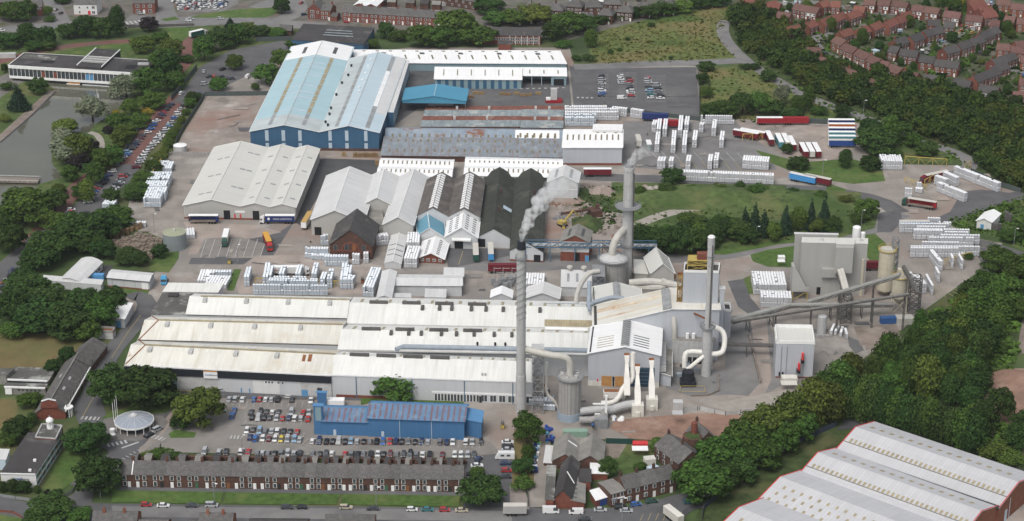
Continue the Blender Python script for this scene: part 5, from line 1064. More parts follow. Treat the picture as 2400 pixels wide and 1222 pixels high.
u1 .patch(0,.075,0,1,m_tealroof,'roof_sheet',.1)
for p in(.33,.66):u1 .wbox('f',p,p+.005,0,u1 .h,m_lbwall,'downpipe',.15)
u1 .wbox('f',.14,.17,0,2.4,m_lbwall,'door');
u2=Bld('bright_blue_building','','',(754,987),(864,990),(762,951),g=1020,ridge='u',rise=1.7,peak=[.62],wall=m_bluebr,roof=[m_redstripe,m_bluebrroof],parent=u1 .e,rname='left_roof',trim=m_bluebr)
u2 .patch(.88,1,0,1,m_tealroof,'roof_sheet',.1);u2 .wbox('f',.24,.30,0,2.4,m_lbwall,'door')
u3=Bld('bright_blue_building','','',(734,952),(755,953),(736,945),g=1019,ridge='flat',wall=m_bluebr,roof=m_bluebrroof,parent=u1 .e,rname='tower_roof');u3 .wbox('f',.2,.85,u3 .h-6,u3 .h-.5,m_tealwall,'louvre_panel')
u4=Bld('bright_blue_building','','',(743,921),(764,922),(744,916),g=958,ridge='flat',wall=m_bluebr,roof=m_bluebrroof,parent=u1 .e,rname='tower_roof')
u5=Bld('bright_blue_building','','',(1088,982),(1128,990),(1093,959),h=u1 .h-.8,ridge='mono',rise=-1.0*0+.5,wall=m_bluebr,roof=m_bluebrroof,parent=u1 .e,rname='right_roof')
tag(MB().box(G((780,952)),(9,3,3)).build('white_cabin',m_wwhite),'white cabin behind the blue building beside its towers','cabin')
def house(label,A,B,depth,eave,rise,wall,roof,cat='house',group=None,chim=(),door=None,wins=(),back=False,name='terraced_house',over=.25,ridge='u',hip=0.0,trim=None,detail=True):
 """A,B ground px of the front-left / front-right corners"""
 a=G(A);b=G(B);U=(b-a);V=Vector((-U.y,U.x,0)).normalized()*depth
 def px(p):return p
 H=Bld.__new__(Bld)
 return wbld(name,label,cat,a,U,V,eave,rise,wall,roof,group,chim,door,wins,over,ridge,hip,trim)
def wbld(name,label,cat,a,U,V,h,rise,wall,roof,group=None,chim=(),door=None,wins=(),over=.25,ridge='u',hip=0.0,trim=None,walls='flrk',bw=()):
 s=Bld.__new__(Bld);s.a,s.U,s.V,s.h=a,U,V,h;s.ul,s.vl,s.z0,s.ridge=U.length,V.length,0,ridge
 c=a+U*.5+V*.5;s.e=thing(name,label,cat,(c.x,c.y,0),group);s.along='t' if ridge=='u' else 's'
 s.prof=[(0,h),(.5,h+rise),(1,h)];P=s.P
 w=MB()
 if hip:
  for q in([(0,0),(1,0)],[(1,0),(1,1)],[(1,1),(0,1)],[(0,1),(0,0)]):w.face([P(*q[0],0),P(*q[1],0),P(*q[1],h),P(*q[0],h)])
 elif ridge=='u':
  w.face([P(0,0,0),P(1,0,0),P(1,0,h),P(0,0,h)]);w.face([P(1,1,0),P(0,1,0),P(0,1,h),P(1,1,h)])
  w.face([P(1,0,0),P(1,1,0),P(1,1,h),P(1,.5,h+rise),P(1,0,h)]);w.face([P(0,1,0),P(0,0,0),P(0,0,h),P(0,.5,h+rise),P(0,1,h)])
 else:
  w.face([P(0,0,0),P(1,0,0),P(1,0,h),P(.5,0,h+rise),P(0,0,h)]);w.face([P(1,1,0),P(0,1,0),P(0,1,h),P(.5,1,h+rise),P(1,1,h)])
  w.face([P(0,1,0),P(0,0,0),P(0,0,h),P(0,1,h)]);w.face([P(1,0,0),P(1,1,0),P(1,1,h),P(1,0,h)])
 w.build('wall',wall,s.e)
 ou,ov=over/s.ul,over/s.vl;r=MB();t=Vector((0,0,.2))
 if hip:
  e=[P(-ou,-ov,h),P(1+ou,-ov,h),P(1+ou,1+ov,h),P(-ou,1+ov,h)];k0,k1=P(hip,.5,h+rise),P(1-hip,.5,h+rise)
  r.face([e[0],e[1],k1,k0]);r.face([e[1],e[2],k1]);r.face([e[2],e[3],k0,k1]);r.face([e[3],e[0],k0]);r.face([e[3],e[2],e[1],e[0]])
 else:
  q=(lambda x,y,z:P(x,y,z))if ridge=='u' else(lambda x,y,z:P(y,x,z))
  if ridge!='u':ou,ov=ov,ou
  sl=rise/.5
  for y0,z0,y1,z1 in((-ov,h-ov*sl,.5,h+rise),(.5,h+rise,1+ov,h-ov*sl)):
   R_=[q(-ou*.4,y0,z0),q(1+ou*.4,y0,z0),q(1+ou*.4,y1,z1),q(-ou*.4,y1,z1)]
   if ridge!='u':R_.reverse()
   r.hexa(R_,[p+t for p in R_])
 rf=r.build('roof',roof,s.e)
 for(cu,cv)in chim:
  m=MB();c=s.on(cu,cv,-.5)if not hip else P(cu,cv,h+rise-.6);m.box(c,(.95,.7,2.1),math.atan2(U.y,U.x));
  for k in(-.25,.25):m.cyl(c+U.normalized()*k+Vector((0,0,2.1)),.16,.13,.5,6)
  m.build('chimney',wall,rf)
 s.side_=None
 for side,p,z,wd,ht,kind in wins:
  if kind=='d':s.wbox(side,p-wd/2/(s.ul if side in 'fk' else s.vl),p+wd/2/(s.ul if side in 'fk' else s.vl),z,z+ht,door or m_trim,'door',.14)
  else:s.win(side,p,z,wd,ht,m_trim if kind=='w' else m_asb,nmull=1 if wd<1.4 else 2)
 return s
doors=[m_trim,m_trim,plain('black_door',(.03,.03,.03)),m_trim,plain('green_door',(.05,.12,.07)),m_trim,plain('oak_door',(.2,.09,.04)),m_trim]
tx=[285,312,352,392,433,474,514,545,578,606,637,662,690]+[690+24.8*k for k in range(1,17)]
TG='brown brick terraced houses facing the front lawns'
fy=lambda x:1142.5+(x-285)*.0152
TL=[]
for k,(x0,x1)in enumerate(zip(tx,tx[1:])):
 wd=(G((x1,fy(x1)))-G((x0,fy(x0)))).length;dp=.30 if k%2 else.70;wp=1-dp+(.02 if dp>.5 else 0)
 ws_=[('f',dp,0,1.1,2.4,'d'),('f',wp,.7,1.35,1.85,'w'),('f',wp,3.1,1.3,1.75,'w')]
 if wd>5.2:ws_.append(('f',dp,3.1,1.3,1.75,'w'))
 lab=f'brown brick terraced house, {ORD[k]} from the left in the row facing the lawns' if k<len(tx)-2 else 'brown brick terraced house at the right end of the row facing the lawns'
 h_=house(lab,(x0,fy(x0)),(x1-.06,fy(x1)),8.2,5.2,3.3,m_brickdk,m_slate2,group=TG,chim=((.97,.5),)if k%2==0 else((.5,.62),),door=doors[(k*5)%8],wins=ws_)
 TL.append(h_)
 if k==5:h_.patches([(.2,.32,.2,.35),(.72,.84,.2,.35)],m_wwhite)
MB().bar(TL[1].P(0,-.03,5.3),TL[1].P(0,.5,8.7),.35).build('verge_tile',m_trim,TL[1].e)
bk=[]
for k,(x0,x1)in enumerate(zip(tx,tx[1:])):
 H=TL[k];n_=Vector((-H.U.y,H.U.x,0)).normalized();p=H.a+H.U*.2+n_*13.6
 m=[m_brickdk,m_brick,m_whitewall,m_brickdk][k%4]
 w_=wbld('yard_outhouse',f'small lean-to outhouse behind the {ORD[k]} terraced house from the left','outhouse',p,H.U.normalized()*min(2.6,H.ul*.5),n_*5.6,3.0,.7,m,[m_slate2,m_asb,m_feltdark][k%3],'outhouses in the yards behind the terrace')
 q=H.a+n_*20.4
 m2=MB();m2 .bar(q+Vector((0,0,.9)),q+H.U+Vector((0,0,.9)),1.5);m2 .bar(H.a+n_*8.4+Vector((0,0,.9)),q+Vector((0,0,.9)),.3)
 for i,b_ in enumerate((.9,)):pass
 o=m2 .build('yard_wall',m_brickdk);
 tag(o,f'brick yard wall behind the {ORD[k]} terraced house from the left','wall','yard walls behind the terrace')
gc_=G((316,1003));E_=thing('round_gatehouse','round gatehouse with faceted grey metal roof and thin columns','gatehouse',tuple(gc_));n=14;rr_=7.2
P_=lambda r,z,k:gc_+Vector((r*math.cos(2*math.pi*k/n),r*math.sin(2*math.pi*k/n),z));m=MB()
for k in range(n):m.face([P_(rr_,3.3,k),P_(rr_,3.3,k+1),P_(1.4,5.2,k+1),P_(1.4,5.2,k)])
m.build('roof',M('lead_grey_roof',(.27,.30,.345),.5,.08,.2),E_);m=MB()
for k in range(n):m.bar(P_(rr_,3.3,k),P_(1.4,5.25,k),.14)
m.build('roof_rib',m_galv,E_);m=MB()
for k in range(n):m.bar(P_(rr_-.1,3.0,k),P_(rr_-.1,3.0,k+1),.6)
m.build('fascia',m_trim,E_);MB().cyl(gc_+Vector((0,0,5.1)),1.5,1.4,.5,14).cyl(gc_+Vector((0,0,5.6)),1.4,.1,.8,14).build('roof_lantern',m_galv,E_)
for k in range(n):MB().cyl(P_(rr_-.3,0,k),.15,.15,3,8).build('column',m_trim,E_)
MB().cyl(gc_,4.6,4.6,2.9,14).build('glazed_wall',m_glass,E_)
for k,(x,y,t)in enumerate(((267,989,944),(272,985,936),(276,981,928))):
 c=G((x,y));e=thing('flagpole',['white flagpole nearest the camera left of the round gatehouse','middle white flagpole of three, left of the round gatehouse','white flagpole rearmost and rightmost beside the round gatehouse'][k],'flagpole',tuple(c));MB().cyl(c,.13,.08,HT(x,y,t),8).build('pole',m_trim,e);MB().cyl(c,.3,.3,.3,8).build('base',m_conc,e)
tag(MB().cyl(G((264,1018)),1.0,1.0,2.2,10).cyl(G((264,1018),2.2),1.1,.2,.4,10).build('ticket_kiosk',m_trim),'small round white kiosk left of the gatehouse','kiosk')
o1=Bld('old_office','long old brick office with slate roof running up the left of the site','office building',(82,968),(153,965),(152,850),g=985,rise=4.0,wall=[m_brick,m_brickdk],roof=m_oslate,trim=None)
o1 .patches([(.62,.68,.3,.36),(.62,.68,.5,.56),(.2,.26,.6,.66)],m_galv)
MB().bar(o1 .on(.5,0,.2),o1 .on(.5,1,.2),.4).build('ridge_tile',m_asb,o1 .e)
o2=Bld('old_office','','',(148,862),(212,858),(188,812),h=o1 .h+.6,rise=3.6,wall=[m_brick,m_brickdk],roof=m_oslate,parent=o1 .e,rname='rear_roof')
for k in range(9):
 for z in(.9,4.0):o1 .win('r',.06+k*.11,z,1.1,1.8,m_asb,nmull=1)
MB().bar(o1 .P(1.01,0,o1 .h+.1),o1 .P(1.01,1,o1 .h+.1),.4).build('cornice',m_trim,o1 .e)
pg=o1 .side('f');gm=MB();gm.face([o1 .P(.2,-.01,o1 .h+2),o1 .P(.8,-.01,o1 .h+2),o1 .P(.74,-.01,o1 .h+4.9),o1 .P(.5,-.01,o1 .h+5.7),o1 .P(.26,-.01,o1 .h+4.9)]);gm.build('shaped_gable',m_brick,o1 .e)
MB().bar(o1 .P(.26,-.01,o1 .h+5),o1 .P(.5,-.01,o1 .h+5.8),.4).bar(o1 .P(.5,-.01,o1 .h+5.8),o1 .P(.74,-.01,o1 .h+5),.4).build('gable_coping',m_trim,o1 .e)
pm_=MB();c=o1 .P(1.04,.06,0)
for k in range(5):pm_.cyl(c+Vector((1.4*math.cos(-1.2+k*.6),1.7*math.sin(-1.2+k*.6),0)),.2,.2,3.4,8)
pm_.build('porch_column',m_trim,o1 .e);MB().cyl(c+Vector((0,0,3.4)),1.9,1.9,.4,14).build('porch_roof',m_trim,o1 .e)
o3=Bld('cupola_block','brick entrance block with white cupola between the old and flat offices','office building',(82,1026),(131,1030),(98,994),g=1062,ridge='flat',wall=[m_brick,m_brickdk],roof=m_feltgrey,parapet=(.35,m_galv))
cc=o3 .on(.5,.75);MB().cyl(cc,1.3,1.3,1.0,8).build('cupola_base',m_trim,o3 .e);m=MB()
for k in range(8):m.cyl(cc+Vector((1.05*math.cos(k*.785),1.05*math.sin(k*.785),1)),.14,.14,2.0,6)
m.build('cupola_column',m_trim,o3 .e);MB().dome(cc+Vector((0,0,3)),1.45,1.4,14,4).cyl(cc+Vector((0,0,4.3)),.15,.03,1.2,6).build('cupola_dome',m_wwhite,o3 .e)
for k in range(3):
 for z in(.9,4.0):o3 .win('r',.2+k*.3,z,1.3,1.8,nmull=1)
o4=Bld('flat_office','flat-roofed office wing with white end wall and blue lettering','office building',(1,1109),(83,1111),(66,1014),g=1143,ridge='flat',wall=[m_whitewall,m_whitewall],roof=m_feltdark,over=.1)
for k in range(18):
 for z in(.8,3.4):o4 .win('r',.03+k*.055,z,1.9,1.7,m_trim,m_glass if k%3 else plain('teal_panel',(.10,.22,.25)),nmull=2)
od=o4 .side('f');text_on('knauf',od[0]+od[1]*.34+od[2]*.06+Vector((0,0,o4 .h-2.6)),od[1],(0,0,1),1.5,m_txtb,o4 .e);text_on('insulation',od[0]+od[1]*.465+od[2]*.06+Vector((0,0,o4 .h-2.6)),od[1],(0,0,1),1.1,m_txtd,o4 .e)
MB().bar(o4 .P(0,-.004,o4 .h-.1),o4 .P(1,-.004,o4 .h-.1),.35).build('roof_edge',m_trim,o4 .e)
for u,v in((.8,.06),(.75,.3)):MB().box(o4 .on(u,v),(1,1,.7)).build('roof_hatch',m_trim,o4 .e)
x0=Bld('blue_white_building','pale blue and white building cut by the left edge','building',(-60,1075),(12,1078),(-50,1050),g=1100,ridge='flat',wall=m_lbwall,roof=m_greyroof)
o5=Bld('scout_hut','flat-roofed grey hall with mossy roof at the left edge','hall',(18,889),(112,893),(36,860),g=902,ridge='flat',wall=m_asb,roof=m_feltgrey,over=.4)
o6=Bld('scout_hut','','',(10,907),(106,910),(14,897),g=924,ridge='flat',wall=m_asb,roof=m_feltgrey,parent=o5 .e,rname='front_roof',trim=None)
MB().bar(o5 .P(0,-.03,o5 .h),o5 .P(1,-.03,o5 .h),.6).bar(o6 .P(0,-.03,o6 .h),o6 .P(1,-.03,o6 .h),.6).build('fascia',m_trim,o5 .e)
for k in range(6):o6 .wbox('f',.32+k*.1,.38+k*.1,1.6,2.3,m_glass,'window')
o6 .wbox('f',.02,.18,.2,2.6,m_trim,'porch',.5);o5 .wbox('f',0,1,o5 .h-3.2,o5 .h-.7,m_glass,'window',.06)
o7=Bld('flat_hall','low flat-roofed annexe beside the mossy hall at the left edge','hall',(-60,878),(14,880),(-40,862),g=900,ridge='flat',wall=m_asb,roof=m_feltgrey)
pv_=Bld('lakeside_pavilion','long flat-roofed glass office over the pond with white bands','office building',(20,153),(332,172),(57,124),g=189,ridge='flat',wall=None,walls='',roof=m_feltdark,over=.3)
hP=pv_.h
for z0,z1_,pr in((hP-1.6,hP+.1,.5),(1.6,2.9,.5)):pv_.wbox('f',0,1,z0,z1_,m_trim,'white_band',pr)
for sd in 'lk':pv_.wbox(sd,0,1,hP-1.6,hP+.1,m_trim,'white_band',.4)
pv_.wbox('f',0,1,2.9,hP-1.6,m_glass,'glazing',-.3+.35);pv_.wbox('l',0,1,1.6,hP-1.6,m_glass,'glazing');pv_.wbox('k',0,1,0,hP-1.6,m_glass,'glazing');pv_.wbox('r',0,1,0,hP,m_brickdk,'end_wall')
for k in range(33):pv_.wbox('f',k/33,k/33+.0022,2.9,hP-1.6,m_trim,'mullion',.2)
for k in(8,11,19,20):pv_.wbox('f',k/33+.004,(k+1)/33,2.9,hP-2.5,[m_brick,m_bluedoor][k>15],'panel',.12)
pv_.wbox('f',.08,1,0,1.6,m_dark,'undercroft',-.6+.65);pv_.wbox('f',.44,.53,.4,1.7,m_ply,'painted_lit_bay',.2);pv_.wbox('f',.55,.75,.3,1.5,m_glass,'bay_window',.3);pv_.wbox('f',.55,.75,.1,.4,m_trim,'bay_sill',.5);pv_.wbox('f',.43,.53,.1,.4,m_trim,'bay_sill',.6)  # the bay's lit look is painted by the warm plywood colour, no lamp
pr_=Bld('lakeside_pavilion','','',(178,156),(236,160),(225,114),h=hP+1.0,ridge='flat',wall=m_feltdark,roof=m_feltdark,parent=pv_.e,rname='raised_roof')
for k in range(6):MB().bar(pr_.P(0,.25+k*.06,hP+1.25),pr_.P(1,.25+k*.06,hP+1.25),.3).build('roof_beam',m_trim if k%2 else m_galv,pv_.e)
for u in(0,1):MB().bar(pr_.P(u,.05,hP+1.3),pr_.P(u,1,hP+1.3),.5).build('roof_kerb',m_trim,pv_.e)
pv_.patch(.02,.28,.55,.9,m_feltgrey,'pale_felt',.09);pv_.patch(.2,.3,.3,.5,m_dark,'roof_well',.1);pv_.patch(.84,.92,.25,.55,m_dark,'roof_well',.1);MB().box(pv_.on(.95,.62),(6,1.4,1.2)).build('roof_plant',m_galv,pv_.e)
tag(MB().tube([G((232,236)),G((232,236))+Vector((0,0,4))],[.5,.08],6).tube([G((229,233)),G((229,233))+Vector((0,0,6))],[.4,.06],6).tube([G((225,235)),G((225,235))+Vector((0,0,3))],[.4,.06],6).build('fountain',plain('fountain_spray',(.6,.62,.62),.3)),'fountain jets in the pond','fountain')
fb_=thing('footbridge','flat brown-decked footbridge across the pond at the left edge','bridge',tuple(G((30,430))));a,b=G((-60,424)),G((92,428));MB().hexa([a+Vector((0,-3,.6)),b+Vector((0,-3,.6)),b+Vector((0,3,.6)),a+Vector((0,3,.6))],[a+Vector((0,-3,1.2)),b+Vector((0,-3,1.2)),b+Vector((0,3,1.2)),a+Vector((0,3,1.2))]).build('deck',m_soil,fb_)
m=MB()
for dy in(-3,3):m.bar(a+Vector((0,dy,2.0)),b+Vector((0,dy,2.0)),.25)
for k in range(14):p=a.lerp(b,k/13);m.bar(p+Vector((0,-3,1.2)),p+Vector((0,-3,2.0)),.2)
m.build('parapet',m_galv,fb_)
tag(MB().box(G((19,135)),(9,3,2.6),.1).build('park_shelter',m_galv),'small grey shelter on the red drive at the left edge','shelter')
def wedge(label,A,Rr,Rl,B,C,h,rise,gable,roof,**k):
 """A front eave left px, Rl ridge left px, B front eave right px"""
 return Bld('diagonal_shed',label,'warehouse',A,B,C,h=h,ridge='u',rise=rise,wall=[m_brick,m_bricko],roof=roof,over=.2,trim=None,**k)
m_dgroof=M('grey_corrugated_roof',(.50,.50,.51),.6,.05,.1,brick=(1.3,9,.10,.84,.06),streak=((.40,.40,.40),.5,.5,.04),big=(.03,.08))
SH=[]
for k,(lab,A,B,rl)in enumerate((('diagonal grey-roofed shed farthest back in the bottom right corner',(1957,1056),(2342,1190),(1999,999)),('diagonal grey-roofed shed, second from the back in the bottom right corner',(1870,1114),(2256,1256),(1912,1059)),('diagonal grey-roofed shed with scattered yellow rooflights',(1769,1179),(2155,1331),(1821,1115)),('diagonal grey-roofed shed nearest the camera at the bottom edge',(1655,1262),(2040,1424),(1717,1183)))):
 h=8.0;a=G(A,h);b=G(B,h);U=b-a;rd=G(rl,h+3.6);nrm=Vector((-U.y,U.x,0)).normalized();d=2*abs((rd-a).dot(nrm))
 s=Bld('diagonal_shed',lab,'warehouse',A,B,A,h=h,D=d,ridge='u',rise=3.6,wall=[m_brick,m_bricko],roof=m_dgroof,over=.2,group='diagonal sheds in the bottom right corner');SH.append(s)
 tr=MB()
 for e_ in(0,1):
  for(q0,z0),(q1,z1_)in zip(s.prof,s.prof[1:]):tr.bar(s.P(e_,q0,z0+.1),s.P(e_,q1,z1_+.1),.26)
 tr.build('red_verge',m_redtrim,s.e);MB().bar(s.P(0,-.02,h+.12),s.P(1,-.02,h+.12),.9).build('gutter',m_dktrim,s.e);s.patch(0,1,0,.022,m_dktrim,'eaves_gutter',.2)
 if k<2:
  for i in range(33):s.patch(.03+i*.029,.045+i*.029,.215,.285,m_tan,'rooflight',.1)
  for i in range(15):s.patch(.05+i*.06,.075+i*.06,.66,.74,m_tan,'rooflight',.1)
  MB().bar(s.on(0,.2,.15),s.on(1,.2,.15),.25).build('lap_joint',m_asb,s.e)
 else:
  for i in range(16):
   for j,v in enumerate((.10,.22,.34)):s.patch(.04+i*.055+j*.012,.055+i*.055+j*.012,v,v+.05,m_tan,'rooflight',.1)
 if k==0:s.patch(.36,.5,.27,.5,m_greyslot,'grey_sheet',.09)if False else None;s.wbox('r',.18,.24,0,4.5,m_lbwall,'door');s.wbox('r',.3,.31,0,8,m_lbwall,'downpipe')
wk=Bld('double_asbestos_shed','double-gabled grey asbestos shed behind the scrap yard lane','workshop',(1294,1079),(1413,1086),(1301,1030),g=1098,rise=[3.0,3.0],bays=(0,.5,1),peak=[.52,.5],wall=m_brickdk,roof=m_asb,over=.3);wk.patch(.28,.46,.62,.68,m_wwhite)
wk2=Bld('white_lean_to','white roofed lean-to on the left of the asbestos shed','lean-to',(1275,1084),(1293,1085),(1281,1046),g=1093,ridge='mono',rise=.2,wall=m_brickdk,roof=m_greyroof)
wk3=Bld('slate_workshop','black slate gabled workshop with brick gable on the street','workshop',(1298,1167),(1340,1168),(1318,1085),g=1192,rise=3.2,wall=m_brick,roof=m_feltdark);MB().bar(wk3 .on(.5,.5,.25),wk3 .on(.97,.38,.25),.3).build('lead_flashing',m_trim,wk3 .e)
wk4=Bld('grey_lean_to','patched grey lean-to roof right of the slate workshop','lean-to',(1340,1172),(1370,1172),(1342,1116),g=1195,ridge='monov',rise=-1.0,wall=m_brick,roof=m_asb)
for k in range(5):wk4 .patch(.1,.4,.1+k*.18,.15+k*.18,m_dkslot,'rooflight')
wk5=Bld('grey_lean_to','pale patched lean-to roof left of the slate workshop','lean-to',(1279,1172),(1297,1173),(1284,1090),g=1196,ridge='flat',wall=m_brick,roof=m_feltgrey)
wk6=Bld('white_roof_store','small brick store with a bright white roof beside the pub garden','store',(1385,1109),(1424,1110),(1385,1086),g=1126,ridge='mono',rise=.3,wall=m_brick,roof=m_wwhite)
wk7=Bld('felt_store','low black felt roof between the slate workshop and the white store','store',(1358,1130),(1384,1131),(1358,1098),h=3.5,ridge='flat',wall=m_brick,roof=m_feltdark)
wk8=Bld('single_pitch_garage','brick garage with tilted white roof and blue shutter','garage',(1397,1172),(1427,1163),(1384,1154),g=1190,ridge='mono',rise=.6,wall=m_brick,roof=m_wwhite);wk8 .wbox('f',.3,.85,0,2.6,plain('navy_shutter',(.03,.06,.2)),'shutter')
pd=['brown brick pub with blue and white signs at the left end of the angled terrace','brown brick terraced house next to the pub with a white door','brown brick terraced house in the middle of the angled terrace','brown brick terraced house at the right end of the angled terrace']
pxs=[(1431,1190,1465,1181),(1465,1181,1503,1172),(1503,1172,1543,1162),(1543,1162,1583,1152)]
for k,(xa,ya,xb,yb)in enumerate(pxs):
 w_=[('f',.25,.9,1.4,1.7,'w'),('f',.25,3.6,1.3,1.6,'w'),('f',.75,0,1.1,2.3,'d'),('f',.75,3.6,1.3,1.6,'w')]
 H=house(pd[k],(xa,ya),(xb-.05,yb+.02),9,5.6 if k else 5.2,3.0 if k else.6,m_brickdk,m_slate2 if k else m_asb,'pub' if k==0 else 'house',chim=((.05,.5),)if k else(),door=m_trim,wins=w_,name='pub' if k==0 else 'terraced_house')
 if k==0:
  H.wbox('f',.05,.95,2.75,3.3,m_trim,'sign_board',.2);H.wbox('f',.05,.45,2.85,3.2,plain('navy_sign',(.02,.03,.16)),'sign_panel',.24)
o_=house('old brick house with slate roof at right angles behind the pub terrace',(1533,1075),(1590,1120),11,5.4,3.6,m_brickdk,m_slate2,chim=((.05,.5),(.6,.5)),wins=[('f',.15,.9,1.2,1.6,'w'),('f',.4,.9,1.2,1.6,'w'),('f',.15,3.4,1.2,1.5,'w'),('f',.4,3.4,1.2,1.5,'w'),('f',.7,3.4,1.2,1.5,'w')],name='old_house')
o_=house('slate-roofed brick house behind the bottle kiln with red painted gable',(1634,1070),(1682,1060),10,5.0,4.0,m_brickdk,m_slate2,chim=((.5,.9),),wins=(),name='old_house',ridge='v')
o_.wbox('f',.1,.5,.2,4.4,m_redtrim,'red_gable_panel')
kc=G((1622,1064));E_=thing('bottle_kiln','old round brick kiln base with a short stack and weeds on top','kiln',tuple(kc));MB().cyl(kc,4.6,3.6,7.5,22).build('kiln_wall',m_brickdk,E_);MB().cyl(kc+Vector((.6,1.5,7)),1.3,1.15,5,16).build('kiln_stack',m_brick,E_);MB().dome(kc+Vector((0,0,7.3)),3.0,.8,12,3).build('weeds',m_scrub,E_)
tag(MB().hexa([gpt(1515,1110,0),gpt(1540,1102,0),gpt(1552,1110,0),gpt(1528,1121,0)],[gpt(1515,1094,2.8),gpt(1535,1088,2.8),gpt(1552,1096,2.8),gpt(1530,1106,2.8)]).build('grey_blue_shed',m_lbwall),'low blue-grey roofed shed behind the pub terrace','shed')
tag(MB().box(G((1522,1090)),(4,3,3),.2).build('cream_box_van_body',m_cream),'cream box body parked in the pub garden','box body')
st_=thing('market_stall','red caravan kiosk with long white roof at the top of the pub garden','kiosk',tuple(G((1500,1052))));MB().box(G((1500,1052)),(5.4,2.6,2.6)).build('kiosk_body',m_redtrim,st_);MB().box(G((1500,1052),2.6),(5.8,3.4,.25)).build('kiosk_roof',m_wwhite,st_)
fb2=thing('green_hoarding','dark green hoarding along the top of the pub garden','fence',tuple(G((1450,1040))));MB().hexa([gpt(1420,1041,0),gpt(1486,1043,0),gpt(1486,1042.6,0),gpt(1420,1040.6,0)],[gpt(1420,1041,0)+Vector((0,0,2.4)),gpt(1486,1043,0)+Vector((0,0,2.4)),gpt(1486,1042.6,0)+Vector((0,0,2.4)),gpt(1420,1040.6,0)+Vector((0,0,2.4))]).build('panel',plain('hoarding_green',(.02,.06,.05)),fb2)
tag(MB().cyl(G((1352,1030)),.1,.1,.1,6).box(G((1348,1022)),(9,2.6,2.4)).build('green_container',plain('pale_green_paint',(.22,.33,.26))),'pale green container behind the asbestos shed','container')
for k,(x0,x1,y,lab,hp,w_)in enumerate(((217,322,1232,'slate house roof with six skylights at the bottom left edge',0,6),(322,392,1240,'lower slate roof with brick gable right of the six skylights',0,0),(440,470,1242,'small low slate roof at the bottom edge left of a chimneyed one',0,0),(466,546,1236,'slate roof with two chimneys at the bottom edge',0,0),(582,720,1240,'long low grey roof at the bottom edge below the lawns',0,0),(762,878,1240,'slate roof with a small hipped dormer at the bottom edge',0,0))):
 H=house(lab,(x0,y+30),(x1,y+31),9,5.0 if k not in(1,2,4)else 3.6,3.0 if k not in(1,2,4)else 2.2,m_bricko,m_slate2 if k!=4 else m_feltdark,chim=((.25,.45),(.7,.45))if k in(3,0)else(),name='street_house')
 for i in range(w_):H.patch(.1+i*.15,.17+i*.15,.62,.82,m_wwhite if i%2==0 else m_lbwall);
 for i in range(w_):H.patch(.1+i*.15,.17+i*.15,.12,.3,m_wwhite if i%2==0 else m_lbwall)
PAINT={}
def paint(n):
 t={'white':(.62,.62,.61),'silver':(.38,.39,.40),'grey':(.16,.165,.175),'black':(.018,.019,.022),'navy':(.025,.04,.10),'blue':(.04,.12,.34),'light blue':(.20,.32,.44),'red':(.36,.025,.025),'maroon':(.12,.018,.025),'green':(.02,.07,.05),'teal':(.03,.15,.16),'beige':(.42,.37,.28),'yellow':(.55,.42,.06),'orange':(.50,.20,.05),'charcoal':(.05,.053,.058),'gold':(.5,.33,.04)}[n]
 if n not in PAINT:PAINT[n]=plain('car_paint_'+n.replace(' ','_'),t,.28,spec=.5,var=.02)
 return PAINT[n]
m_tyre=plain('tyre_rubber',(.018,.018,.018),.9);m_lamp=plain('headlamp_glass',(.6,.6,.58),.2);m_tail=plain('tail_lamp',(.3,.02,.02),.3);m_rim=plain('alloy_rim',(.3,.3,.31),.4)
CT={'hatchback':(3.95,1.72,1.46,(-.49,-.40,.10,.30),.88,.80),'saloon':(4.55,1.78,1.43,(-.38,-.24,.10,.28),.90,.80),'estate':(4.6,1.80,1.50,(-.485,-.44,.10,.28),.90,.80),'people carrier':(4.5,1.85,1.75,(-.49,-.45,.16,.38),.98,.90),'off-roader':(4.5,1.88,1.80,(-.49,-.46,.12,.24),1.05,1.02),'van':(5.0,1.95,2.0,(-.5,-.495,.26,.40),1.15,1.0),'large van':(5.8,2.05,2.5,(-.5,-.495,.30,.42),1.3,1.1)}
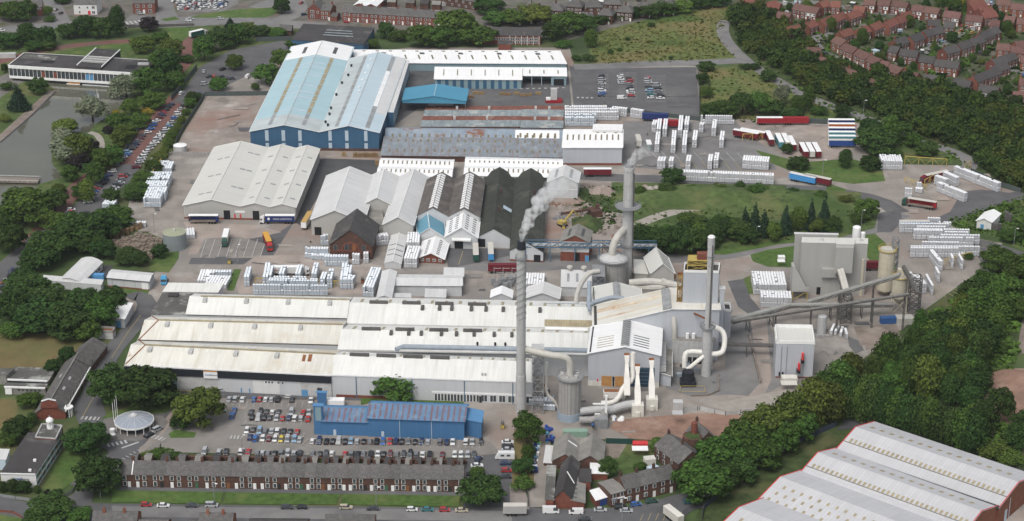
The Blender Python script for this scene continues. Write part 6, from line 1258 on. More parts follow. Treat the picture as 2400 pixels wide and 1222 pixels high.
def car_mesh(kind):
 L,W_,H_,cab,belt,bon=CT[kind];y=lambda f:f*L
 side=[(-.5,.32),(-.49,belt-.1),(cab[0],belt),(cab[3],belt-.02),(.44,bon-.06),(.49,bon-.22),(.5,.36)]
 low=MB();w=W_/2
 ring=lambda x,ins:[Vector((x,y(f),z))for f,z in side]
 A=ring(-w,0);B=ring(w,0);n=len(side);i=len(low.v)
 low.v+=[p+Vector((.07 if z[1]>.6 else 0,0,0))for p,z in zip(A,side)]+[p-Vector((.07 if z[1]>.6 else 0,0,0))for p,z in zip(B,side)]
 low.f.append(tuple(i+k for k in range(n)));low.f.append(tuple(i+n+k for k in reversed(range(n))));low.m+=[0,0]
 for k in range(n):low.f.append((i+k,i+n+k,i+n+(k+1)%n,i+(k+1)%n)[::-1]);low.m.append(0)
 roofz=H_;tw=w-.22;bw=w-.09
 t0,t1=y(cab[1]),y(cab[2]);b0,b1=y(cab[0]),y(cab[3])
 gl=MB();bt=[Vector((-bw,b0,belt)),Vector((bw,b0,belt)),Vector((bw,b1,belt-.02)),Vector((-bw,b1,belt-.02))];tp=[Vector((-tw,t0,roofz-.07)),Vector((tw,t0,roofz-.07)),Vector((tw,t1,roofz-.07)),Vector((-tw,t1,roofz-.07))]
 gl.hexa(bt,tp)
 rf=[p+Vector((0,0,.07))for p in tp];low.hexa([p*1.0 for p in tp],rf,0)
 if 'van' in kind:
  e=.012;f2=.14
  low.hexa([Vector((-bw-e,b0-e,belt)),Vector((bw+e,b0-e,belt)),Vector((bw+e,y(f2),belt)),Vector((-bw-e,y(f2),belt))],[Vector((-tw-e,t0-e,roofz-.05)),Vector((tw+e,t0-e,roofz-.05)),Vector((tw+e,y(f2),roofz-.05)),Vector((-tw-e,y(f2),roofz-.05))],0)
 else:
  for s_ in(-1,1):
   for f in(.32,.66):p=bt[0 if s_<0 else 1].lerp(bt[3 if s_<0 else 2],f);q=tp[0 if s_<0 else 1].lerp(tp[3 if s_<0 else 2],f);low.bar(p,q,.07,0)
 wh=[]
 for fx in(-.31,.31):
  for s_ in(-1,1):
   m=MB();c=Vector((s_*(w-.1),y(fx),.31));N=12
   P=lambda r,x:[c+Vector((x,r*math.cos(2*math.pi*k/N),r*math.sin(2*math.pi*k/N)))for k in range(N)]
   m.hexa(P(.31,-.11),P(.31,.11));wh.append(m)
 lamps=[MB().box((s_*(w-.3),y(.492),bon-.28),(.42,.10,.16))for s_ in(-1,1)];tails=[MB().box((s_*(w-.16),y(-.493),belt-.32),(.22,.08,.22))for s_ in(-1,1)]
 return low,gl,wh,lamps,tails
CM={}
def proto(kind):
 if kind not in CM:
  low,gl,wh,la,ta=car_mesh(kind)
  full=MB()
  for b,mi in((low,0),(gl,1),*[(x,2)for x in wh],*[(x,3)for x in la],*[(x,4)for x in ta]):
   i=len(full.v);full.v+=b.v;full.f+=[tuple(i+q for q in f)for f in b.f];full.m+=[mi]*len(b.f)
  CM[kind]=dict(body=low.mesh('car_body',[paint('white')],uv=False),glass=gl.mesh('car_windows',m_glass,uv=False),wheel=[x.mesh('car_wheel',m_tyre,uv=False)for x in wh],lamp=[x.mesh('car_lamp',m_lamp,uv=False)for x in la],tail=[x.mesh('car_tail',m_tail,uv=False)for x in ta],full=full.mesh('car',[paint('white'),m_glass,m_tyre,m_lamp,m_tail],uv=False))
 return CM[kind]
NC=[0]
CATN={'van':'van','large van':'van'}
def car(p,ang,kind,col,label,group=None,detail=True,z=.16):
 """p = image point on the ground; ang = heading in degrees (0 = away from the camera)"""
 c=G(p);K=proto(kind);nm='parked_van' if 'van' in kind else 'parked_car'
 NC[0]+=1
 if detail:
  e=thing(nm,label,CATN.get(kind,'car'),(c.x,c.y,z),group);e.rotation_euler.z=math.radians(-ang)
  def ch(n,me,m=None):
   o=bpy.data.objects.new(n,me);COL.objects.link(o);o.parent=e
   if m:recolor(o,m)
  ch('body',K['body'],paint(col));ch('windows',K['glass'])
  for w in K['wheel']:ch('wheel',w)
  for w in K['lamp']:ch('headlight',w)
  for w in K['tail']:ch('tail_light',w)
 else:
  o=bpy.data.objects.new(nm,K['full']);COL.objects.link(o);o.location=(c.x,c.y,z);o.rotation_euler.z=math.radians(-ang);recolor(o,paint(col));tag(o,label,CATN.get(kind,'car'),group)
CODE={'w':'white','s':'silver','g':'grey','k':'black','n':'navy','b':'blue','l':'light blue','r':'red','m':'maroon','e':'green','t':'teal','i':'beige','y':'yellow','o':'orange','c':'charcoal'}
KINDS=['hatchback','saloon','hatchback','estate','hatchback','people carrier','saloon','hatchback','off-roader']
def row(pts,cols,ang,place,side='left',detail=True,kinds=None,jit=2.5,ends=None):
 """explicit list of x,y or endpoints; cols = colour code per car ('.' = gap)"""
 n=len(cols);k=0
 for i,cc in enumerate(cols):
  if cc=='.':continue
  if len(pts)==2 and n!=2:t=i/max(1,n-1);p=(pts[0][0]+(pts[1][0]-pts[0][0])*t,pts[0][1]+(pts[1][1]-pts[0][1])*t)
  else:p=pts[i]
  kd=(kinds or KINDS)[(i*7+n)%len(kinds or KINDS)]
  lab=f'{CODE[cc]} {kd}, {ORD[k]} from the {side} in the {place}'
  car((p[0]+R.uniform(-.6,.6),p[1]+R.uniform(-.4,.4)),ang+R.uniform(-jit,jit)+(180 if R.random()<.4 else 0),kd,CODE[cc],lab,'cars in the '+place,detail);k+=1
A0=2.2
rx=[383,430,478,520,560,606,645,687,732,773,819,862,908,950,990,1033,1078,1123,1166,1248,1292,1335,1425,1468,1528]
row([(600+x/2.895,1038+(x-383)*.0018)for x in rx],'wnkkskls'+'kgkbrnkgknsgnwwsk',A0,'row below the blue building')
rx=[10,45,85,128,172,215,258,298,385,432,475,515,605,650,690,730,778,825,868,910,955,1000,1045,1085,1130,1180,1265,1348,1392,1435,1480]
row([(600+x/2.895,1067+(x-383)*.003)for x in rx],'gsgkgsscgccwrgkgkwkmgckgwkmwwsc',A0,'row behind the terrace yards')
row([(x/2.895,1063)for x in(1390,1488,1535,1635,1685)],'sskwr',A0,'leftmost bays behind the terrace')
row([(538,940),(552,940),(568,940),(595,940),(609,940),(623,940),(637,940),(652,940),(684,940),(729,942)],'sswbrwskcw',A0,'top visitor row')
row([(549,966),(544,978),(589,970),(611,969),(625,969),(639,970),(653,969),(683,970),(711,971),(724,970)],'bbckcwcsrs',A0,'second visitor row')
row([(591,982),(605,984),(619,983),(633,983),(648,984),(663,984),(677,984),(691,985),(706,984),(722,986)],'kskcsrnwsr',A0,'third visitor row')
row([(579,1013),(594,1011),(608,1014),(622,1015),(637,1014),(651,1015),(665,1016),(680,1015),(697,1016)],'wclgswkkr',A0,'fourth visitor row')
row([(586,1029),(599,1032),(602,1031),(616,1032),(631,1032),(645,1033),(659,1034),(674,1034),(690,1033),(703,1035)],'nb.wmwysls',A0,'fifth visitor row')
car((520,918),80,'hatchback','silver','silver hatchback alone by the factory wall guard rail');car((505,960),60,'saloon','charcoal','charcoal saloon half under the tree left of the car park');car((519,967),70,'hatchback','white','white hatchback beside the charcoal saloon under the tree')
car((350,1023),38,'saloon','black','black saloon waiting by the round gatehouse');car((369,1010),38,'people carrier','silver','silver people carrier queueing behind the black saloon at the gatehouse')
for(x,y),kd,cl,lab in(((1190,1040),'saloon','white','white saloon at the top of the side car park column'),((1190,1051),'estate','black','black estate second down the side car park column'),((1190,1058),'saloon','silver','silver saloon just above the white camper'),((1186,1090),'saloon','navy','navy saloon just below the white camper'),((1187,1107),'hatchback','red','red hatchback in the side car park column'),((1185,1121),'saloon','charcoal','charcoal saloon at the bottom of the side car park column')):
 car((x,y),88,kd,cl,lab)
car((1121,1082),20,'people carrier','navy','navy people carrier at the right end of the terrace');car((1118,1095),85,'saloon','white','white saloon at the right end of the terrace');car((1106,1114),85,'estate','charcoal','charcoal estate half hidden by the round tree right of the terrace')
e=thing('camper_van','white motorhome parked in the side car park column','motorhome',tuple(G((1184,1076))));c=G((1184,1076));m=MB();m.hexa([c+Vector((x,y,.5))for x,y in((-2.6,-1.1),(3.4,-1.1),(3.4,1.1),(-2.6,1.1))],[c+Vector((x,y,2.9))for x,y in((-2.6,-1.05),(3.4,-1.05),(3.4,1.05),(-2.6,1.05))]).hexa([c+Vector((x,y,.5))for x,y in((-3.7,-1),(-2.6,-1),(-2.6,1),(-3.7,1))],[c+Vector((x,y,1.9))for x,y in((-2.9,-.95),(-2.6,-.95),(-2.6,.95),(-2.9,.95))]);m.build('body',paint('white'),e)
m=MB();
for x in(-1,1.2):m.box(c+Vector((x,-1.1,1.6)),(1.3,.06,.7))
m.build('windows',m_glass,e)
for x in(-2.7,2.2):
 for y in(-.95,.95):MB().bar(c+Vector((x,y-.1,.38)),c+Vector((x,y+.1,.38)),.7,n=10).build('wheel',m_tyre,e)
for(x,y),kd,cl,lab in(((343,1187),'hatchback','red','red hatchback at the left end of the street below the lawns'),((383,1189),'saloon','white','white saloon right of the red hatchback in the street below the lawns'),((450,1189),'saloon','charcoal','charcoal saloon left of the silver people carrier in the street'),((496,1188),'people carrier','silver','silver people carrier in the street below the lawns'),((674,1193),'estate','charcoal','charcoal estate parked nose to tail in the street below the middle lawn'),((709,1193),'hatchback','black','black hatchback nose to tail with the charcoal estate in the street'),((811,1193),'estate','beige','pale beige estate in the street at the start of the right lawn'),((875,1196),'saloon','charcoal','charcoal saloon right of the pale beige estate'),((966,1198),'hatchback','white','white hatchback in the street left of the teal saloon'),((1002,1198),'saloon','teal','teal saloon between white and red cars in the street'),((1042,1199),'hatchback','red','red hatchback between the teal and beige cars in the street'),((1082,1200),'saloon','beige','beige saloon at the right end of the street below the lawns'),((1407,1199),'saloon','silver','silver saloon outside the brick garage with blue shutter'),((1455,1193),'off-roader','black','black off-roader outside the pub'),((1468,1201),'saloon','silver','silver saloon in the road beside the black off-roader'),((1490,1186),'hatchback','blue','blue hatchback outside the angled terrace'),((1527,1179),'estate','green','dark green estate outside the angled terrace'),((1613,1180),'hatchback','teal','teal hatchback half hidden by the tree right of the pub terrace'),((1752,1111),'saloon','black','black saloon on the road under the roadside trees')):
 car((x,y),90-(14 if 1480<x<1700 else 0)if x<1700 else 40,kd,cl,lab)
car((1291,1203),90,'large van','white','big white van parked before the slate workshop');car((1350,1205),-90,'van','white','smaller white van parked before the slate workshop')
car((1370,1220),90,'saloon','charcoal','charcoal saloon at the bottom edge right of the white vans')
def col_(pts,cols,place):row(pts,cols,88,place,'top',False)
col_([(1409,180),(1410,189.5),(1411,199),(1411,209.5),(1411,216),(1411,221),(1410,227)],'kssgwbn','leftmost far car park column')
col_([(1454,181),(1455,188),(1456,194),(1457,198)],'wwss','second far car park column')
col_([(1475,187),(1475,194),(1476,200.5),(1476,208),(1477,217),(1478,221),(1479,227)],'krgkwsr','third far car park column')
col_([(1517,187),(1518,191),(1519,196),(1520,205),(1522,215),(1525,224),(1525,232)],'rsscltw','fourth far car park column')
col_([(1540,202),(1541,209),(1543,217),(1549,227),(1548,233)],'scgkw','rightmost far car park column')
car((1457,233),80,'van','white','white van at the bottom of the far car park',detail=False)
LP=[(1225,757),(1205,775),(1185,795),(1165,815),(1160,833),(1143,852),(1120,875),(1095,905),(1078,930),(1060,955),(1020,982),(1005,1000),(990,1020),(970,1042),(955,1060),(940,1076),(915,1100),(900,1118),(885,1135),(868,1155),(850,1175),(832,1196)]
row([(x/3.055,y/3.055)for x,y in LP],'nkkrnmwbbwcmgncklbskkkw'[:22],72,'left row along red road','top',False)
RP=[(1322,765),(1300,790),(1278,822),(1268,840),(1250,856),(1228,886),(1212,910),(1190,935),(1172,955),(1150,978),(1140,990),(1125,1010),(1108,1030),(1090,1050),(1070,1072),(1050,1092),(1035,1112),(1022,1135),(1010,1152),(998,1170),(975,1205)]
row([(x/3.055,y/3.055)for x,y in RP],'cswsbslwswwswsswswssm'[:21],75,'right row along red road','top',False)
Z5=lambda L:[(x/3.055,400+y/3.055)for x,y in L]
row(Z5([(800,14),(778,42),(750,76),(735,92),(720,107),(705,125),(690,140),(677,156),(660,175),(645,195),(640,213),(628,235)]),'wnnckcrbgsws',75,'left row along lower lane','top',False)
row(Z5([(905,37),(880,52),(865,75),(862,97),(840,113),(820,132),(808,150)]),'crgscsw',75,'right row along lower lane','top',False)
row(Z5([(512,288),(500,308),(486,325),(465,342),(453,358),(612,320),(594,340),(578,357),(562,373)]),'wrbrwcwkk',78,'lowest bays by park road','top',False)
row(Z5([(98,722),(85,742),(78,762),(50,800),(28,822),(15,848)]),'nkksrc',60,'line at the left edge','top',False)
row([(478,170),(522,165),(491,182),(501,181),(521,182),(533,187),(544,187),(480,199),(425,221),(468,221)],'skcrcccswn',30,'upper car park','left',False,jit=60)
car((581,183),15,'van','white','white van alone in the upper car park',detail=False)
kk=0
lot='swwsgwrkwwsnwsgwswkwsrwgswbwswgkwwsswrsw'
for r_,(x0,x1,y)in enumerate(((418,520,3),(419,528,8),(420,530,13),(420,520,18),(422,470,23))):
 n=int((x1-x0)/10.5)
 row([(x0,y),(x1,y)],''.join(lot[(r_*9+i)%len(lot)]for i in range(n)),20,['first','second','third','fourth','fifth'][r_]+' row of the car lot','left',False,jit=25)
for(x,y),a,cl,lab in(((441,51),90,'white','white car in front of the lorry junction on the main road'),((447,47),85,'silver','silver car beside the white one at the main road junction'),((517,46),90,'silver','silver car driving past the grass island on the main road'),((505,24),90,'white','white car at the edge of the car lot'),((4,74),90,'white','white car on the main road at the left edge'),((143,33),20,'charcoal','charcoal car in the side road at the top left'),((131,25),10,'grey','grey car in the side road behind the charcoal one'),((406,5),10,'white','white car in the turning beside the car lot'),((330,34),90,'silver','silver car outside the red double-fronted house'),((713,36),60,'navy','navy car outside the corner red house'),((812,54),90,'red','red car in front of the red terrace'),((706,9),20,'red','red car on the road behind the corner red house')):
 car((x,y),a,'hatchback',cl,lab,detail=False)
est=[((1838,8),'white'),((1935,128),'navy'),((1953,66),'black'),((2053,165),'grey'),((2086,208),'white'),((2152,199),'white'),((2224,211),'silver'),((2207,100),'light blue'),((2180,108),'silver'),((2200,121),'white'),((2258,64),'red'),((2253,75),'orange'),((2240,80),'yellow'),((2278,80),'gold'),((2259,152),'maroon'),((2324,8),'blue'),((2318,14),'red'),((2362,20),'white'),((2332,80),'white'),((2326,84),'grey'),((2400,178),'blue'),((2366,154),'white'),((2010,55),'silver'),((2110,81),'charcoal')]
for k,((x,y),cl)in enumerate(est):car((x,y),R.uniform(20,110),'hatchback',cl,[f'{cl} car by a house at the '+s for s in('top left of the estate','bend of the estate road','short cul-de-sac near the wood','lower estate road, beside a hedge','end of the lower estate road','white-fronted estate house','drive in the lower estate row','grey-roofed cul-de-sac entrance','grey-roofed cul-de-sac left side','grey-roofed cul-de-sac, beside a hedge','head of the grey-roofed cul-de-sac','turning head of the grey-roofed cul-de-sac','turning head beside the orange car','turning head by a dark tree','drive behind the long grey-roofed houses','top right street of the estate','top right street, next to the blue car','far top right corner of the estate','back gardens right of the grey-roofed row','back gardens, next to a white car','right edge of the estate','right edge gable row','top centre close of the estate','top centre gardens of the estate')][k],detail=False)
m_curt={}
def lorry(p,ang,side,roof=None,cab=None,label='',L=13.6,text=None,group=None,name=None,open_side=False,roof2=None):
 c=G(p);a=math.radians(-ang);e=thing(name or('articulated_lorry' if cab else 'lorry_trailer'),label,'lorry' if cab else 'trailer',(c.x,c.y,.16),group);z0,z1,w=1.15,4.0,1.27
 def put(mb,nm,m):o=bpy.data.objects.new(nm,mb.mesh(nm,m));COL.objects.link(o);o.parent=e;return o
 if open_side:
  put(MB().box((0,0,z0),(2.5,L,.25)),'load_bed',m_soil);put(MB().box((0,L/2-.1,z0),(2.5,.15,z1-z0)),'headboard',side);put(MB().box((0,-L/2+.6,z0),(2.5,1.3,z1-z0-.1)),'rear_body',side);put(MB().box((.9,0,z0+.2),(.1,L-1,z1-z0-.3)),'far_curtain',side)
 else:put(MB().box((0,0,z0),(2.5,L,z1-z0)),'trailer_body',side)
 put(MB().box((0,0,z1),(2.54,L+.04,.1)),'roof',roof or m_wwhite)
 m=MB();m.box((0,0,.85),(.9,L-.5,.3));put(m,'chassis',m_dksteel)
 for y in(-L/2+1.6,-L/2+2.9,-L/2+4.2):
  for x in(-1.05,1.05):put(MB().bar((x-.16,y,.5),(x+.16,y,.5),.95,n=12),'wheel',m_tyre)
 if not open_side:
  put(MB().box((0,-L/2-.03,z0+.1),(2.3,.05,z1-z0-.25)),'rear_door',m_trim if side is not m_trim else m_galv)
 put(MB().bar((-.8,L*.27,0),(-.8,L*.27,1),.18).bar((.8,L*.27,0),(.8,L*.27,1),.18),'landing_leg',m_dksteel)if not cab else None
 if cab:
  y=L/2+.5;m=MB();m.hexa([Vector(q)for q in((-1.22,y,.55),(1.22,y,.55),(1.22,y+2.1,.55),(-1.22,y+2.1,.55))],[Vector(q)for q in((-1.18,y,3.2),(1.18,y,3.2),(1.18,y+1.85,3.1),(-1.18,y+1.85,3.1))]).hexa([Vector(q)for q in((-1.1,y,3.2),(1.1,y,3.2),(1.1,y+1.5,3.1),(-1.1,y+1.5,3.1))],[Vector(q)for q in((-1.0,y,3.9),(1.0,y,3.9),(1.0,y+.5,3.75),(-1.0,y+.5,3.75))]);put(m,'cab',cab)
  put(MB().hexa([Vector(q)for q in((-1.1,y+1.98,1.75),(1.1,y+1.98,1.75),(1.1,y+2.06,1.75),(-1.1,y+2.06,1.75))],[Vector(q)for q in((-1.1,y+1.85,2.75),(1.1,y+1.85,2.75),(1.1,y+1.95,2.75),(-1.1,y+1.95,2.75))]),'windscreen',m_glass)
  for x in(-1.21,1.21):put(MB().box((x,y+1.3,1.8),(.04,.8,.9)),'side_window',m_glass)
  put(MB().box((0,y-1.2,.7),(1,4.2,.35)),'tractor_chassis',m_dksteel)
  for yy in(y+1.4,y-1.6):
   for x in(-1.05,1.05):put(MB().bar((x-.17,yy,.5),(x+.17,yy,.5),1.0,n=12),'wheel',m_tyre)
 if text:
  for tx_,y0,z,sz,mt in text:
   cu=bpy.data.curves.new('t','FONT');cu.body=tx_;cu.size=sz;cu.extrude=.01;to=bpy.data.objects.new('t',cu);me=bpy.data.meshes.new_from_object(to);bpy.data.objects.remove(to)
   mtx=Matrix(((0,0,1),(1,0,0),(0,1,0))).to_4x4();mtx.translation=Vector((1.29,y0,z))if ang<0 else Vector((1.29,y0,z));me.transform(mtx);me.materials.clear();me.materials.append(mt);o=bpy.data.objects.new('lettering',me);COL.objects.link(o);o.parent=e
 e.rotation_euler.z=a;return e
cu_=lambda n,c:plain('curtain_'+n,c,.55,var=.08,brick=(1.4,30,.03,.8,.04))
C_red=cu_('red',(.27,.018,.025));C_mar=cu_('maroon',(.13,.015,.022));C_blue=cu_('blue',(.022,.06,.22));C_navy=cu_('navy',(.02,.035,.13));C_sky=cu_('sky',(.06,.25,.52));C_white=cu_('white',(.62,.62,.6));C_teal=cu_('teal',(.08,.24,.28));C_green=cu_('green',(.02,.08,.06));C_yel=plain('yellow_roof_sheet',(.56,.30,.05));C_tan=plain('tan_roof_sheet',(.45,.29,.10));C_or=cu_('orange',(.45,.12,.03));C_cream=plain('dirty_white_roof',(.5,.48,.43))
m_lw=plain('white_lettering',(.7,.7,.7));m_lr=plain('red_lettering',(.5,.03,.03))
T1=lorry((657,524),-90,C_navy,m_wwhite,paint('white'),'dark blue lettered lorry with white cab before the stone warehouse')
def cam_text(e,items,L=13.6):
 for tx_,f,z,sz,mt in items:
  s=1 if abs(math.degrees(e.rotation_euler.z)%360-270)<60 else-1
  cu=bpy.data.curves.new('t','FONT');cu.body=tx_;cu.size=sz;cu.extrude=.012;to=bpy.data.objects.new('t',cu);me=bpy.data.meshes.new_from_object(to);bpy.data.objects.remove(to)
  m=Matrix(((0,0,s),(s,0,0),(0,1,0))).to_4x4();m.translation=Vector((s*1.30,s*(-L/2+f*L),z));me.transform(m);me.materials.clear();me.materials.append(mt);o=bpy.data.objects.new('lettering',me);COL.objects.link(o);o.parent=e
cam_text(T1,[('DFDS LOGISTICS',.27,2.1,1.15,m_lw)])
mt_=MB().cyl((0,0,0),.62,.62,.03,16);o=mt_.build('emblem',m_lw);o.parent=T1;o.location=(-1.30,6.8-.12*13.6,2.6);o.rotation_euler=(0,math.radians(-90),0)
T2=lorry((676,645),90,C_white,m_wwhite,paint('white'),'white lorry with red and black lettering beside the pallet rows')
cam_text(T2,[('DB',.07,2.3,1.0,m_lr),('SCHENKER',.18,2.35,.8,m_txtd)])
lorry((478,524),-90,C_navy,m_wwhite,None,'dark blue open-sided trailer at the left dock of the stone warehouse',open_side=True)
lorry((720,528),8,C_white,C_tan,None,'white trailer with tan roof beside the grey warehouse corner')
lorry((627,575),165,plain('plum_red',(.2,.02,.03)),C_yel,paint('red'),'yellow-roofed lorry with red cab turning in the yard',L=11.5)
lorry((530,566),178,C_cream,m_wwhite,paint('green'),'white-roofed lorry with dark green cab parked on the bays',L=10)
lorry((1180,640),90,C_mar,C_mar,None,'maroon trailer beside the twisted chimney in the middle yard')
lorry((1115,604),178,C_green,C_cream,None,'green-fronted trailer backed up to the white slotted bay')
lorry((1150,602),178,C_sky,C_cream,None,'blue-fronted trailer backed up to the dark-roofed bay')
lorry((1400,414),90,C_mar,m_wwhite,None,'maroon trailer before the white square store')
lorry((1535,284),94,C_navy,C_navy,None,'navy trailer at the edge of the far car park',group=None)
lorry((1566,300),91,C_red,C_red,None,'red trailer standing behind the wrapped pallet columns')
lorry((1496,341),178,C_cream,C_cream,None,'white-topped trailer nearest the white square store',L=10)
lorry((1520,352),178,C_green,m_wwhite,None,'short dark green trailer beside the steam plume',L=7)
lorry((1803,293),90,C_red,m_wwhite,None,'red and white trailer, left one of two along the fence');lorry((1864,293),90,C_red,C_red,None,'plain red trailer, right one of two along the fence')
for k in range(6):lorry((1973-k*.4,346-k*9.6),91,[C_blue,C_teal,C_teal,C_navy,C_or,C_navy][k],m_wwhite if k else C_cream,None,'parallel parked trailer, '+['nearest the camera with bright blue side','second from the front with teal side','third from the front','fourth from the front','fifth from the front with orange side','rearmost in the block'][k]+' at the trailer park',group='trailers parked side by side')
lorry((1748,326),118,C_mar,m_wwhite,None,'maroon trailer, front one of the angled pair');lorry((1764,324),118,C_mar,m_wwhite,None,'maroon trailer, rear one of the angled pair')
for k,(x,y,cl,n_)in enumerate(((1803,335,C_mar,'maroon-ended trailer standing alone before the angled pair'),(1826,341,C_teal,'teal-ended trailer in the row of three behind the small tree'),(1841,341,C_cream,'white trailer in the row of three behind the small tree'),(1855,347,C_mar,'maroon trailer at the right of the row of three behind the small tree'),(1883,363,C_mar,'maroon trailer, left of three in the front group'),(1898,363,C_cream,'white-topped trailer, middle of three in the front group'),(1913,363,C_mar,'maroon trailer, right of three in the front group'))):lorry((x,y),177,cl,m_wwhite,None,n_)
lorry((1881,429),122,C_sky,C_white,None,'sky blue trailer on the grassed verge road');lorry((1916,433),122,C_mar,C_cream,None,'maroon trailer beside the sky blue one')
lorry((2194,424),-118,C_mar,C_cream,C_mar,'maroon lorry entering under the yellow frames');lorry((2160,488),-66,C_red,C_cream,paint('green'),'open red flatbed lorry on the pallet yard',open_side=True)
lorry((2142,538),90,C_sky,C_cream,None,'blue trailer behind the big pallet field');lorry((2040,634),91,C_mar,C_mar,None,'maroon trailer behind the batch house',L=9)
lorry((461,88),48,C_green,m_wwhite,paint('white'),'white and green lorry on the red park drive',L=9)
lorry((1207,1208),90,plain('tanker_grey',(.35,.34,.33)),C_cream,None,'box lorry with dark lettering at the foot of the side yard',L=8)
lorry((1578,1222),150,C_cream,m_cream,None,'cream topped trailer cut by the bottom edge',L=9)
c=G((386,664));e=thing('tractor_unit','light blue lorry tractor unit by the grey shed','lorry',tuple(c));m=MB();m.box(c+Vector((0,-1.6,.5)),(2.45,2.2,2.9)).box(c+Vector((0,-1.2,3.4)),(2.2,1.4,.6));m.build('cab',plain('azure_paint',(.10,.36,.58),.4),e);MB().box(c+Vector((0,1.2,.6)),(1.1,4.6,.4)).build('chassis',m_dksteel,e);MB().box(c+Vector((0,-2.72,1.8)),(2.2,.06,1.0)).build('windscreen',m_glass,e)
for x in(-1.05,1.05):
 for y in(-1.6,1.6,2.8):MB().bar(c+Vector((x-.17,y,.5)),c+Vector((x+.17,y,.5)),1.0,n=12).build('wheel',m_tyre,e)
def forklift(p,lab,col=m_yellow):
 c=G(p);e=thing('forklift',lab,'forklift',tuple(c));MB().box(c+Vector((0,0,.3)),(1.3,2.2,1.0)).build('body',col,e);MB().bar(c+Vector((-.4,1.2,.2)),c+Vector((-.4,1.2,3)),.15).bar(c+Vector((.4,1.2,.2)),c+Vector((.4,1.2,3)),.15).build('mast',m_dksteel,e)
 m=MB();
 for x,y in((-.6,-.8),(.6,-.8),(.6,.6),(-.6,.6)):m.bar(c+Vector((x,y,1.3)),c+Vector((x,y,2.2)),.1)
 m.prism([(c.x+x,c.y+y)for x,y in((-.7,-.9),(.7,-.9),(.7,.7),(-.7,.7))],2.2,2.3);m.build('cab_frame',m_dksteel,e)
 for x in(-.6,.6):
  for y in(-.7,.8):MB().bar(c+Vector((x-.12,y,.32)),c+Vector((x+.12,y,.32)),.62,n=8).build('wheel',m_tyre,e)
forklift((538,618),'yellow forklift on the lane below the lorry bays');forklift((768,661),'dark forklift among the pallet rows',m_dksteel);forklift((850,664),'brown forklift alone in the middle yard',m_rust);forklift((1418,252),'yellow loader on the far car park');forklift((1178,1004),'yellow forklift on the yard right of the blue building');forklift((1321,537),'yellow digger cab on the demolition site')
c=G((1318,530));e=thing('demolition_excavator','orange-yellow excavator on the demolition site','excavator',tuple(c));MB().box(c+Vector((0,0,.2)),(3.2,4,.8),.6).build('track',m_tyre,e);MB().box(c+Vector((0,0,1.0)),(2.6,3.6,1.6),.9).build('body',m_yellow,e);MB().bar(c+Vector((1,1,2)),c+Vector((5,4,6)),.6).bar(c+Vector((5,4,6)),c+Vector((8,6,2.5)),.5).build('boom',m_yellow,e)
c=G((1395,505));e=thing('scrap_crusher','rusty red crusher machine on the demolition site','machinery',tuple(c));MB().box(c,(5,6,3.2),.3).build('body',m_brickdk,e);MB().bar(c+Vector((-2,0,3)),c+Vector((-16,-3,2)),1.0).build('conveyor_arm',m_brickdk,e);MB().box(c+Vector((1,1,3.2)),(2,2,2)).build('hopper',m_brickdk,e)
for k in range(16):
 x,y=R.choice([(R.uniform(1300,1350),R.uniform(475,530)),(R.uniform(1395,1450),R.uniform(500,590)),(R.uniform(1300,1340),R.uniform(500,560))]);mb=MB();c=G((x,y))
 for q in range(14):mb.box(c+Vector((R.gauss(0,1.3),R.gauss(0,1.3),.1)),(R.uniform(.4,1.4),R.uniform(.3,1.0),R.uniform(.3,1.0)),R.uniform(0,3))
 o=mb.build('rubble_pile',[m_slab,m_rubble,m_steel,m_path][k%4]);tag(o,['grey','reddish','dark steel','pale'][k%4]+' pile of broken rubble on the demolition site','rubble',['grey','reddish','dark steel','pale'][k%4]+' rubble piles on the demolition site',kind='stuff')
for k in range(40):
 x,y=R.choice([(R.uniform(1385,1480),R.uniform(925,990)),(R.uniform(1240,1300),R.uniform(905,950)),(R.uniform(1360,1600),R.uniform(640,690)),(R.uniform(1580,1690),R.uniform(850,900))]);c=G((x,y));w_=R.uniform(.6,2.2);m=k%5
 tag(MB().box(c,(w_,w_*R.uniform(.5,1.2),R.uniform(.6,2.2)),R.uniform(0,.4)).bar(c+Vector((w_*.3,0,.5)),c+Vector((w_*.3,0,2.6)),.12).build('plant_cabinet',[m_steel,m_galv,m_dksteel,m_bpipe,m_rust][m]),['grey','pale grey','dark','blue-grey','rusty'][m]+' plant cabinet with a short pipe among the furnace pipework','machinery',['grey','pale grey','dark','blue-grey','rusty'][m]+' cabinets among the furnace pipework')
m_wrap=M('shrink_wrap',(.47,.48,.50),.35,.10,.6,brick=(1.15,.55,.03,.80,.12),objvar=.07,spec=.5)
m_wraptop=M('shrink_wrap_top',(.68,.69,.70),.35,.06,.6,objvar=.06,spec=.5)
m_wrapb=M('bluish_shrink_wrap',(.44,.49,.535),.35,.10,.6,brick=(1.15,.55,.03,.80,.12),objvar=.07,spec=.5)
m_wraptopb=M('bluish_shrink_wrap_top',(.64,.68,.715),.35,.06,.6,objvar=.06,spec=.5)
PW,PH=1.14,2.45
def pal_mesh(top,side):
 m=MB();a=PW/2-.03;q=lambda r,z:[Vector((x*r,y*r,z))for x,y in((-1,-1),(1,-1),(1,1),(-1,1))]
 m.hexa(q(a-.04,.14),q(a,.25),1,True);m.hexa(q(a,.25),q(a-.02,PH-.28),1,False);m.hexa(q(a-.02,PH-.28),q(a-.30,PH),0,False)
 for k in(-1,0,1):m.box((k*.42,0,0),(.14,1.0,.14),0,2)
 return m
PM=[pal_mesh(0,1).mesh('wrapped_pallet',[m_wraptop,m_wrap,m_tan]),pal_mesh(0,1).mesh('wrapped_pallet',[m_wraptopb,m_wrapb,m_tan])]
PL=[]
CL={}
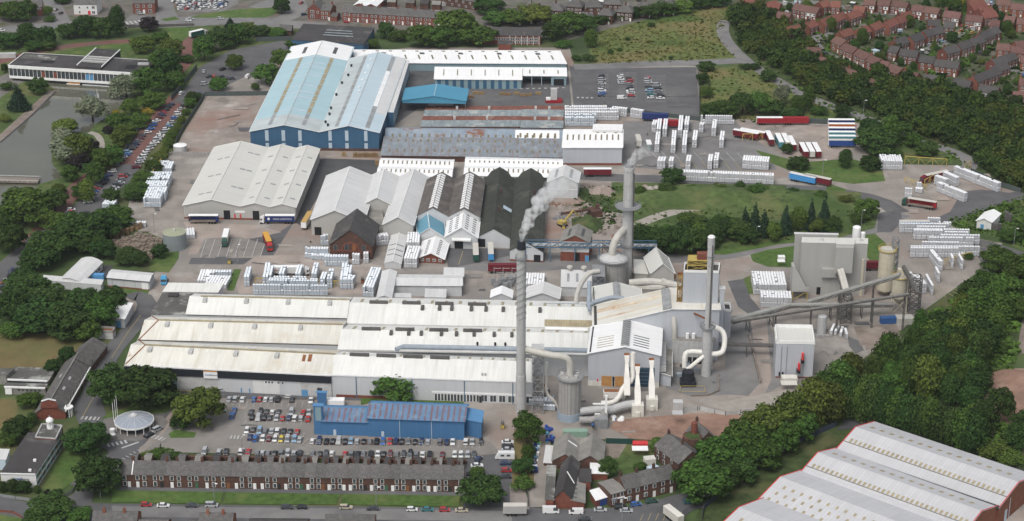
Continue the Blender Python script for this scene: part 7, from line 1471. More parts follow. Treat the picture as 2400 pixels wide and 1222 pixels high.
def pal(cl,x0,y0,x1,y1,nd=1,lev=2,blue=0,sp=1.18,h0=0.15,drop=0):
 a,b=G((x0,y0)),G((x1,y1));d=b-a;n=max(1,int(d.length/sp));u=d.normalized();v=Vector((-u.y,u.x,0));rz=math.atan2(u.y,u.x)
 if v.y<0:v=-v
 for i in range(n+1):
  for j in range(nd):
   for l in range(lev):
    if l<lev-1 and 0<i<n and j>0:continue
    if l==lev-1 and lev>1 and(i>=n+1-drop):continue
    if l==lev-1 and R.random()<(.10 if blue else.04):continue
    PL.append((a+u*sp*i+v*sp*j+Vector((R.uniform(-.04,.04),R.uniform(-.04,.04),h0+l*PH)),rz+R.uniform(-.04,.04),cl,blue))
C='in the long rows of the big pallet field right of the batch house'
for y,x0,x1,nd,dr in((533,2175,2205,1,0),(546,2110,2222,1,0),(543,2200,2228,1,0),(553,2150,2215,1,0),(559,2148,2208,1,0),(562,2143,2208,2,0),(560,2212,2273,1,0),(566,2215,2270,1,0),(573,2205,2295,1,0),(579,2178,2280,1,0),(590,2162,2245,1,0),(600,2135,2296,1,0),(604,2135,2270,1,4)):pal(C,x0,y,x1,y+1,nd,2,0,drop=dr)
C='in the diagonal rows at the near end of the pallet field'
for x0,y0,x1,y1 in((2180,610,2201,636),(2184,610,2205,635),(2228,620,2232,630),(2246,620,2254,634),(2192,650,2199,664),(2142,668,2162,690),(2148,667,2168,689),(2170,668,2184,693),(2132,662,2142,674)):pal(C,x0,y0,x1,y1,1,2)
C='in the long diagonal wall along the right fence'
pal(C,2238,412,2340,452,2,2)
C='in the shorter diagonal wall on the pallet yard at the right'
pal(C,2198,450,2262,476,2,2);pal(C,2192,434,2218,443,2,2);pal(C,2212,425,2240,438,2,2)
C='in the small stacks by the yellow loading frames'
pal(C,2122,463,2138,464,1,2);pal(C,2147,452,2164,454,2,1);pal(C,2150,450,2156,450,1,2);
C='in the bulk block beside the yellow frames at the end of the trailer park'
pal(C,2066,398,2114,399,8,2)
C='in the white slab of pallets left of the batch house'
pal(C,1768,690,1842,691,12,2);pal(C,1785,720,1856,722,6,2)
C='in the long white wall below the far car park'
pal(C,1598,424,1815,433,3,2);pal(C,1742,396,1802,400,6,2)
C='in the narrow columns of the marked pallet yard'
for x,y0,y1 in((1546,322,298),(1560,322,298),(1596,325,290),(1611,312,292),(1535,312,302),(1542,358,330),(1580,360,326),(1606,360,326),(1630,348,326),(1693,348,328),(1675,320,300),(1548,398,390),(1556,398,388),(1575,398,388),(1615,398,384),(1666,398,382),(1680,396,380),(1646,312,308)):pal(C,x,y0,x+3,y1,2,2,sp=1.2)
C='along the fence at the top of the marked pallet yard'
pal(C,1644,291,1722,292,1,2);pal(C,1436,272,1468,275,2,2);pal(C,1480,276,1508,280,2,2)
C='in the grey-blue block behind the white store'
for k,(x0,x1,y)in enumerate(((1326,1424,270),(1326,1448,276),(1326,1450,283),(1326,1400,289),(1326,1392,296))):pal(C,x0,y,x1,y,2,2,k>2)
C='in the bluish block left of the old brick building'
pal(C,718,605,770,606,2,2,1);pal(C,733,609,772,610,2,1,1);pal(C,764,624,820,624,2,2,1);pal(C,828,620,845,621,2,2);pal(C,855,617,866,617,2,2);pal(C,755,576,772,575,2,2,1)
C='in the double row right of the long white hut'
pal(C,950,628,980,629,12,2);pal(C,956,590,982,590,10,2)
C='beside the brick gable of the old building'
pal(C,884,577,912,574,3,2)
C='in the blue-tinted rows behind the factory roof'
pal(C,633,680,760,682,1,2,1);pal(C,634,676,748,678,1,2,1);pal(C,645,672,722,673,1,2,1);pal(C,597,691,768,693,1,2,1)
C='in the end-on columns of the factory pallet yard'
for x,y0,y1 in((576,672,650),(583,668,648),(620,672,640),(628,668,645),(664,664,646),(702,664,645),(740,664,640),(776,676,652),(800,678,640),(818,678,645),(760,676,660),(826,678,668)):pal(C,x,y0,x+6,y1,2,2,1,sp=1.2)
C='in the slab of pallets beside the sloping white roof'
pal(C,854,696,876,697,18,2,1)
C='in the loose white block left of the narrow lawn'
pal(C,466,668,490,668,10,1);pal(C,484,676,530,678,8,1);pal(C,508,648,546,648,2,1,1);pal(C,488,650,504,650,3,1)
C='in the tall block along the left hedge'
pal(C,340,486,376,486,6,2,1);pal(C,346,472,388,472,6,2,1);pal(C,342,457,392,457,6,2,1);pal(C,350,440,398,440,8,2,1);pal(C,372,404,405,404,9,1,1);pal(C,243,488,268,489,5,1,1)
C='in the low block on the yard above the timber stacks'
pal(C,304,532,344,533,2,1);pal(C,430,562,458,560,7,1)
C='under the blue canopy corner'
pal(C,1008,252,1062,253,1,1)
C='behind the lattice duct trestle'
pal(C,1243,950,1300,953,3,1,1);pal(C,1276,962,1298,963,1,1,1)
C='behind the small white shed near the twisted chimney'
pal(C,1233,676,1272,677,10,1)
C='in small groups behind the white square building'
pal(C,1948,786,1954,772,1,1);pal(C,1958,786,1964,778,1,1);pal(C,1970,790,1974,778,1,1);pal(C,1984,794,1980,780,1,1);pal(C,1952,866,1986,846,1,1)
PL.sort(key=lambda t:t[0].length-t[0].z*.3)
vis=PL[:300];rest=PL[300:]
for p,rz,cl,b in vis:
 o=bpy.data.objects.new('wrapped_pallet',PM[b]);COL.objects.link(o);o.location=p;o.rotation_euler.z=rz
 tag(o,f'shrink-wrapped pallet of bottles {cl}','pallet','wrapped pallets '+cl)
vs,fs,ms=[],[],[]
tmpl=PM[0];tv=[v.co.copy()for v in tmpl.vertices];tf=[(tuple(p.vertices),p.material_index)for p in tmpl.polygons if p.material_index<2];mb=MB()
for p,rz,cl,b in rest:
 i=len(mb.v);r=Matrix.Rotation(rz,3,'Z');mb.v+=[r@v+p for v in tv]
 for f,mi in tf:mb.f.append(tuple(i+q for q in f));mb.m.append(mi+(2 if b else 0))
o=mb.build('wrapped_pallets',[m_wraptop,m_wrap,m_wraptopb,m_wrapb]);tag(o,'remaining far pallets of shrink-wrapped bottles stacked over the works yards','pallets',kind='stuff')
m_wood=M('pallet_timber',(.36,.24,.13),.9,.16,.8,brick=(1.2,.16,.05,.45,.3),objvar=.2);m_wood2=M('weathered_timber',(.30,.24,.19),.9,.16,.8,brick=(1.2,.16,.05,.5,.3),objvar=.2)
def timber(p,n,w,group,lab,mat,rz=0):o=MB().box((0,0,0),(w,1.15,n),0).mesh('timber_stack',mat);q=bpy.data.objects.new('timber_stack',o);COL.objects.link(q);q.location=G(p)+Vector((0,0,.15));q.rotation_euler.z=rz;tag(q,lab,'pallet stack',group)
TP=[G(p)for p in((258,572),(335,552),(385,574),(352,612),(338,606))];ty0=min(p.y for p in TP);tx0=min(p.x for p in TP);kx=0
for i in range(40):
 for j in range(40):
  q=Vector((tx0+i*1.75+(j%3)*.2,ty0+j*1.9,0));ins=False
  for(a,b)in zip(TP,TP[1:]+TP[:1]):
   if(a.y>q.y)!=(b.y>q.y)and q.x<(b.x-a.x)*(q.y-a.y)/(b.y-a.y)+a.x:ins=not ins
  if ins:o=bpy.data.objects.new('timber_stack',MB().box((0,0,0),(1.5,1.5,R.uniform(1.4,2.3))).mesh('timber_stack',m_wood2));COL.objects.link(o);o.location=q+Vector((0,0,.15));o.rotation_euler.z=R.uniform(-.06,.06);tag(o,'stack of weathered brown pallets in the block beside the round tank','pallet stack','stacks of brown pallets beside the round tank')
for i in range(16):timber((262+i*4.6+R.uniform(-2,2),560-i*1.6+R.uniform(-4,4)),R.uniform(1.5,3.2),1.3,'loose stacks of yellow pallets','stack of yellowish pallets in the loose heap above the brown block',m_wood,R.uniform(-.4,.4))
for i in range(12):timber((830+i*4.8,369),R.uniform(1.8,2.4),1.2,'timber stacks at the blue shed','stack of timber in the row at the foot of the blue shed',m_wood)
timber((806,367),2.2,2,None,'lone timber stack left of the row at the blue shed',m_wood);timber((884,388),2.5,2,None,'timber stack at the corner of the white slotted row',m_wood)
for i,(x,y)in enumerate(((1103,230),(1115,221),(1128,222),(1178,223),(1190,224),(1210,222),(1225,226),(1240,225),(1262,222))):timber((x,y),1.3,3.2,'crates on the upper yard','wooden crate on the yard between blue canopy and open loading shed',m_wood,.1)
e=thing('mobile_plant','red and white mobile plant standing on the upper yard','machinery',tuple(G((1298,240))));c=G((1298,240));MB().box(c,(9,4,1.8)).build('base_frame',C_red,e);MB().box(c+Vector((0,0,1.8)),(3.4,3,6)).build('tower_box',m_galv,e);MB().box(c+Vector((-3,-1,1.8)),(2.4,2,1.2)).build('control_box',m_trim,e)
def lamp(p,hh,lab,arm=1):
 c=G(p);e=thing('street_lamp',lab,'lamp post',tuple(c));MB().cyl(c,.14,.09,hh,6).build('post',m_steel,e);MB().bar(c+Vector((0,0,hh)),c+Vector((arm,0,hh+.1)),.12).build('arm',m_steel,e);MB().box(c+Vector((arm,0,hh)),(.9,.4,.25)).build('lamp_head',m_trim,e)
for k,(x,y,hh,lab)in enumerate(((2022,287,12,'tall floodlight mast behind the trailer block'),(558,618,9,'lamp post by the yellow forklift'),(362,545,9,'lamp post above the brown pallet stacks'),(2018,536,9,'lamp post on the corner behind the white silo'),(2376,575,8,'lamp post at the right end of the perimeter road'),(882,1190,8,'lamp post on the pavement below the right lawn'),(503,1182,8,'lamp post on the pavement at the lawn gap'),(568,1066,8,'lamp post in the row behind the terrace'),(1928,412,8,'lamp post on the verge above the sky blue trailer'),(1458,1222,9,'lamp post in the street by the pub'),(1772,570,8,'lamp post on the roadside grass right of the conifers'),(236,1168,5,'lamp post at the corner under the big round tree'))):lamp((x,y),hh,lab)
def frame(pa,pb,hh,lab,n=3,mat=m_yellow):
 a,b=G(pa),G(pb);e=thing('loading_frame',lab,'steel frame',tuple((a+b)/2));l,r=MB(),MB()
 for k in range(n+1):p=a.lerp(b,k/n);MB().bar(p,p+Vector((0,0,hh)),.26).build('leg',mat,e)
 r.bar(a+Vector((0,0,hh)),b+Vector((0,0,hh)),.3)
 for k in range(n):p,q=a.lerp(b,k/n),a.lerp(b,(k+1)/n);r.bar(p+Vector((0,0,hh)),p.lerp(q,.5)+Vector((0,0,.4)),.14).bar(q+Vector((0,0,hh)),p.lerp(q,.5)+Vector((0,0,.4)),.14)
 r.build('beam',mat,e)
frame((2120,385),(2218,392),4.2,'row of yellow steel frames behind the bulk pallet block',3);frame((2166,440),(2192,426),4,'yellow loading frame beside the entering maroon lorry',2);frame((2120,430),(2170,448),3,'yellow barrier frame across the pallet yard entrance',3);frame((2260,402),(2274,396),4,'yellow frame at the top end of the long pallet wall',1)
frame((600,668),(830,676),3.2,'long yellow rail frame through the pallet columns behind the factory',10);frame((1740,332),(1786,330),4,'yellow frame in front of the angled maroon trailers',2);frame((2215,622),(2275,606),3,'yellow rail in front of the big pallet field',3);frame((358,416),(384,378),3,'yellow rail beside the tall pallets along the left hedge',2)
m_fence=plain('green_grey_palisade',(.10,.125,.12),.7,var=.1,brick=(.3,6,.08,.4,.1))
def fence(pts,hh,lab,mat=m_fence,cat='fence',name='palisade_fence',th=.12):
 P=[G(p)for p in pts];e=thing(name,lab,cat,tuple(P[0]));m,q=MB(),MB();z=Vector((0,0,hh))
 for a,b in zip(P,P[1:]):
  d=(b-a).normalized();n=Vector((-d.y,d.x,0))*th/2;m.hexa([a-n,b-n,b+n,a+n],[a-n+z,b-n+z,b+n+z,a+n+z]);L=(b-a).length
  for k in range(int(L/6)+1):p=a+d*min(L,k*6);q.box(p,(.22,.22,hh+.15),math.atan2(d.y,d.x))
 m.build('panel',mat,e);q.build('post',m_dksteel,e);return e
fence([(402,236),(440,190),(462,162)],3,'green-grey palisade fence beside the upper car park');fence([(480,228),(430,305),(408,345)],2.6,'palisade fence along the left of the empty slab');fence([(480,226),(640,224)],2.6,'palisade fence along the top of the empty slab');fence([(600,98),(684,95)],2.8,'grey palisade fence above the upper car park')
fence([(405,362),(500,364)],1.4,'low concrete wall below the empty slab',m_conc,'wall','low_wall',.3);fence([(330,300),(300,345),(275,395)],2.4,'palisade fence between park trees and the red road cars');fence([(1636,170),(1640,282)],2.6,'mesh fence along the right of the far car park');fence([(1440,262),(1640,284),(1720,288)],2.4,'mesh fence between far car park and pallet yard');fence([(1894,290),(1940,292)],3,'green sheet fence between red trailers and trailer block');fence([(2275,405),(2345,438),(2392,452)],2.4,'grey mesh fence behind the long diagonal pallet wall')
fence([(1455,1016),(1490,1014)],.6,'low kerb wall on the red rubble',m_conc,'wall','low_wall',.4);fence([(1756,790),(1782,900)],1.3,'brown retaining wall along the haul road',m_soil,'wall','low_wall',.6);fence([(1620,930),(1660,928),(1684,918),(1684,880)],.7,'curved kerb wall around the slim chimney pad',m_soil,'wall','low_wall',.5);fence([(1600,968),(1640,962),(1700,975),(1760,968)],1.8,'mesh fence between haul road and red rubble',m_galv,'fence','mesh_fence',.05)
fence([(0,1165),(120,1182),(170,1155),(190,1118)],1.2,'low railing around the office lawn corner',m_steel,'railing','low_railing',.06);fence([(1645,1222),(1650,1195),(1790,1075),(1960,1000)],2.2,'blue mesh fence beside the diagonal sheds',plain('blue_mesh',(.055,.065,.10)),'fence','mesh_fence',.06);fence([(200,60),(320,62)],1.0,'dark wall between the main road and the park trees',m_dksteel,'wall','low_wall',.3);fence([(300,66),(455,61)],1.6,'dark retaining wall below the main road',m_dksteel,'wall','low_wall',.3)
fence([(1235,1140),(1238,1190)],1.6,'green fence at the right of the side yard');fence([(-20,1200),(30,1204),(52,1216)],1.1,'red-brown kerb railing at the bottom left corner',m_brick,'railing','low_railing',.1);fence([(1240,720),(1240,720.5)],.3,'x')if False else None
cols=[plain('scrap_blue',(.03,.07,.30)),plain('scrap_cyan',(.12,.32,.45)),m_trim,plain('scrap_dark',(.05,.06,.09)),plain('scrap_lime',(.3,.5,.05)),plain('scrap_navy',(.02,.03,.12))];cn_=['blue','pale blue','white','dark','lime green','navy']
for k in range(64):
 if k<22:x,y=1278+R.uniform(0,20),1004+R.uniform(0,36);ci=R.choice([0,0,0,3,5,1]);where='in the heap behind the asbestos shed'
 else:t=(k-22)/42;x,y=1258-t*8+R.uniform(-6,7),1036+t*78+R.uniform(-3,3);ci=R.choice([0,1,1,2,2,3,5,1,4 if k<34 else 2]);where='in the line along the scrap yard lane'
 s=R.uniform(.6,1.5);m=MB();
 if k%3:m.box((0,0,0),(s,s*R.uniform(.6,1.4),s*.8))
 else:m.cyl((0,0,0),s*.45,s*.42,s*.9,10)
 o=bpy.data.objects.new('scrap_item',m.mesh('scrap_item',cols[ci],uv=False));COL.objects.link(o);o.location=G((x,y))+Vector((0,0,.2));o.rotation_euler=(0,0,R.uniform(0,3));tag(o,f'{cn_[ci]} drum or crate {where}','scrap',f'{cn_[ci]} drums and crates {where}')
HN={}
def est(x0,y0,x1,y1,style,k,label,dep=7.4,h=5.0,rise=2.6,hz=None,hip=0.0,group=None):
 """ridge end points in the picture -> house"""
 zr=h+rise;a,b=G((x0,y0),zr),G((x1,y1),zr)
 if b.x<a.x:a,b=b,a
 U=b-a;U.z=0
 if hip:a=a-U*.45;U=U*1.9
 n=Vector((-U.y,U.x,0)).normalized();o=Vector((a.x,a.y,0))-n*dep/2
 wall,roof,wm=style
 L=U.length;nb=max(1,round(L/6.5));ws_=[]
 for i in range(nb):
  c=(i+.5)/nb;w_=2.2/L
  ws_+=[('f',c-.18/nb*1.2,3.1,1.5,1.2,'w'),('f',c+.24/nb,3.1,1.3,1.2,'w'),('f',c-.2/nb,.8,1.7,1.4,'w'),('f',c+.26/nb,0,.95,2.1,'d')]
 if abs(U.y)>.4*abs(U.x):ws_+=[('l' if U.y>0 else 'r',.5,3.1,1.0,1.1,'w')]
 H=wbld('brick_house',label,'house',o,U,n*dep,h,rise,wall,roof,group,((.1,.5),)if k%3==0 and not hip else(((.5,.5),)if hip else()),None,ws_,.35,'u',hip)
 if wm=='white':H.wbox('f',.08,.92,2.6,4.9,m_whitewall,'render_panel',.05)
 if wm=='tudor':H.wbox('f',.55,.95,2.7,4.9,m_trim,'render_panel',.05)
 return H
S_red=(m_brickred,m_tilered,'');S_br=(m_bricko,m_tilebrown,'');S_gr=(m_brickred,m_tilegrey,'');S_tu=(m_brickred,m_tilebrown,'tudor');S_wh=(m_brickred,m_tilegrey,'white')
def zz(L,ox,oy,k):return[(ox+a/k,oy+b/k,ox+c/k,oy+d/k)for a,b,c,d in L]
EST=[('red-tiled row curving along the top left estate road',S_red,[(267,162,330,140),(370,147,440,115),(455,117,535,85),(560,97,640,70),(620,40,700,50),(130,195,225,178)]),('red-tiled row stepping up behind the orange awning',S_red,[(510,227,590,200),(630,215,705,182),(730,180,800,150),(835,160,905,127),(915,128,965,106),(950,100,1015,78)]),('brown-roofed row descending above the lower estate road',S_br,[(490,258,560,290),(550,310,640,345),(650,352,735,388),(735,395,812,425),(815,432,875,448),(880,458,965,490),(975,503,1080,525)]),('brown-roofed pairs hard against the dark wood',S_br,[(375,405,450,425),(435,425,520,450),(500,468,575,490),(575,490,655,520),(670,568,720,590),(720,556,795,585)]),('brown houses facing the wood at the bend',S_tu,[(135,248,262,250),(275,340,380,342),(70,82,165,97),(195,25,370,58)]),('grey-roofed row on the left of the upper cul-de-sac',S_gr,[(900,288,980,257),(1012,262,1090,230),(1108,222,1165,205),(1165,205,1238,188),(1145,140,1232,142),(1262,152,1340,158)]),('grey-roofed houses below the cul-de-sac entrance',S_gr,[(880,325,945,338),(950,350,1078,366),(1092,395,1200,410),(1202,424,1372,446)]),('grey-roofed row on the right of the upper cul-de-sac',S_gr,[(1252,345,1345,318),(1355,315,1435,285),(1440,288,1520,255),(1505,245,1580,212),(1570,210,1640,190)]),('detached houses at the foot of the estate by the wood',S_wh,[(1120,530,1262,552),(1330,562,1458,582),(1522,605,1655,628)]),('brown houses along the top of the estate',S_tu,[(895,0,1008,18),(1040,32,1120,44),(1125,45,1232,62),(1265,76,1385,92),(1420,106,1540,118),(1590,142,1662,148),(690,-8,775,0),(795,-5,880,6)]),('red close at the top right of the estate',S_red,[(1430,5,1540,-8),(1455,40,1560,24),(1510,62,1600,48),(1525,92,1625,75)]),('grey gabled row near the right edge of the estate',S_gr,[(1465,545,1560,508),(1545,515,1640,480),(1600,480,1700,440),(1600,428,1690,400),(1670,402,1760,375)]),('scattered houses at the right edge of the estate',S_br,[(1640,312,1735,318),(1742,332,1835,338),(1745,22,1850,34),(1700,112,1775,122),(1785,128,1870,134),(1755,655,1860,658),(1800,562,1880,566),(1770,775,1880,772),(1765,300,1850,290),(1640,-8,1740,0),(1810,400,1900,404)]),('red houses at the top middle of the picture',S_red,[(365,15,430,0),(455,8,522,12),(-20,20,60,5)])]
for nm,stl,L in EST:
 for i,q in enumerate(zz(L,1800,0,3.055)):est(*q,stl,i,f'brick house, {ORD[i]} in the {nm}',rise=2.8,group=nm)
L=[(100,52,150,55),(170,42,225,44),(285,22,345,26),(425,-4,485,0),(495,84,548,88),(650,56,705,60),(785,34,845,38),(925,12,985,12),(1075,-6,1145,-4),(560,0,620,0),(20,62,70,66),(690,-20,760,-18)]
for i,q in enumerate(zz(L,1200,0,3.055)):est(*q,(m_brickdk,m_slate2,''),i,f'hip-roofed slate semi, {ORD[i]} above the top tree line',hip=.32,dep=9,rise=3.4,h=5.4,group='hip-roofed semis at the top')
est(1735,-2,1830,8,S_red,1,'long red brick house overlooking the dry meadow',dep=9)
for i in range(11):
 x0,x1=803+i*21.0,803+(i+1)*21.0;y=50+i*1.35
 house(f'red brick terraced house, {ORD[i]} from the left behind the dark flat roof',(x0,y),(x1-.1,y+1.35),9,5.6,3.0,m_brickred,m_slate2,group='red terrace at the top',chim=((.97,.5),)if i%2 else(),wins=[('f',.3,.8,1.3,1.5,'w'),('f',.3,3.5,1.3,1.4,'w'),('f',.72,0,1,2.2,'d'),('f',.72,3.5,1.1,1.4,'w')])
for i in range(8):
 x0,x1=985+i*16,985+(i+1)*16;y=4+i*2.6
 house(f'slate terraced house, {ORD[i]} from the left in the back row',(x0,y),(x1-.1,y+2.6),8,5.4,2.8,m_brickdk,m_slate2,group='slate back row at the top',chim=((.97,.5),),wins=[('f',.3,3.4,1.2,1.4,'w'),('f',.7,.8,1.2,1.4,'w')])
for i in range(12):
 x,y=845+(i%6)*34+R.uniform(-6,6),14+(i//6)*22+(i%6)*2
 house(f'small slate back addition, {ORD[i]} between the two top terraces',(x,y),(x+20,y+1),5,3.6,1.6,m_brickdk,[m_slate2,m_feltdark,m_asb][i%3],cat='house',group='back additions between the terraces',chim=(),name='back_addition')
hh=house('red brick corner house with white bay windows by the road junction',(722,44),(752,46),12,6.2,3.4,m_brickred,m_slate2,ridge='v',chim=((.2,.6),),wins=[('f',.35,.8,2.4,1.8,'w'),('f',.35,3.6,2.4,1.8,'w'),('f',.78,3.6,1.1,1.6,'w')]);house('red brick house joined to the corner house',(752,47),(775,49),10,6,2.6,m_brickred,m_slate2,chim=((.9,.5),),wins=[('f',.2,.8,1.3,1.6,'w'),('f',.6,.8,1.3,1.6,'w'),('f',.85,0,1,2.1,'d'),('f',.2,3.5,1.2,1.5,'w'),('f',.6,3.5,1.2,1.5,'w')]);house('low brick wing at the right of the corner house',(775,50),(790,51),7,3,1.4,m_brickred,m_slate2,chim=())
house('red double-fronted house with white bay windows beside the car lot',(312,32),(364,32),11,6.4,3.4,m_brickred,m_slate2,chim=((.03,.5),(.97,.5)),wins=[('f',.22,.6,2.2,1.9,'w'),('f',.22,3.8,2.2,1.7,'w'),('f',.78,.6,2.2,1.9,'w'),('f',.78,3.8,2.2,1.7,'w'),('f',.5,0,1.4,2.4,'d'),('f',.5,3.8,1.1,1.7,'w')])
wh=house('large cream house with a red door beside the side road',(174,34),(228,35),12,6.4,3.2,m_whitewall,m_slate2,chim=((.05,.5),),wins=[('f',.25,.8,1.2,1.4,'w'),('f',.25,3.8,1.2,1.3,'w'),('f',.6,3.8,1.2,1.3,'w'),('f',.85,.6,2.0,1.8,'w'),('f',.85,3.7,2.0,1.8,'w'),('f',.66,0,1.6,2.4,'d')],door=m_redtrim)
house('red brick house among the trees at the top left',(80,38),(101,37),10,5.6,3,m_brickred,m_slate2,wins=[('f',.3,.8,1.3,1.4,'w'),('f',.7,3.6,1.3,1.4,'w'),('f',.3,3.6,1.3,1.4,'w')]);house('grey-roofed bungalow cut by the top left corner',(-10,20),(38,14),10,3.4,3,m_brickdk,m_slate2,chim=())
Bld('white_roof_hall','white roofed hall at the top behind the red terrace','hall',(829,12),(856,14),(850,-6),h=5,rise=1.5,wall=m_brickred,roof=m_wwhite);Bld('white_roof_hall','second white roofed hall right of the first at the top','hall',(857,14),(882,15),(878,-5),h=5,rise=1.5,wall=m_brickred,roof=m_wwhite)
Bld('brick_lodge','little brick lodge with white porch beside the dark flat roof','house',(655,70),(682,72),(660,60),h=3.5,ridge='u',rise=2,wall=m_brickdk,roof=m_slate2)
tag(MB().hexa([gpt(1998,88,2.2),gpt(2012,93,2.2),gpt(2022,86,2.2),gpt(2006,80,2.2)],[p+Vector((0,0,.8))for p in(gpt(1998,88,2.2),gpt(2012,93,2.2),gpt(2022,86,2.2),gpt(2006,80,2.2))]).build('garden_awning',plain('orange_red_cloth',(.55,.09,.05))),'orange-red awning in an estate garden','awning')
for k in range(46):
 x,y=R.choice([(R.uniform(2010,2330),R.uniform(20,215)),(R.uniform(1830,2000),R.uniform(10,60)),(R.uniform(2270,2400),R.uniform(60,240)),(R.uniform(1220,1560),R.uniform(-4,26)),(R.uniform(850,1050),R.uniform(0,30))])
 w_=R.uniform(1.8,4);c=G((x,y));m=[m_trim,m_galv,m_asb,m_feltdark,m_wood2,m_lbwall][k%6];e=thing('garden_shed',['white','grey','pale grey','dark','brown','pale blue'][k%6]+' garden shed or conservatory between the far houses','shed',tuple(c),['white','grey','pale grey','dark','brown','pale blue'][k%6]+' garden sheds between the far houses')
 a_=R.uniform(0,3);MB().box(c,(w_,w_*.8,2.1),a_).build('wall',m if k%6 else m_glass,e);MB().box(c+Vector((0,0,2.1)),(w_+.3,w_*.8+.3,.2),a_).build('roof',m,e)
def leafmat(name,col,v=.42):return M(name,col,.9,.12,.9,detail=2,objvar=.28,island=v,spec=.1)
LM={'dark':leafmat('foliage_dark_green',(.032,.061,.017)),'mid':leafmat('foliage_mid_green',(.048,.088,.020)),'olive':leafmat('foliage_olive_green',(.066,.092,.021)),'light':leafmat('foliage_light_green',(.080,.125,.028)),'silver':leafmat('foliage_silver_green',(.135,.155,.105),.25),'yellow':leafmat('foliage_yellow',(.26,.22,.03)),'purple':leafmat('foliage_dark_purple',(.022,.017,.021)),'conifer':leafmat('foliage_blue_green_conifer',(.020,.042,.025))}
m_bark=plain('bark',(.06,.05,.04),.95,var=.25)
def crown(seed,shape,n,sz=1.0):
 r=random.Random(seed);lobes=[]
 if shape=='round':
  lobes=[(Vector((0,0,.56)),Vector((.36,.36,.36)))]
  for k in range(26):a=k*2.4+r.uniform(-.5,.5);z=r.uniform(.22,.86);q=.40*math.sqrt(max(0,1-((z-.50)/.46)**2))*r.uniform(.75,1.05);lobes.append((Vector((q*math.cos(a),q*math.sin(a),z)),Vector((1,1,.8))*r.uniform(.08,.17)))
 elif shape=='tall':
  for k in range(15):z=.16+.74*k/14;q=.30*math.sin(math.pi*min(1,(z*1.02)))**.7;a=k*2.4+r.uniform(-.4,.4);lobes.append((Vector((q*.55*math.cos(a)+r.uniform(-.04,.04),q*.55*math.sin(a),z)),Vector((1,1,.62))*(.14+.75*q*r.uniform(.6,.95))))
 elif shape=='conifer':
  for k in range(9):z=.08+.86*k/8;q=.40*(1-z)+.04;lobes.append((Vector((r.uniform(-.03,.03),r.uniform(-.03,.03),z)),Vector((q,q,.10))))
 elif shape=='bush':
  for k in range(8):a=r.uniform(0,6.28);q=r.uniform(.05,.30);lobes.append((Vector((q*math.cos(a),q*math.sin(a),r.uniform(.28,.5))),Vector((1,1,1.3))*r.uniform(.17,.3)))
 elif shape=='willow':
  for k in range(12):a=r.uniform(0,6.28);q=r.uniform(.08,.33);lobes.append((Vector((q*math.cos(a),q*math.sin(a),r.uniform(.36,.78)-q*.3)),Vector((1,1,1.15))*r.uniform(.15,.24)))
 m=MB();wts=[l[1].x*l[1].y for l in lobes];tot=sum(wts)
 for lb,w in zip(lobes,wts):
  for _ in range(max(4,int(n*w/tot))):
   d=Vector((r.gauss(0,1),r.gauss(0,1),r.gauss(.25,1))).normalized()
   if d.z<-.55:d.z*=-.6
   p=lb[0]+Vector((d.x*lb[1].x,d.y*lb[1].y,d.z*lb[1].z))*r.uniform(.66,1.16)
   if p.z<.05:continue
   nn=(d+Vector((r.gauss(0,.45),r.gauss(0,.45),r.gauss(.15,.45)))).normalized();t=nn.cross(Vector((r.gauss(0,1),r.gauss(0,1),r.gauss(0,1)))).normalized();b=nn.cross(t);s_=r.uniform(.016,.042)*sz
   m.v+=[p+(t+b*.3)*s_,p+(b-t*.25)*s_*.9,p-t*s_-b*.2*s_,p-b*s_*.9+t*.2*s_];i=len(m.v)-4;m.f.append((i,i+1,i+2,i+3));m.m.append(0)
 return m
def trunkmesh(seed):
 r=random.Random(seed);m=MB();m.tube([(0,0,-.02),(r.uniform(-.01,.01),0,.2),(r.uniform(-.02,.02),r.uniform(-.02,.02),.45),(0,0,.72)],[.032,.025,.018,.006],7)
 for k in range(6):a=k*1.05+r.random();z=r.uniform(.25,.5);m.tube([(0,0,z),(.16*math.cos(a),.16*math.sin(a),z+.14),(.27*math.cos(a),.27*math.sin(a),z+.2)],[.012,.008,.003],5)
 return m
CRN={}
for shp,cnt,n in(('round',5,4600),('tall',4,4200),('conifer',2,2600),('bush',3,2000),('willow',2,4200)):CRN[shp]=[crown(100+i*7+len(shp),shp,n)for i in range(cnt)]
CME={k:[c.mesh('crown',LM['dark'],uv=False)for c in v]for k,v in CRN.items()};TME=[trunkmesh(i).mesh('trunk',m_bark,uv=False)for i in range(3)]
NT=[0]
def tree(x,yb,w,yt,shape,mat,label,group=None,z=0,name=None):
 """x centre, yb = lowest image row of the crown/base, w = crown width px, yt = top row"""
 s=S(yb);wm=w/s;base=yb-(.12*w);c=G((x,base));hgt=max(1.5,(base-yt)/(s*.93)*.97);NT[0]+=1
 if hgt<.55*wm:hgt=.55*wm
 e=thing(name or{'conifer':'conifer','bush':'bush','willow':'willow'}.get(shape,'tree'),label,'bush' if shape=='bush' else 'tree',(c.x,c.y,z),group);e.scale=(wm*1.12,wm*1.12,hgt);e.rotation_euler.z=R.uniform(0,6.28)
 o=bpy.data.objects.new('crown',R.choice(CME[shape]));COL.objects.link(o);o.parent=e;recolor(o,LM[mat])
 o=bpy.data.objects.new('trunk',R.choice(TME));COL.objects.link(o);o.parent=e
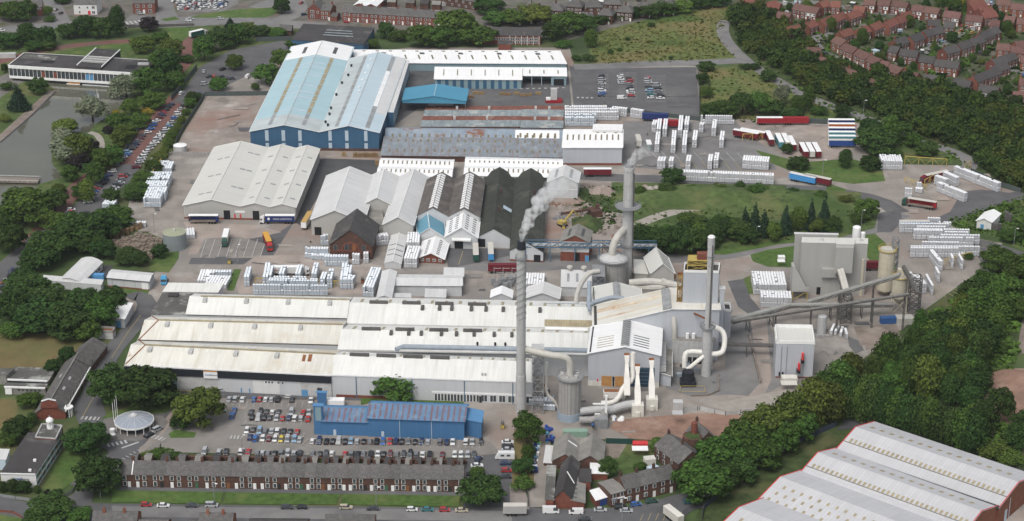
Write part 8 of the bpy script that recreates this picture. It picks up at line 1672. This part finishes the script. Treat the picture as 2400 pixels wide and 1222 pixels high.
def T(L,where,noun=None):
 for i,(x,yb,w,yt,sh,mt)in enumerate(L):
  adj={'dark':'dark green','mid':'green','olive':'olive green','light':'light green','silver':'silvery','yellow':'yellow','purple':'dark purple','conifer':'blue-green'}[mt];nn={'round':'broadleaf tree','tall':'tall tree','conifer':'conifer','bush':'bush','willow':'willow'}[sh]
  same=sum(1 for q in L if q[4:]==(sh,mt));L2=sorted((q for q in L if q[4:]==(sh,mt)),key=lambda q:q[0]);kx=L2 .index((x,yb,w,yt,sh,mt))
  lab=f'{adj} {nn} {where}' if same==1 else f'{ORD[kx]} {adj} {nn} from the left {where}'
  tree(x,yb,w,yt,sh,mt,lab,'trees '+where)
T([(262,958,100,855,'round','dark'),(345,965,140,860,'round','dark')],'on the front lawn behind the gatehouse')
T([(468,1010,110,905,'round','olive'),(425,1010,50,960,'round','dark')],'beside the visitor car park')
T([(205,1070,100,992,'round','dark')],'in front of the cupola block');T([(232,1168,105,1065,'round','dark')],'at the corner of the terrace and the street');T([(932,945,115,890,'round','mid')],'behind the blue building');T([(1130,1195,100,1112,'round','dark')],'at the right end of the terrace');T([(1118,1120,36,1105,'round','mid')],'beside the terrace end gable')
T([(1237,1048,70,962,'round','mid'),(1238,1080,36,1040,'tall','mid'),(1226,1118,50,1070,'round','dark'),(1220,1152,60,1112,'bush','mid')],'beside the scrap yard lane')
T([(1425,1122,44,1070,'round','dark'),(1500,1105,40,1080,'bush','mid'),(1540,1060,60,1035,'bush','mid')],'in the pub garden')
T([(1648,1185,130,1075,'round','mid'),(1690,1120,110,1020,'round','mid'),(1740,1085,110,985,'round','mid'),(1800,1050,110,945,'round','olive'),(1852,1030,90,915,'tall','olive'),(1900,1010,90,880,'tall','olive'),(1705,1150,60,1080,'round','dark'),(1780,1080,70,1010,'round','olive'),(1945,1000,80,895,'tall','olive'),(1930,965,80,868,'tall','mid'),(1965,945,80,842,'tall','mid'),(1880,1040,70,960,'round','mid'),(1835,1070,80,985,'round','mid'),(1790,1105,80,1030,'round','mid'),(1740,1140,70,1070,'round','dark'),(1975,985,60,900,'tall','mid'),(1990,920,70,825,'tall','olive')],'below the red rubble')
T([(380,1085,60,1052,'bush','mid'),(345,1082,40,1058,'bush','light'),(415,1078,34,1058,'bush','mid'),(378,1070,14,1038,'conifer','conifer'),(392,1078,12,1066,'bush','yellow')],'by the terrace yards')
T([(32,1158,34,1122,'tall','dark'),(58,1158,34,1126,'round','dark'),(8,1155,26,1128,'tall','dark'),(136,1165,26,1138,'bush','dark'),(88,1158,20,1138,'tall','dark'),(110,1162,16,1142,'bush','purple')],'before the office end wall')
T([(120,1228,100,1188,'round','dark'),(185,1228,60,1192,'round','mid'),(85,1235,60,1192,'round','dark')],'at the bottom left edge')
T([(160,860,40,808,'round','dark'),(125,880,40,840,'round','dark'),(148,840,34,822,'bush','silver'),(92,950,44,920,'bush','mid'),(68,960,50,918,'round','mid'),(40,1040,70,975,'round','dark'),(22,1050,60,1000,'bush','mid'),(75,1000,40,960,'bush','dark')],'behind the old brick office')
T([(60,730,120,650,'round','dark'),(120,755,110,668,'round','dark'),(200,765,100,675,'round','dark'),(262,740,74,672,'round','dark'),(90,790,130,700,'round','dark'),(170,800,120,710,'round','dark'),(235,780,90,690,'round','mid'),(205,805,60,745,'round','light'),(30,800,80,745,'bush','mid'),(40,770,90,680,'round','dark'),(60,690,70,630,'round','dark')],'in the wood by the white box shed')
T([(90,640,90,575,'round','dark'),(120,620,100,540,'round','dark'),(190,590,110,500,'round','dark'),(160,560,90,500,'round','mid'),(240,570,90,500,'round','dark'),(270,545,90,486,'round','mid'),(215,600,70,545,'round','dark'),(300,625,64,582,'round','dark'),(332,628,36,590,'round','dark'),(245,612,60,560,'round','dark'),(375,608,40,570,'round','dark')],'behind the low huts')
T([(30,600,70,520,'round','dark'),(10,560,60,500,'round','dark'),(60,540,110,440,'round','mid'),(110,540,50,490,'round','olive'),(30,520,70,470,'round','dark'),(130,500,60,440,'round','dark'),(165,430,40,385,'round','mid'),(140,460,34,430,'round','olive')],'beside the lower pond')
T([(205,480,40,420,'tall','light'),(225,440,40,380,'round','mid'),(190,475,40,430,'round','mid'),(245,410,44,350,'round','mid'),(215,420,40,380,'round','dark'),(265,390,50,340,'round','mid'),(285,350,46,300,'round','olive'),(240,395,50,345,'round','mid')],'in the park road strip')
T([(320,470,60,430,'round','mid'),(340,440,50,400,'round','mid'),(360,410,44,375,'round','mid'),(375,385,36,355,'round','olive'),(320,475,40,445,'round','dark'),(262,480,40,440,'round','dark')],'beside the tall pallet block')
T([(385,370,36,335,'bush','olive'),(395,350,34,318,'bush','olive'),(405,330,32,300,'bush','mid'),(416,312,30,284,'bush','olive'),(426,294,30,266,'bush','olive'),(436,274,28,250,'bush','olive'),(446,256,30,228,'round','mid'),(452,245,30,214,'round','dark')],'along the empty slab hedge')
T([(190,395,70,310,'round','olive'),(150,358,74,296,'willow','silver'),(165,395,106,322,'willow','silver'),(205,360,50,340,'willow','silver'),(215,375,40,325,'round','purple'),(185,405,50,355,'round','purple'),(218,294,84,226,'willow','silver'),(155,318,60,296,'round','light'),(160,410,30,385,'bush','light')],'on the pond island bank')
T([(297,240,76,168,'willow','silver'),(345,235,76,155,'round','mid'),(360,260,60,215,'round','mid'),(310,280,46,230,'round','mid'),(270,275,30,255,'bush','yellow'),(343,275,36,250,'bush','yellow'),(275,310,46,265,'round','mid'),(325,305,54,265,'round','mid'),(258,316,30,296,'round','purple'),(295,330,50,290,'round','olive'),(410,215,50,165,'round','mid'),(385,185,60,110,'round','mid'),(400,150,60,90,'round','olive'),(335,130,54,85,'round','olive'),(375,105,46,75,'round','mid'),(418,180,30,158,'bush','yellow'),(398,195,60,120,'round','dark')],'along the red road park')
T([(45,265,60,200,'conifer','conifer'),(90,225,46,182,'round','dark'),(12,172,16,148,'round','dark'),(20,215,40,195,'bush','mid'),(60,262,30,230,'conifer','conifer'),(10,290,40,270,'bush','olive')],'on the left bank of the pond')
T([(350,78,40,38,'round','purple'),(200,92,56,35,'round','dark'),(240,95,50,40,'round','dark'),(278,92,40,16,'tall','dark'),(160,95,50,55,'round','dark'),(110,115,50,60,'round','dark'),(65,110,50,55,'tall','dark'),(20,120,60,75,'round','dark'),(80,125,40,95,'round','dark'),(110,122,40,100,'round','dark'),(30,55,70,5,'round','mid'),(65,55,46,0,'round','dark'),(118,55,30,40,'bush','mid'),(112,40,24,15,'round','mid'),(145,12,40,-15,'round','dark')],'below the main road')
T([(480,148,50,80,'round','mid'),(520,120,60,65,'round','dark'),(560,110,60,55,'round','mid'),(580,80,40,52,'round','light'),(540,68,30,42,'conifer','conifer'),(490,120,30,92,'willow','silver'),(505,125,26,100,'willow','silver'),(550,168,42,128,'round','olive'),(512,218,44,182,'round','mid'),(660,36,40,-4,'round','dark'),(612,90,46,60,'round','dark'),(650,92,40,66,'round','mid'),(440,150,30,130,'round','mid')],'around the upper car park')
T([(625,205,60,150,'round','mid'),(660,170,46,112,'round','mid'),(690,118,40,95,'round','mid'),(600,215,30,190,'bush','mid'),(465,235,24,215,'bush','dark')],'left of the blue shed')
T([(905,95,40,52,'round','dark'),(870,118,50,98,'bush','mid'),(940,102,60,72,'bush','mid'),(985,118,60,55,'round','mid'),(1030,118,80,60,'round','mid'),(1068,110,90,22,'round','mid'),(1120,115,80,60,'round','mid'),(1165,65,60,30,'round','mid'),(1210,66,70,24,'round','mid'),(1255,65,80,18,'round','olive'),(1295,100,50,50,'round','dark'),(1330,90,70,28,'round','mid'),(1370,80,60,36,'round','mid'),(1385,116,34,68,'tall','light'),(1350,146,30,128,'bush','dark'),(1380,148,36,126,'bush','dark'),(1145,40,70,-6,'round','dark'),(1410,60,40,38,'round','dark'),(1320,118,40,106,'bush','mid')],'around the derelict office')
T([(1490,46,24,16,'tall','dark'),(1525,48,50,10,'round','dark'),(1560,40,60,6,'round','mid'),(1600,34,50,16,'round','light'),(1450,50,40,36,'bush','mid'),(1640,24,50,-6,'round','dark'),(1680,20,60,-10,'round','dark'),(1526,66,22,50,'bush','dark'),(1472,97,14,84,'bush','mid'),(1432,128,16,114,'bush','dark'),(1453,122,14,112,'bush','mid'),(1572,142,12,130,'bush','dark')],'around the dry meadow')
T([(1655,170,40,145,'round','dark'),(1648,200,32,170,'round','dark'),(1655,235,40,195,'bush','mid'),(1665,280,50,240,'round','dark'),(1700,280,60,235,'round','mid'),(1740,275,60,215,'round','dark'),(1780,275,60,215,'round','mid'),(1832,250,44,195,'willow','silver'),(1815,275,50,235,'round','dark'),(1870,270,40,225,'tall','mid'),(1895,265,30,200,'tall','mid'),(1920,275,50,255,'bush','mid'),(1860,285,60,262,'bush','dark'),(1745,165,30,148,'bush','dark'),(1768,165,30,148,'bush','dark'),(1800,195,40,165,'round','dark'),(1975,280,40,245,'round','dark')],'behind the far car park')
T([(2040,325,60,280,'round','dark'),(2055,370,90,300,'round','dark'),(2085,350,50,270,'tall','mid'),(2110,330,50,285,'round','mid'),(2040,405,50,365,'round','dark'),(1980,398,34,350,'tall','dark'),(1868,402,50,368,'round','dark'),(1845,365,26,336,'round','dark'),(2140,350,40,310,'round','mid'),(2170,370,50,330,'round','dark'),(2100,372,40,350,'bush','mid'),(1575,440,54,392,'round','dark'),(1735,442,28,424,'bush','dark')],'around the trailer park')
T([(1510,600,60,530,'round','dark'),(1545,605,60,530,'round','dark'),(1585,605,66,528,'round','dark'),(1625,602,60,530,'round','dark'),(1655,590,50,540,'round','dark'),(1500,570,50,525,'round','dark'),(1700,565,60,510,'round','dark'),(1730,568,60,510,'round','dark'),(1745,555,40,485,'conifer','conifer'),(1768,555,40,475,'conifer','conifer'),(1790,560,40,490,'conifer','conifer'),(1815,570,50,518,'willow','olive'),(1840,555,40,480,'conifer','conifer'),(1870,545,46,485,'tall','light'),(1900,545,36,465,'conifer','conifer'),(1930,545,44,460,'conifer','conifer'),(1915,550,40,510,'willow','olive'),(1950,550,40,505,'round','dark'),(2030,520,54,462,'round','mid'),(2010,528,40,490,'bush','mid'),(1620,540,70,515,'bush','mid'),(1690,530,50,505,'bush','mid'),(1495,590,50,545,'round','mid'),(1528,578,54,532,'round','dark'),(1565,575,54,528,'round','mid'),(1605,575,54,526,'round','dark'),(1640,570,50,524,'round','mid'),(1672,575,50,522,'round','dark'),(1700,548,50,505,'round','mid'),(1650,540,50,508,'bush','dark'),(1600,550,50,518,'bush','dark'),(1755,575,50,530,'round','dark')],'below the grassed bank')
T([(2270,610,30,590,'bush','mid'),(2365,570,50,538,'round','mid'),(2340,650,90,580,'round','mid'),(2390,690,80,590,'round','mid'),(2310,690,60,632,'round','mid'),(2355,720,80,640,'round','mid'),(2400,560,50,525,'round','dark'),(2290,700,50,655,'round','dark')],'below the small white hut')
def poly_in(x,y,P):
 c=False;n=len(P)
 for i in range(n):
  (x1,y1),(x2,y2)=P[i],P[(i+1)%n]
  if(y1>y)!=(y2>y)and x<(x2-x1)*(y-y1)/(y2-y1)+x1:c=not c
 return c
def wood(P,sp,w,hpx,shapes,where,lim=None):
 r=random.Random(5);xs=[p[0]for p in P];ys=[p[1]for p in P];L=[];y=min(ys)
 while y<max(ys):
  x=min(xs)+r.uniform(0,sp)
  while x<max(xs):
   xx,yy=x+r.uniform(-.35,.35)*sp,y+r.uniform(-.3,.3)*sp*.5
   if poly_in(xx,yy,P):sh,mt=r.choice(shapes);L.append((xx,yy,w*r.uniform(.7,1.45),yy-hpx*r.uniform(.66,1.22),sh,mt))
   x+=sp
  y+=sp*.42
 return L
WS=[('tall','dark'),('tall','mid'),('tall','mid'),('round','mid'),('tall','olive'),('tall','dark')]
Wd=wood([(2010,940),(2070,895),(2140,835),(2215,790),(2270,790),(2320,860),(2310,930),(2290,985),(2200,960),(2080,945),(1990,955)],40,56,100,WS,'')+[(1990+i*26,985+i*8.2,50+(i%3)*8,885+i*8.2-(i%4)*7,'tall',['dark','mid','dark'][i%3])for i in range(12)]+wood([(2240,760),(2280,730),(2340,740),(2350,800),(2300,830),(2250,800)],44,60,80,WS,'')
for q in Wd:tree(*q,f'{"tall" if q[4] == "tall" else "broad"} {q[5]} green tree in the windswept wood above the diagonal sheds',f'{"tall" if q[4] == "tall" else "broad"} {q[5]} green trees of the windswept wood')
T([(2300,1030,60,930,'round','dark'),(2340,1000,60,900,'round','dark'),(2395,1030,60,955,'round','dark'),(2380,1060,50,985,'round','dark'),(2330,1085,90,1030,'bush','light'),(2370,1100,70,1060,'bush','light'),(2290,1000,70,930,'bush','light'),(2250,910,60,850,'bush','light'),(2330,830,60,790,'bush','mid'),(2395,760,50,700,'round','mid')],'beside the right-hand rubble')
r_=random.Random(21);EL=[]
for x,y in[(1985,60),(2020,100),(2060,112),(2080,125),(2100,120),(2130,60),(2160,70),(2040,75),(2062,140),(2110,150),(2140,160),(2150,140),(2180,155),(2165,80),(2188,110),(2195,118),(2230,95),(2265,95),(2290,120),(2310,125),(2280,140),(2300,145),(2330,150),(2345,70),(2360,75),(2330,30),(2345,45),(2390,55),(2370,85),(2350,190),(2385,195),(1885,75),(1895,110),(1945,70),(1950,100),(1980,130),(2000,120),(2010,138),(2035,130),(2080,185),(2055,170),(2180,215),(2270,200),(2290,195),(2220,15),(2250,10),(2200,8),(2235,25),(2190,25),(2170,15),(2260,25),(2300,5),(1830,30),(1850,20),(1890,30),(1920,60),(2360,215),(2390,225),(1840,80),(2250,160),(2120,100),(2060,50),(2385,120),(2240,130),(2140,190)]:
 w=r_.uniform(16,32);EL.append((x,y+8,w,y+8-w*r_.uniform(.9,1.4),r_.choice(['round','round','bush','tall','conifer']),r_.choice(['dark','mid','mid','dark','olive','light','yellow']if len(EL)%9==0 else['dark','mid','mid','olive'])))
for q in EL:
 adj={'dark':'dark green','mid':'green','olive':'olive','light':'light green','yellow':'yellow'}[q[5]]
 tree(*q,f'{adj} garden {"conifer" if q[4] == "conifer" else "bush" if q[4] == "bush" else "tree"} of {q[4]} shape between the estate houses',f'{adj} {q[4]} garden trees of the estate')
FW=wood([(1712,40),(1790,30),(1850,95),(1920,150),(1995,180),(2100,210),(2200,225),(2300,250),(2420,270),(2420,470),(2395,460),(2340,425),(2292,395),(2275,365),(2200,340),(2090,285),(1985,255),(1900,225),(1800,160),(1735,105)],21,30,42,[('round','dark'),('round','mid'),('round','mid'),('tall','mid')],'')
lite={k:[crown(900+i,k,620,2.1)for i in range(4)]for k in('round','tall')}
vs,fs,mi=[],[],[];rf_=random.Random(9)
for x,yb,w,yt,sh,mt in FW:
 cm=rf_.choice(lite[sh]);s=S(yb);wm=w/s*1.15;base=yb-.12*w;c=G((x,base));hg=(base-yt)/(s*.93);a=rf_.uniform(0,6.28);ca,sa=math.cos(a),math.sin(a);i=len(vs);k=rf_.choice((0,0,1,1,2))
 vs+=[(c.x+(v.x*ca-v.y*sa)*wm,c.y+(v.x*sa+v.y*ca)*wm,v.z*hg)for v in cm.v];fs+=[tuple(i+q for q in f)for f in cm.f];mi+=[k]*len(cm.f)
me=bpy.data.meshes.new('far_wood');me.from_pydata(vs,[],fs)
for n_ in('dark','mid','olive'):me.materials.append(LM[n_])
me.polygons.foreach_set('material_index',mi);o=bpy.data.objects.new('far_wood',me);COL.objects.link(o);tag(o,'dense dark green wood between the works road and the housing estate','wood',kind='stuff')
print('CARS',NC[0],'TREES',NT[0],'PALLETS',len(PL),'FW',len(FW))
def tufts(name,lab,P,n,mat,s0,s1):
 r=random.Random(len(lab));xs=[p[0]for p in P];ys=[p[1]for p in P];m=MB();k=0
 while k<n:
  x,y=r.uniform(min(xs),max(xs)),r.uniform(min(ys),max(ys))
  if not poly_in(x,y,P):k+=.3;continue
  c=G((x,y));k+=1;s=r.uniform(s0,s1)*(1 if r.random()<.9 else 1.8)
  for q in range(4):
   a=r.uniform(0,6.28);d=Vector((math.cos(a),math.sin(a),0));e=Vector((-d.y,d.x,0));b=c+Vector((r.uniform(-s,s),r.uniform(-s,s),.1))*.7;b.z=.1
   m.face([b-e*s*.6,b+e*s*.6,b+e*s*.5+d*s*.5+Vector((0,0,s*.7)),b-e*s*.5+d*s*.5+Vector((0,0,s*.6))])
 tag(m.build(name,mat,uv=False),lab,'grass',kind='stuff')
tufts('meadow_grass','long dry grass tussocks over the meadow at the top',[(1392,146),(1385,105),(1402,78),(1520,48),(1660,18),(1740,18),(1708,45),(1686,80),(1704,110),(1722,132),(1600,145),(1420,150)],1300,leafmat('tussock_olive',(.098,.11,.036)),.3,.8)
tufts('meadow_grass','long grass tussocks on the small meadow by the far car park',[(1645,165),(1765,160),(1840,212),(1990,285),(1650,288)],500,LM['olive'],.3,.8)
tufts('bank_grass','rough grass and nettles on the bank below the works road',[(1490,470),(1560,444),(1700,443),(1860,449),(1995,472),(2050,495),(2040,530),(1960,555),(1760,575),(1640,595),(1530,590),(1490,520)],700,leafmat('nettle_green',(.06,.092,.027)),.3,.8)
tufts('bank_grass','rough grass on the bank around the small white hut',[(2215,520),(2290,494),(2400,460),(2420,590),(2340,556),(2250,536)],900,LM['mid'],.35,1.0)
tufts('weeds','weeds and rubble growth on the demolition ground',[(1345,435),(1480,440),(1485,510),(1400,550),(1350,540)],420,LM['mid'],.3,.9)
tufts('wood_scrub','bracken and scrub along the right-hand wood edge',[(2180,740),(2330,640),(2400,640),(2380,840),(2330,920),(2400,1090),(2300,1060),(2280,900),(2200,850)],1500,LM['light'],.6,1.8)
tufts('belt_scrub','scrub between access road and estate wood',[(1715,40),(1850,140),(1990,230),(2200,330),(2290,400),(2230,385),(2040,320),(1850,215),(1730,110)],900,LM['mid'],.5,1.4)
T([(1500,462,46,440,'bush','mid'),(1560,458,50,440,'bush','dark'),(1620,456,44,441,'bush','mid'),(1690,458,50,442,'bush','olive'),(1780,462,56,444,'bush','mid'),(1850,468,50,449,'bush','dark'),(1920,474,50,456,'bush','mid'),(1985,480,40,464,'bush','olive')],'along the grassed bank top')
tufts('garden_shrubs','hedges and small shrubs filling the gardens of the housing estate',[(1800,20),(2100,5),(2400,20),(2400,250),(2250,235),(2060,205),(1930,150),(1830,90)],1500,LM['mid'],.6,1.7)
T([(x,1084+(x-300)*.012,w,1066+(x-300)*.012,'bush',m)for x,w,m in((500,16,'mid'),(560,14,'dark'),(668,18,'mid'),(756,22,'light'),(842,14,'mid'),(1003,16,'dark'),(905,12,'olive'))],'in the terrace back yards')
print('TREES',NT[0],'CARS',NC[0],'PALLETS',len(PL))
hz=MB().hexa([(-2200,-600,-1.2),(2200,-600,-1.2),(2200,3200,-1.2),(-2200,3200,-1.2)],[(-2200,-600,372),(2200,-600,372),(2200,3200,372),(-2200,3200,372)])
hm=bpy.data.materials.new('thin_haze');hm.use_nodes=True;hn=hm.node_tree.nodes;hn.remove(hn['Principled BSDF']);pv=hn.new('ShaderNodeVolumePrincipled')
pv.inputs['Color'].default_value=(.86,.91,1,1);pv.inputs['Density'].default_value=.00003;pv.inputs['Anisotropy'].default_value=.2;hm.node_tree.links.new(pv.outputs[0],hn['Material Output'].inputs['Volume'])
o=hz.build('haze',hm,uv=False);o['kind']='stuff';tag(o,'thin pale haze in the air over the whole works','haze',kind='stuff')
for o in bpy.data.objects:
 if '_o' in o:del o['_o']
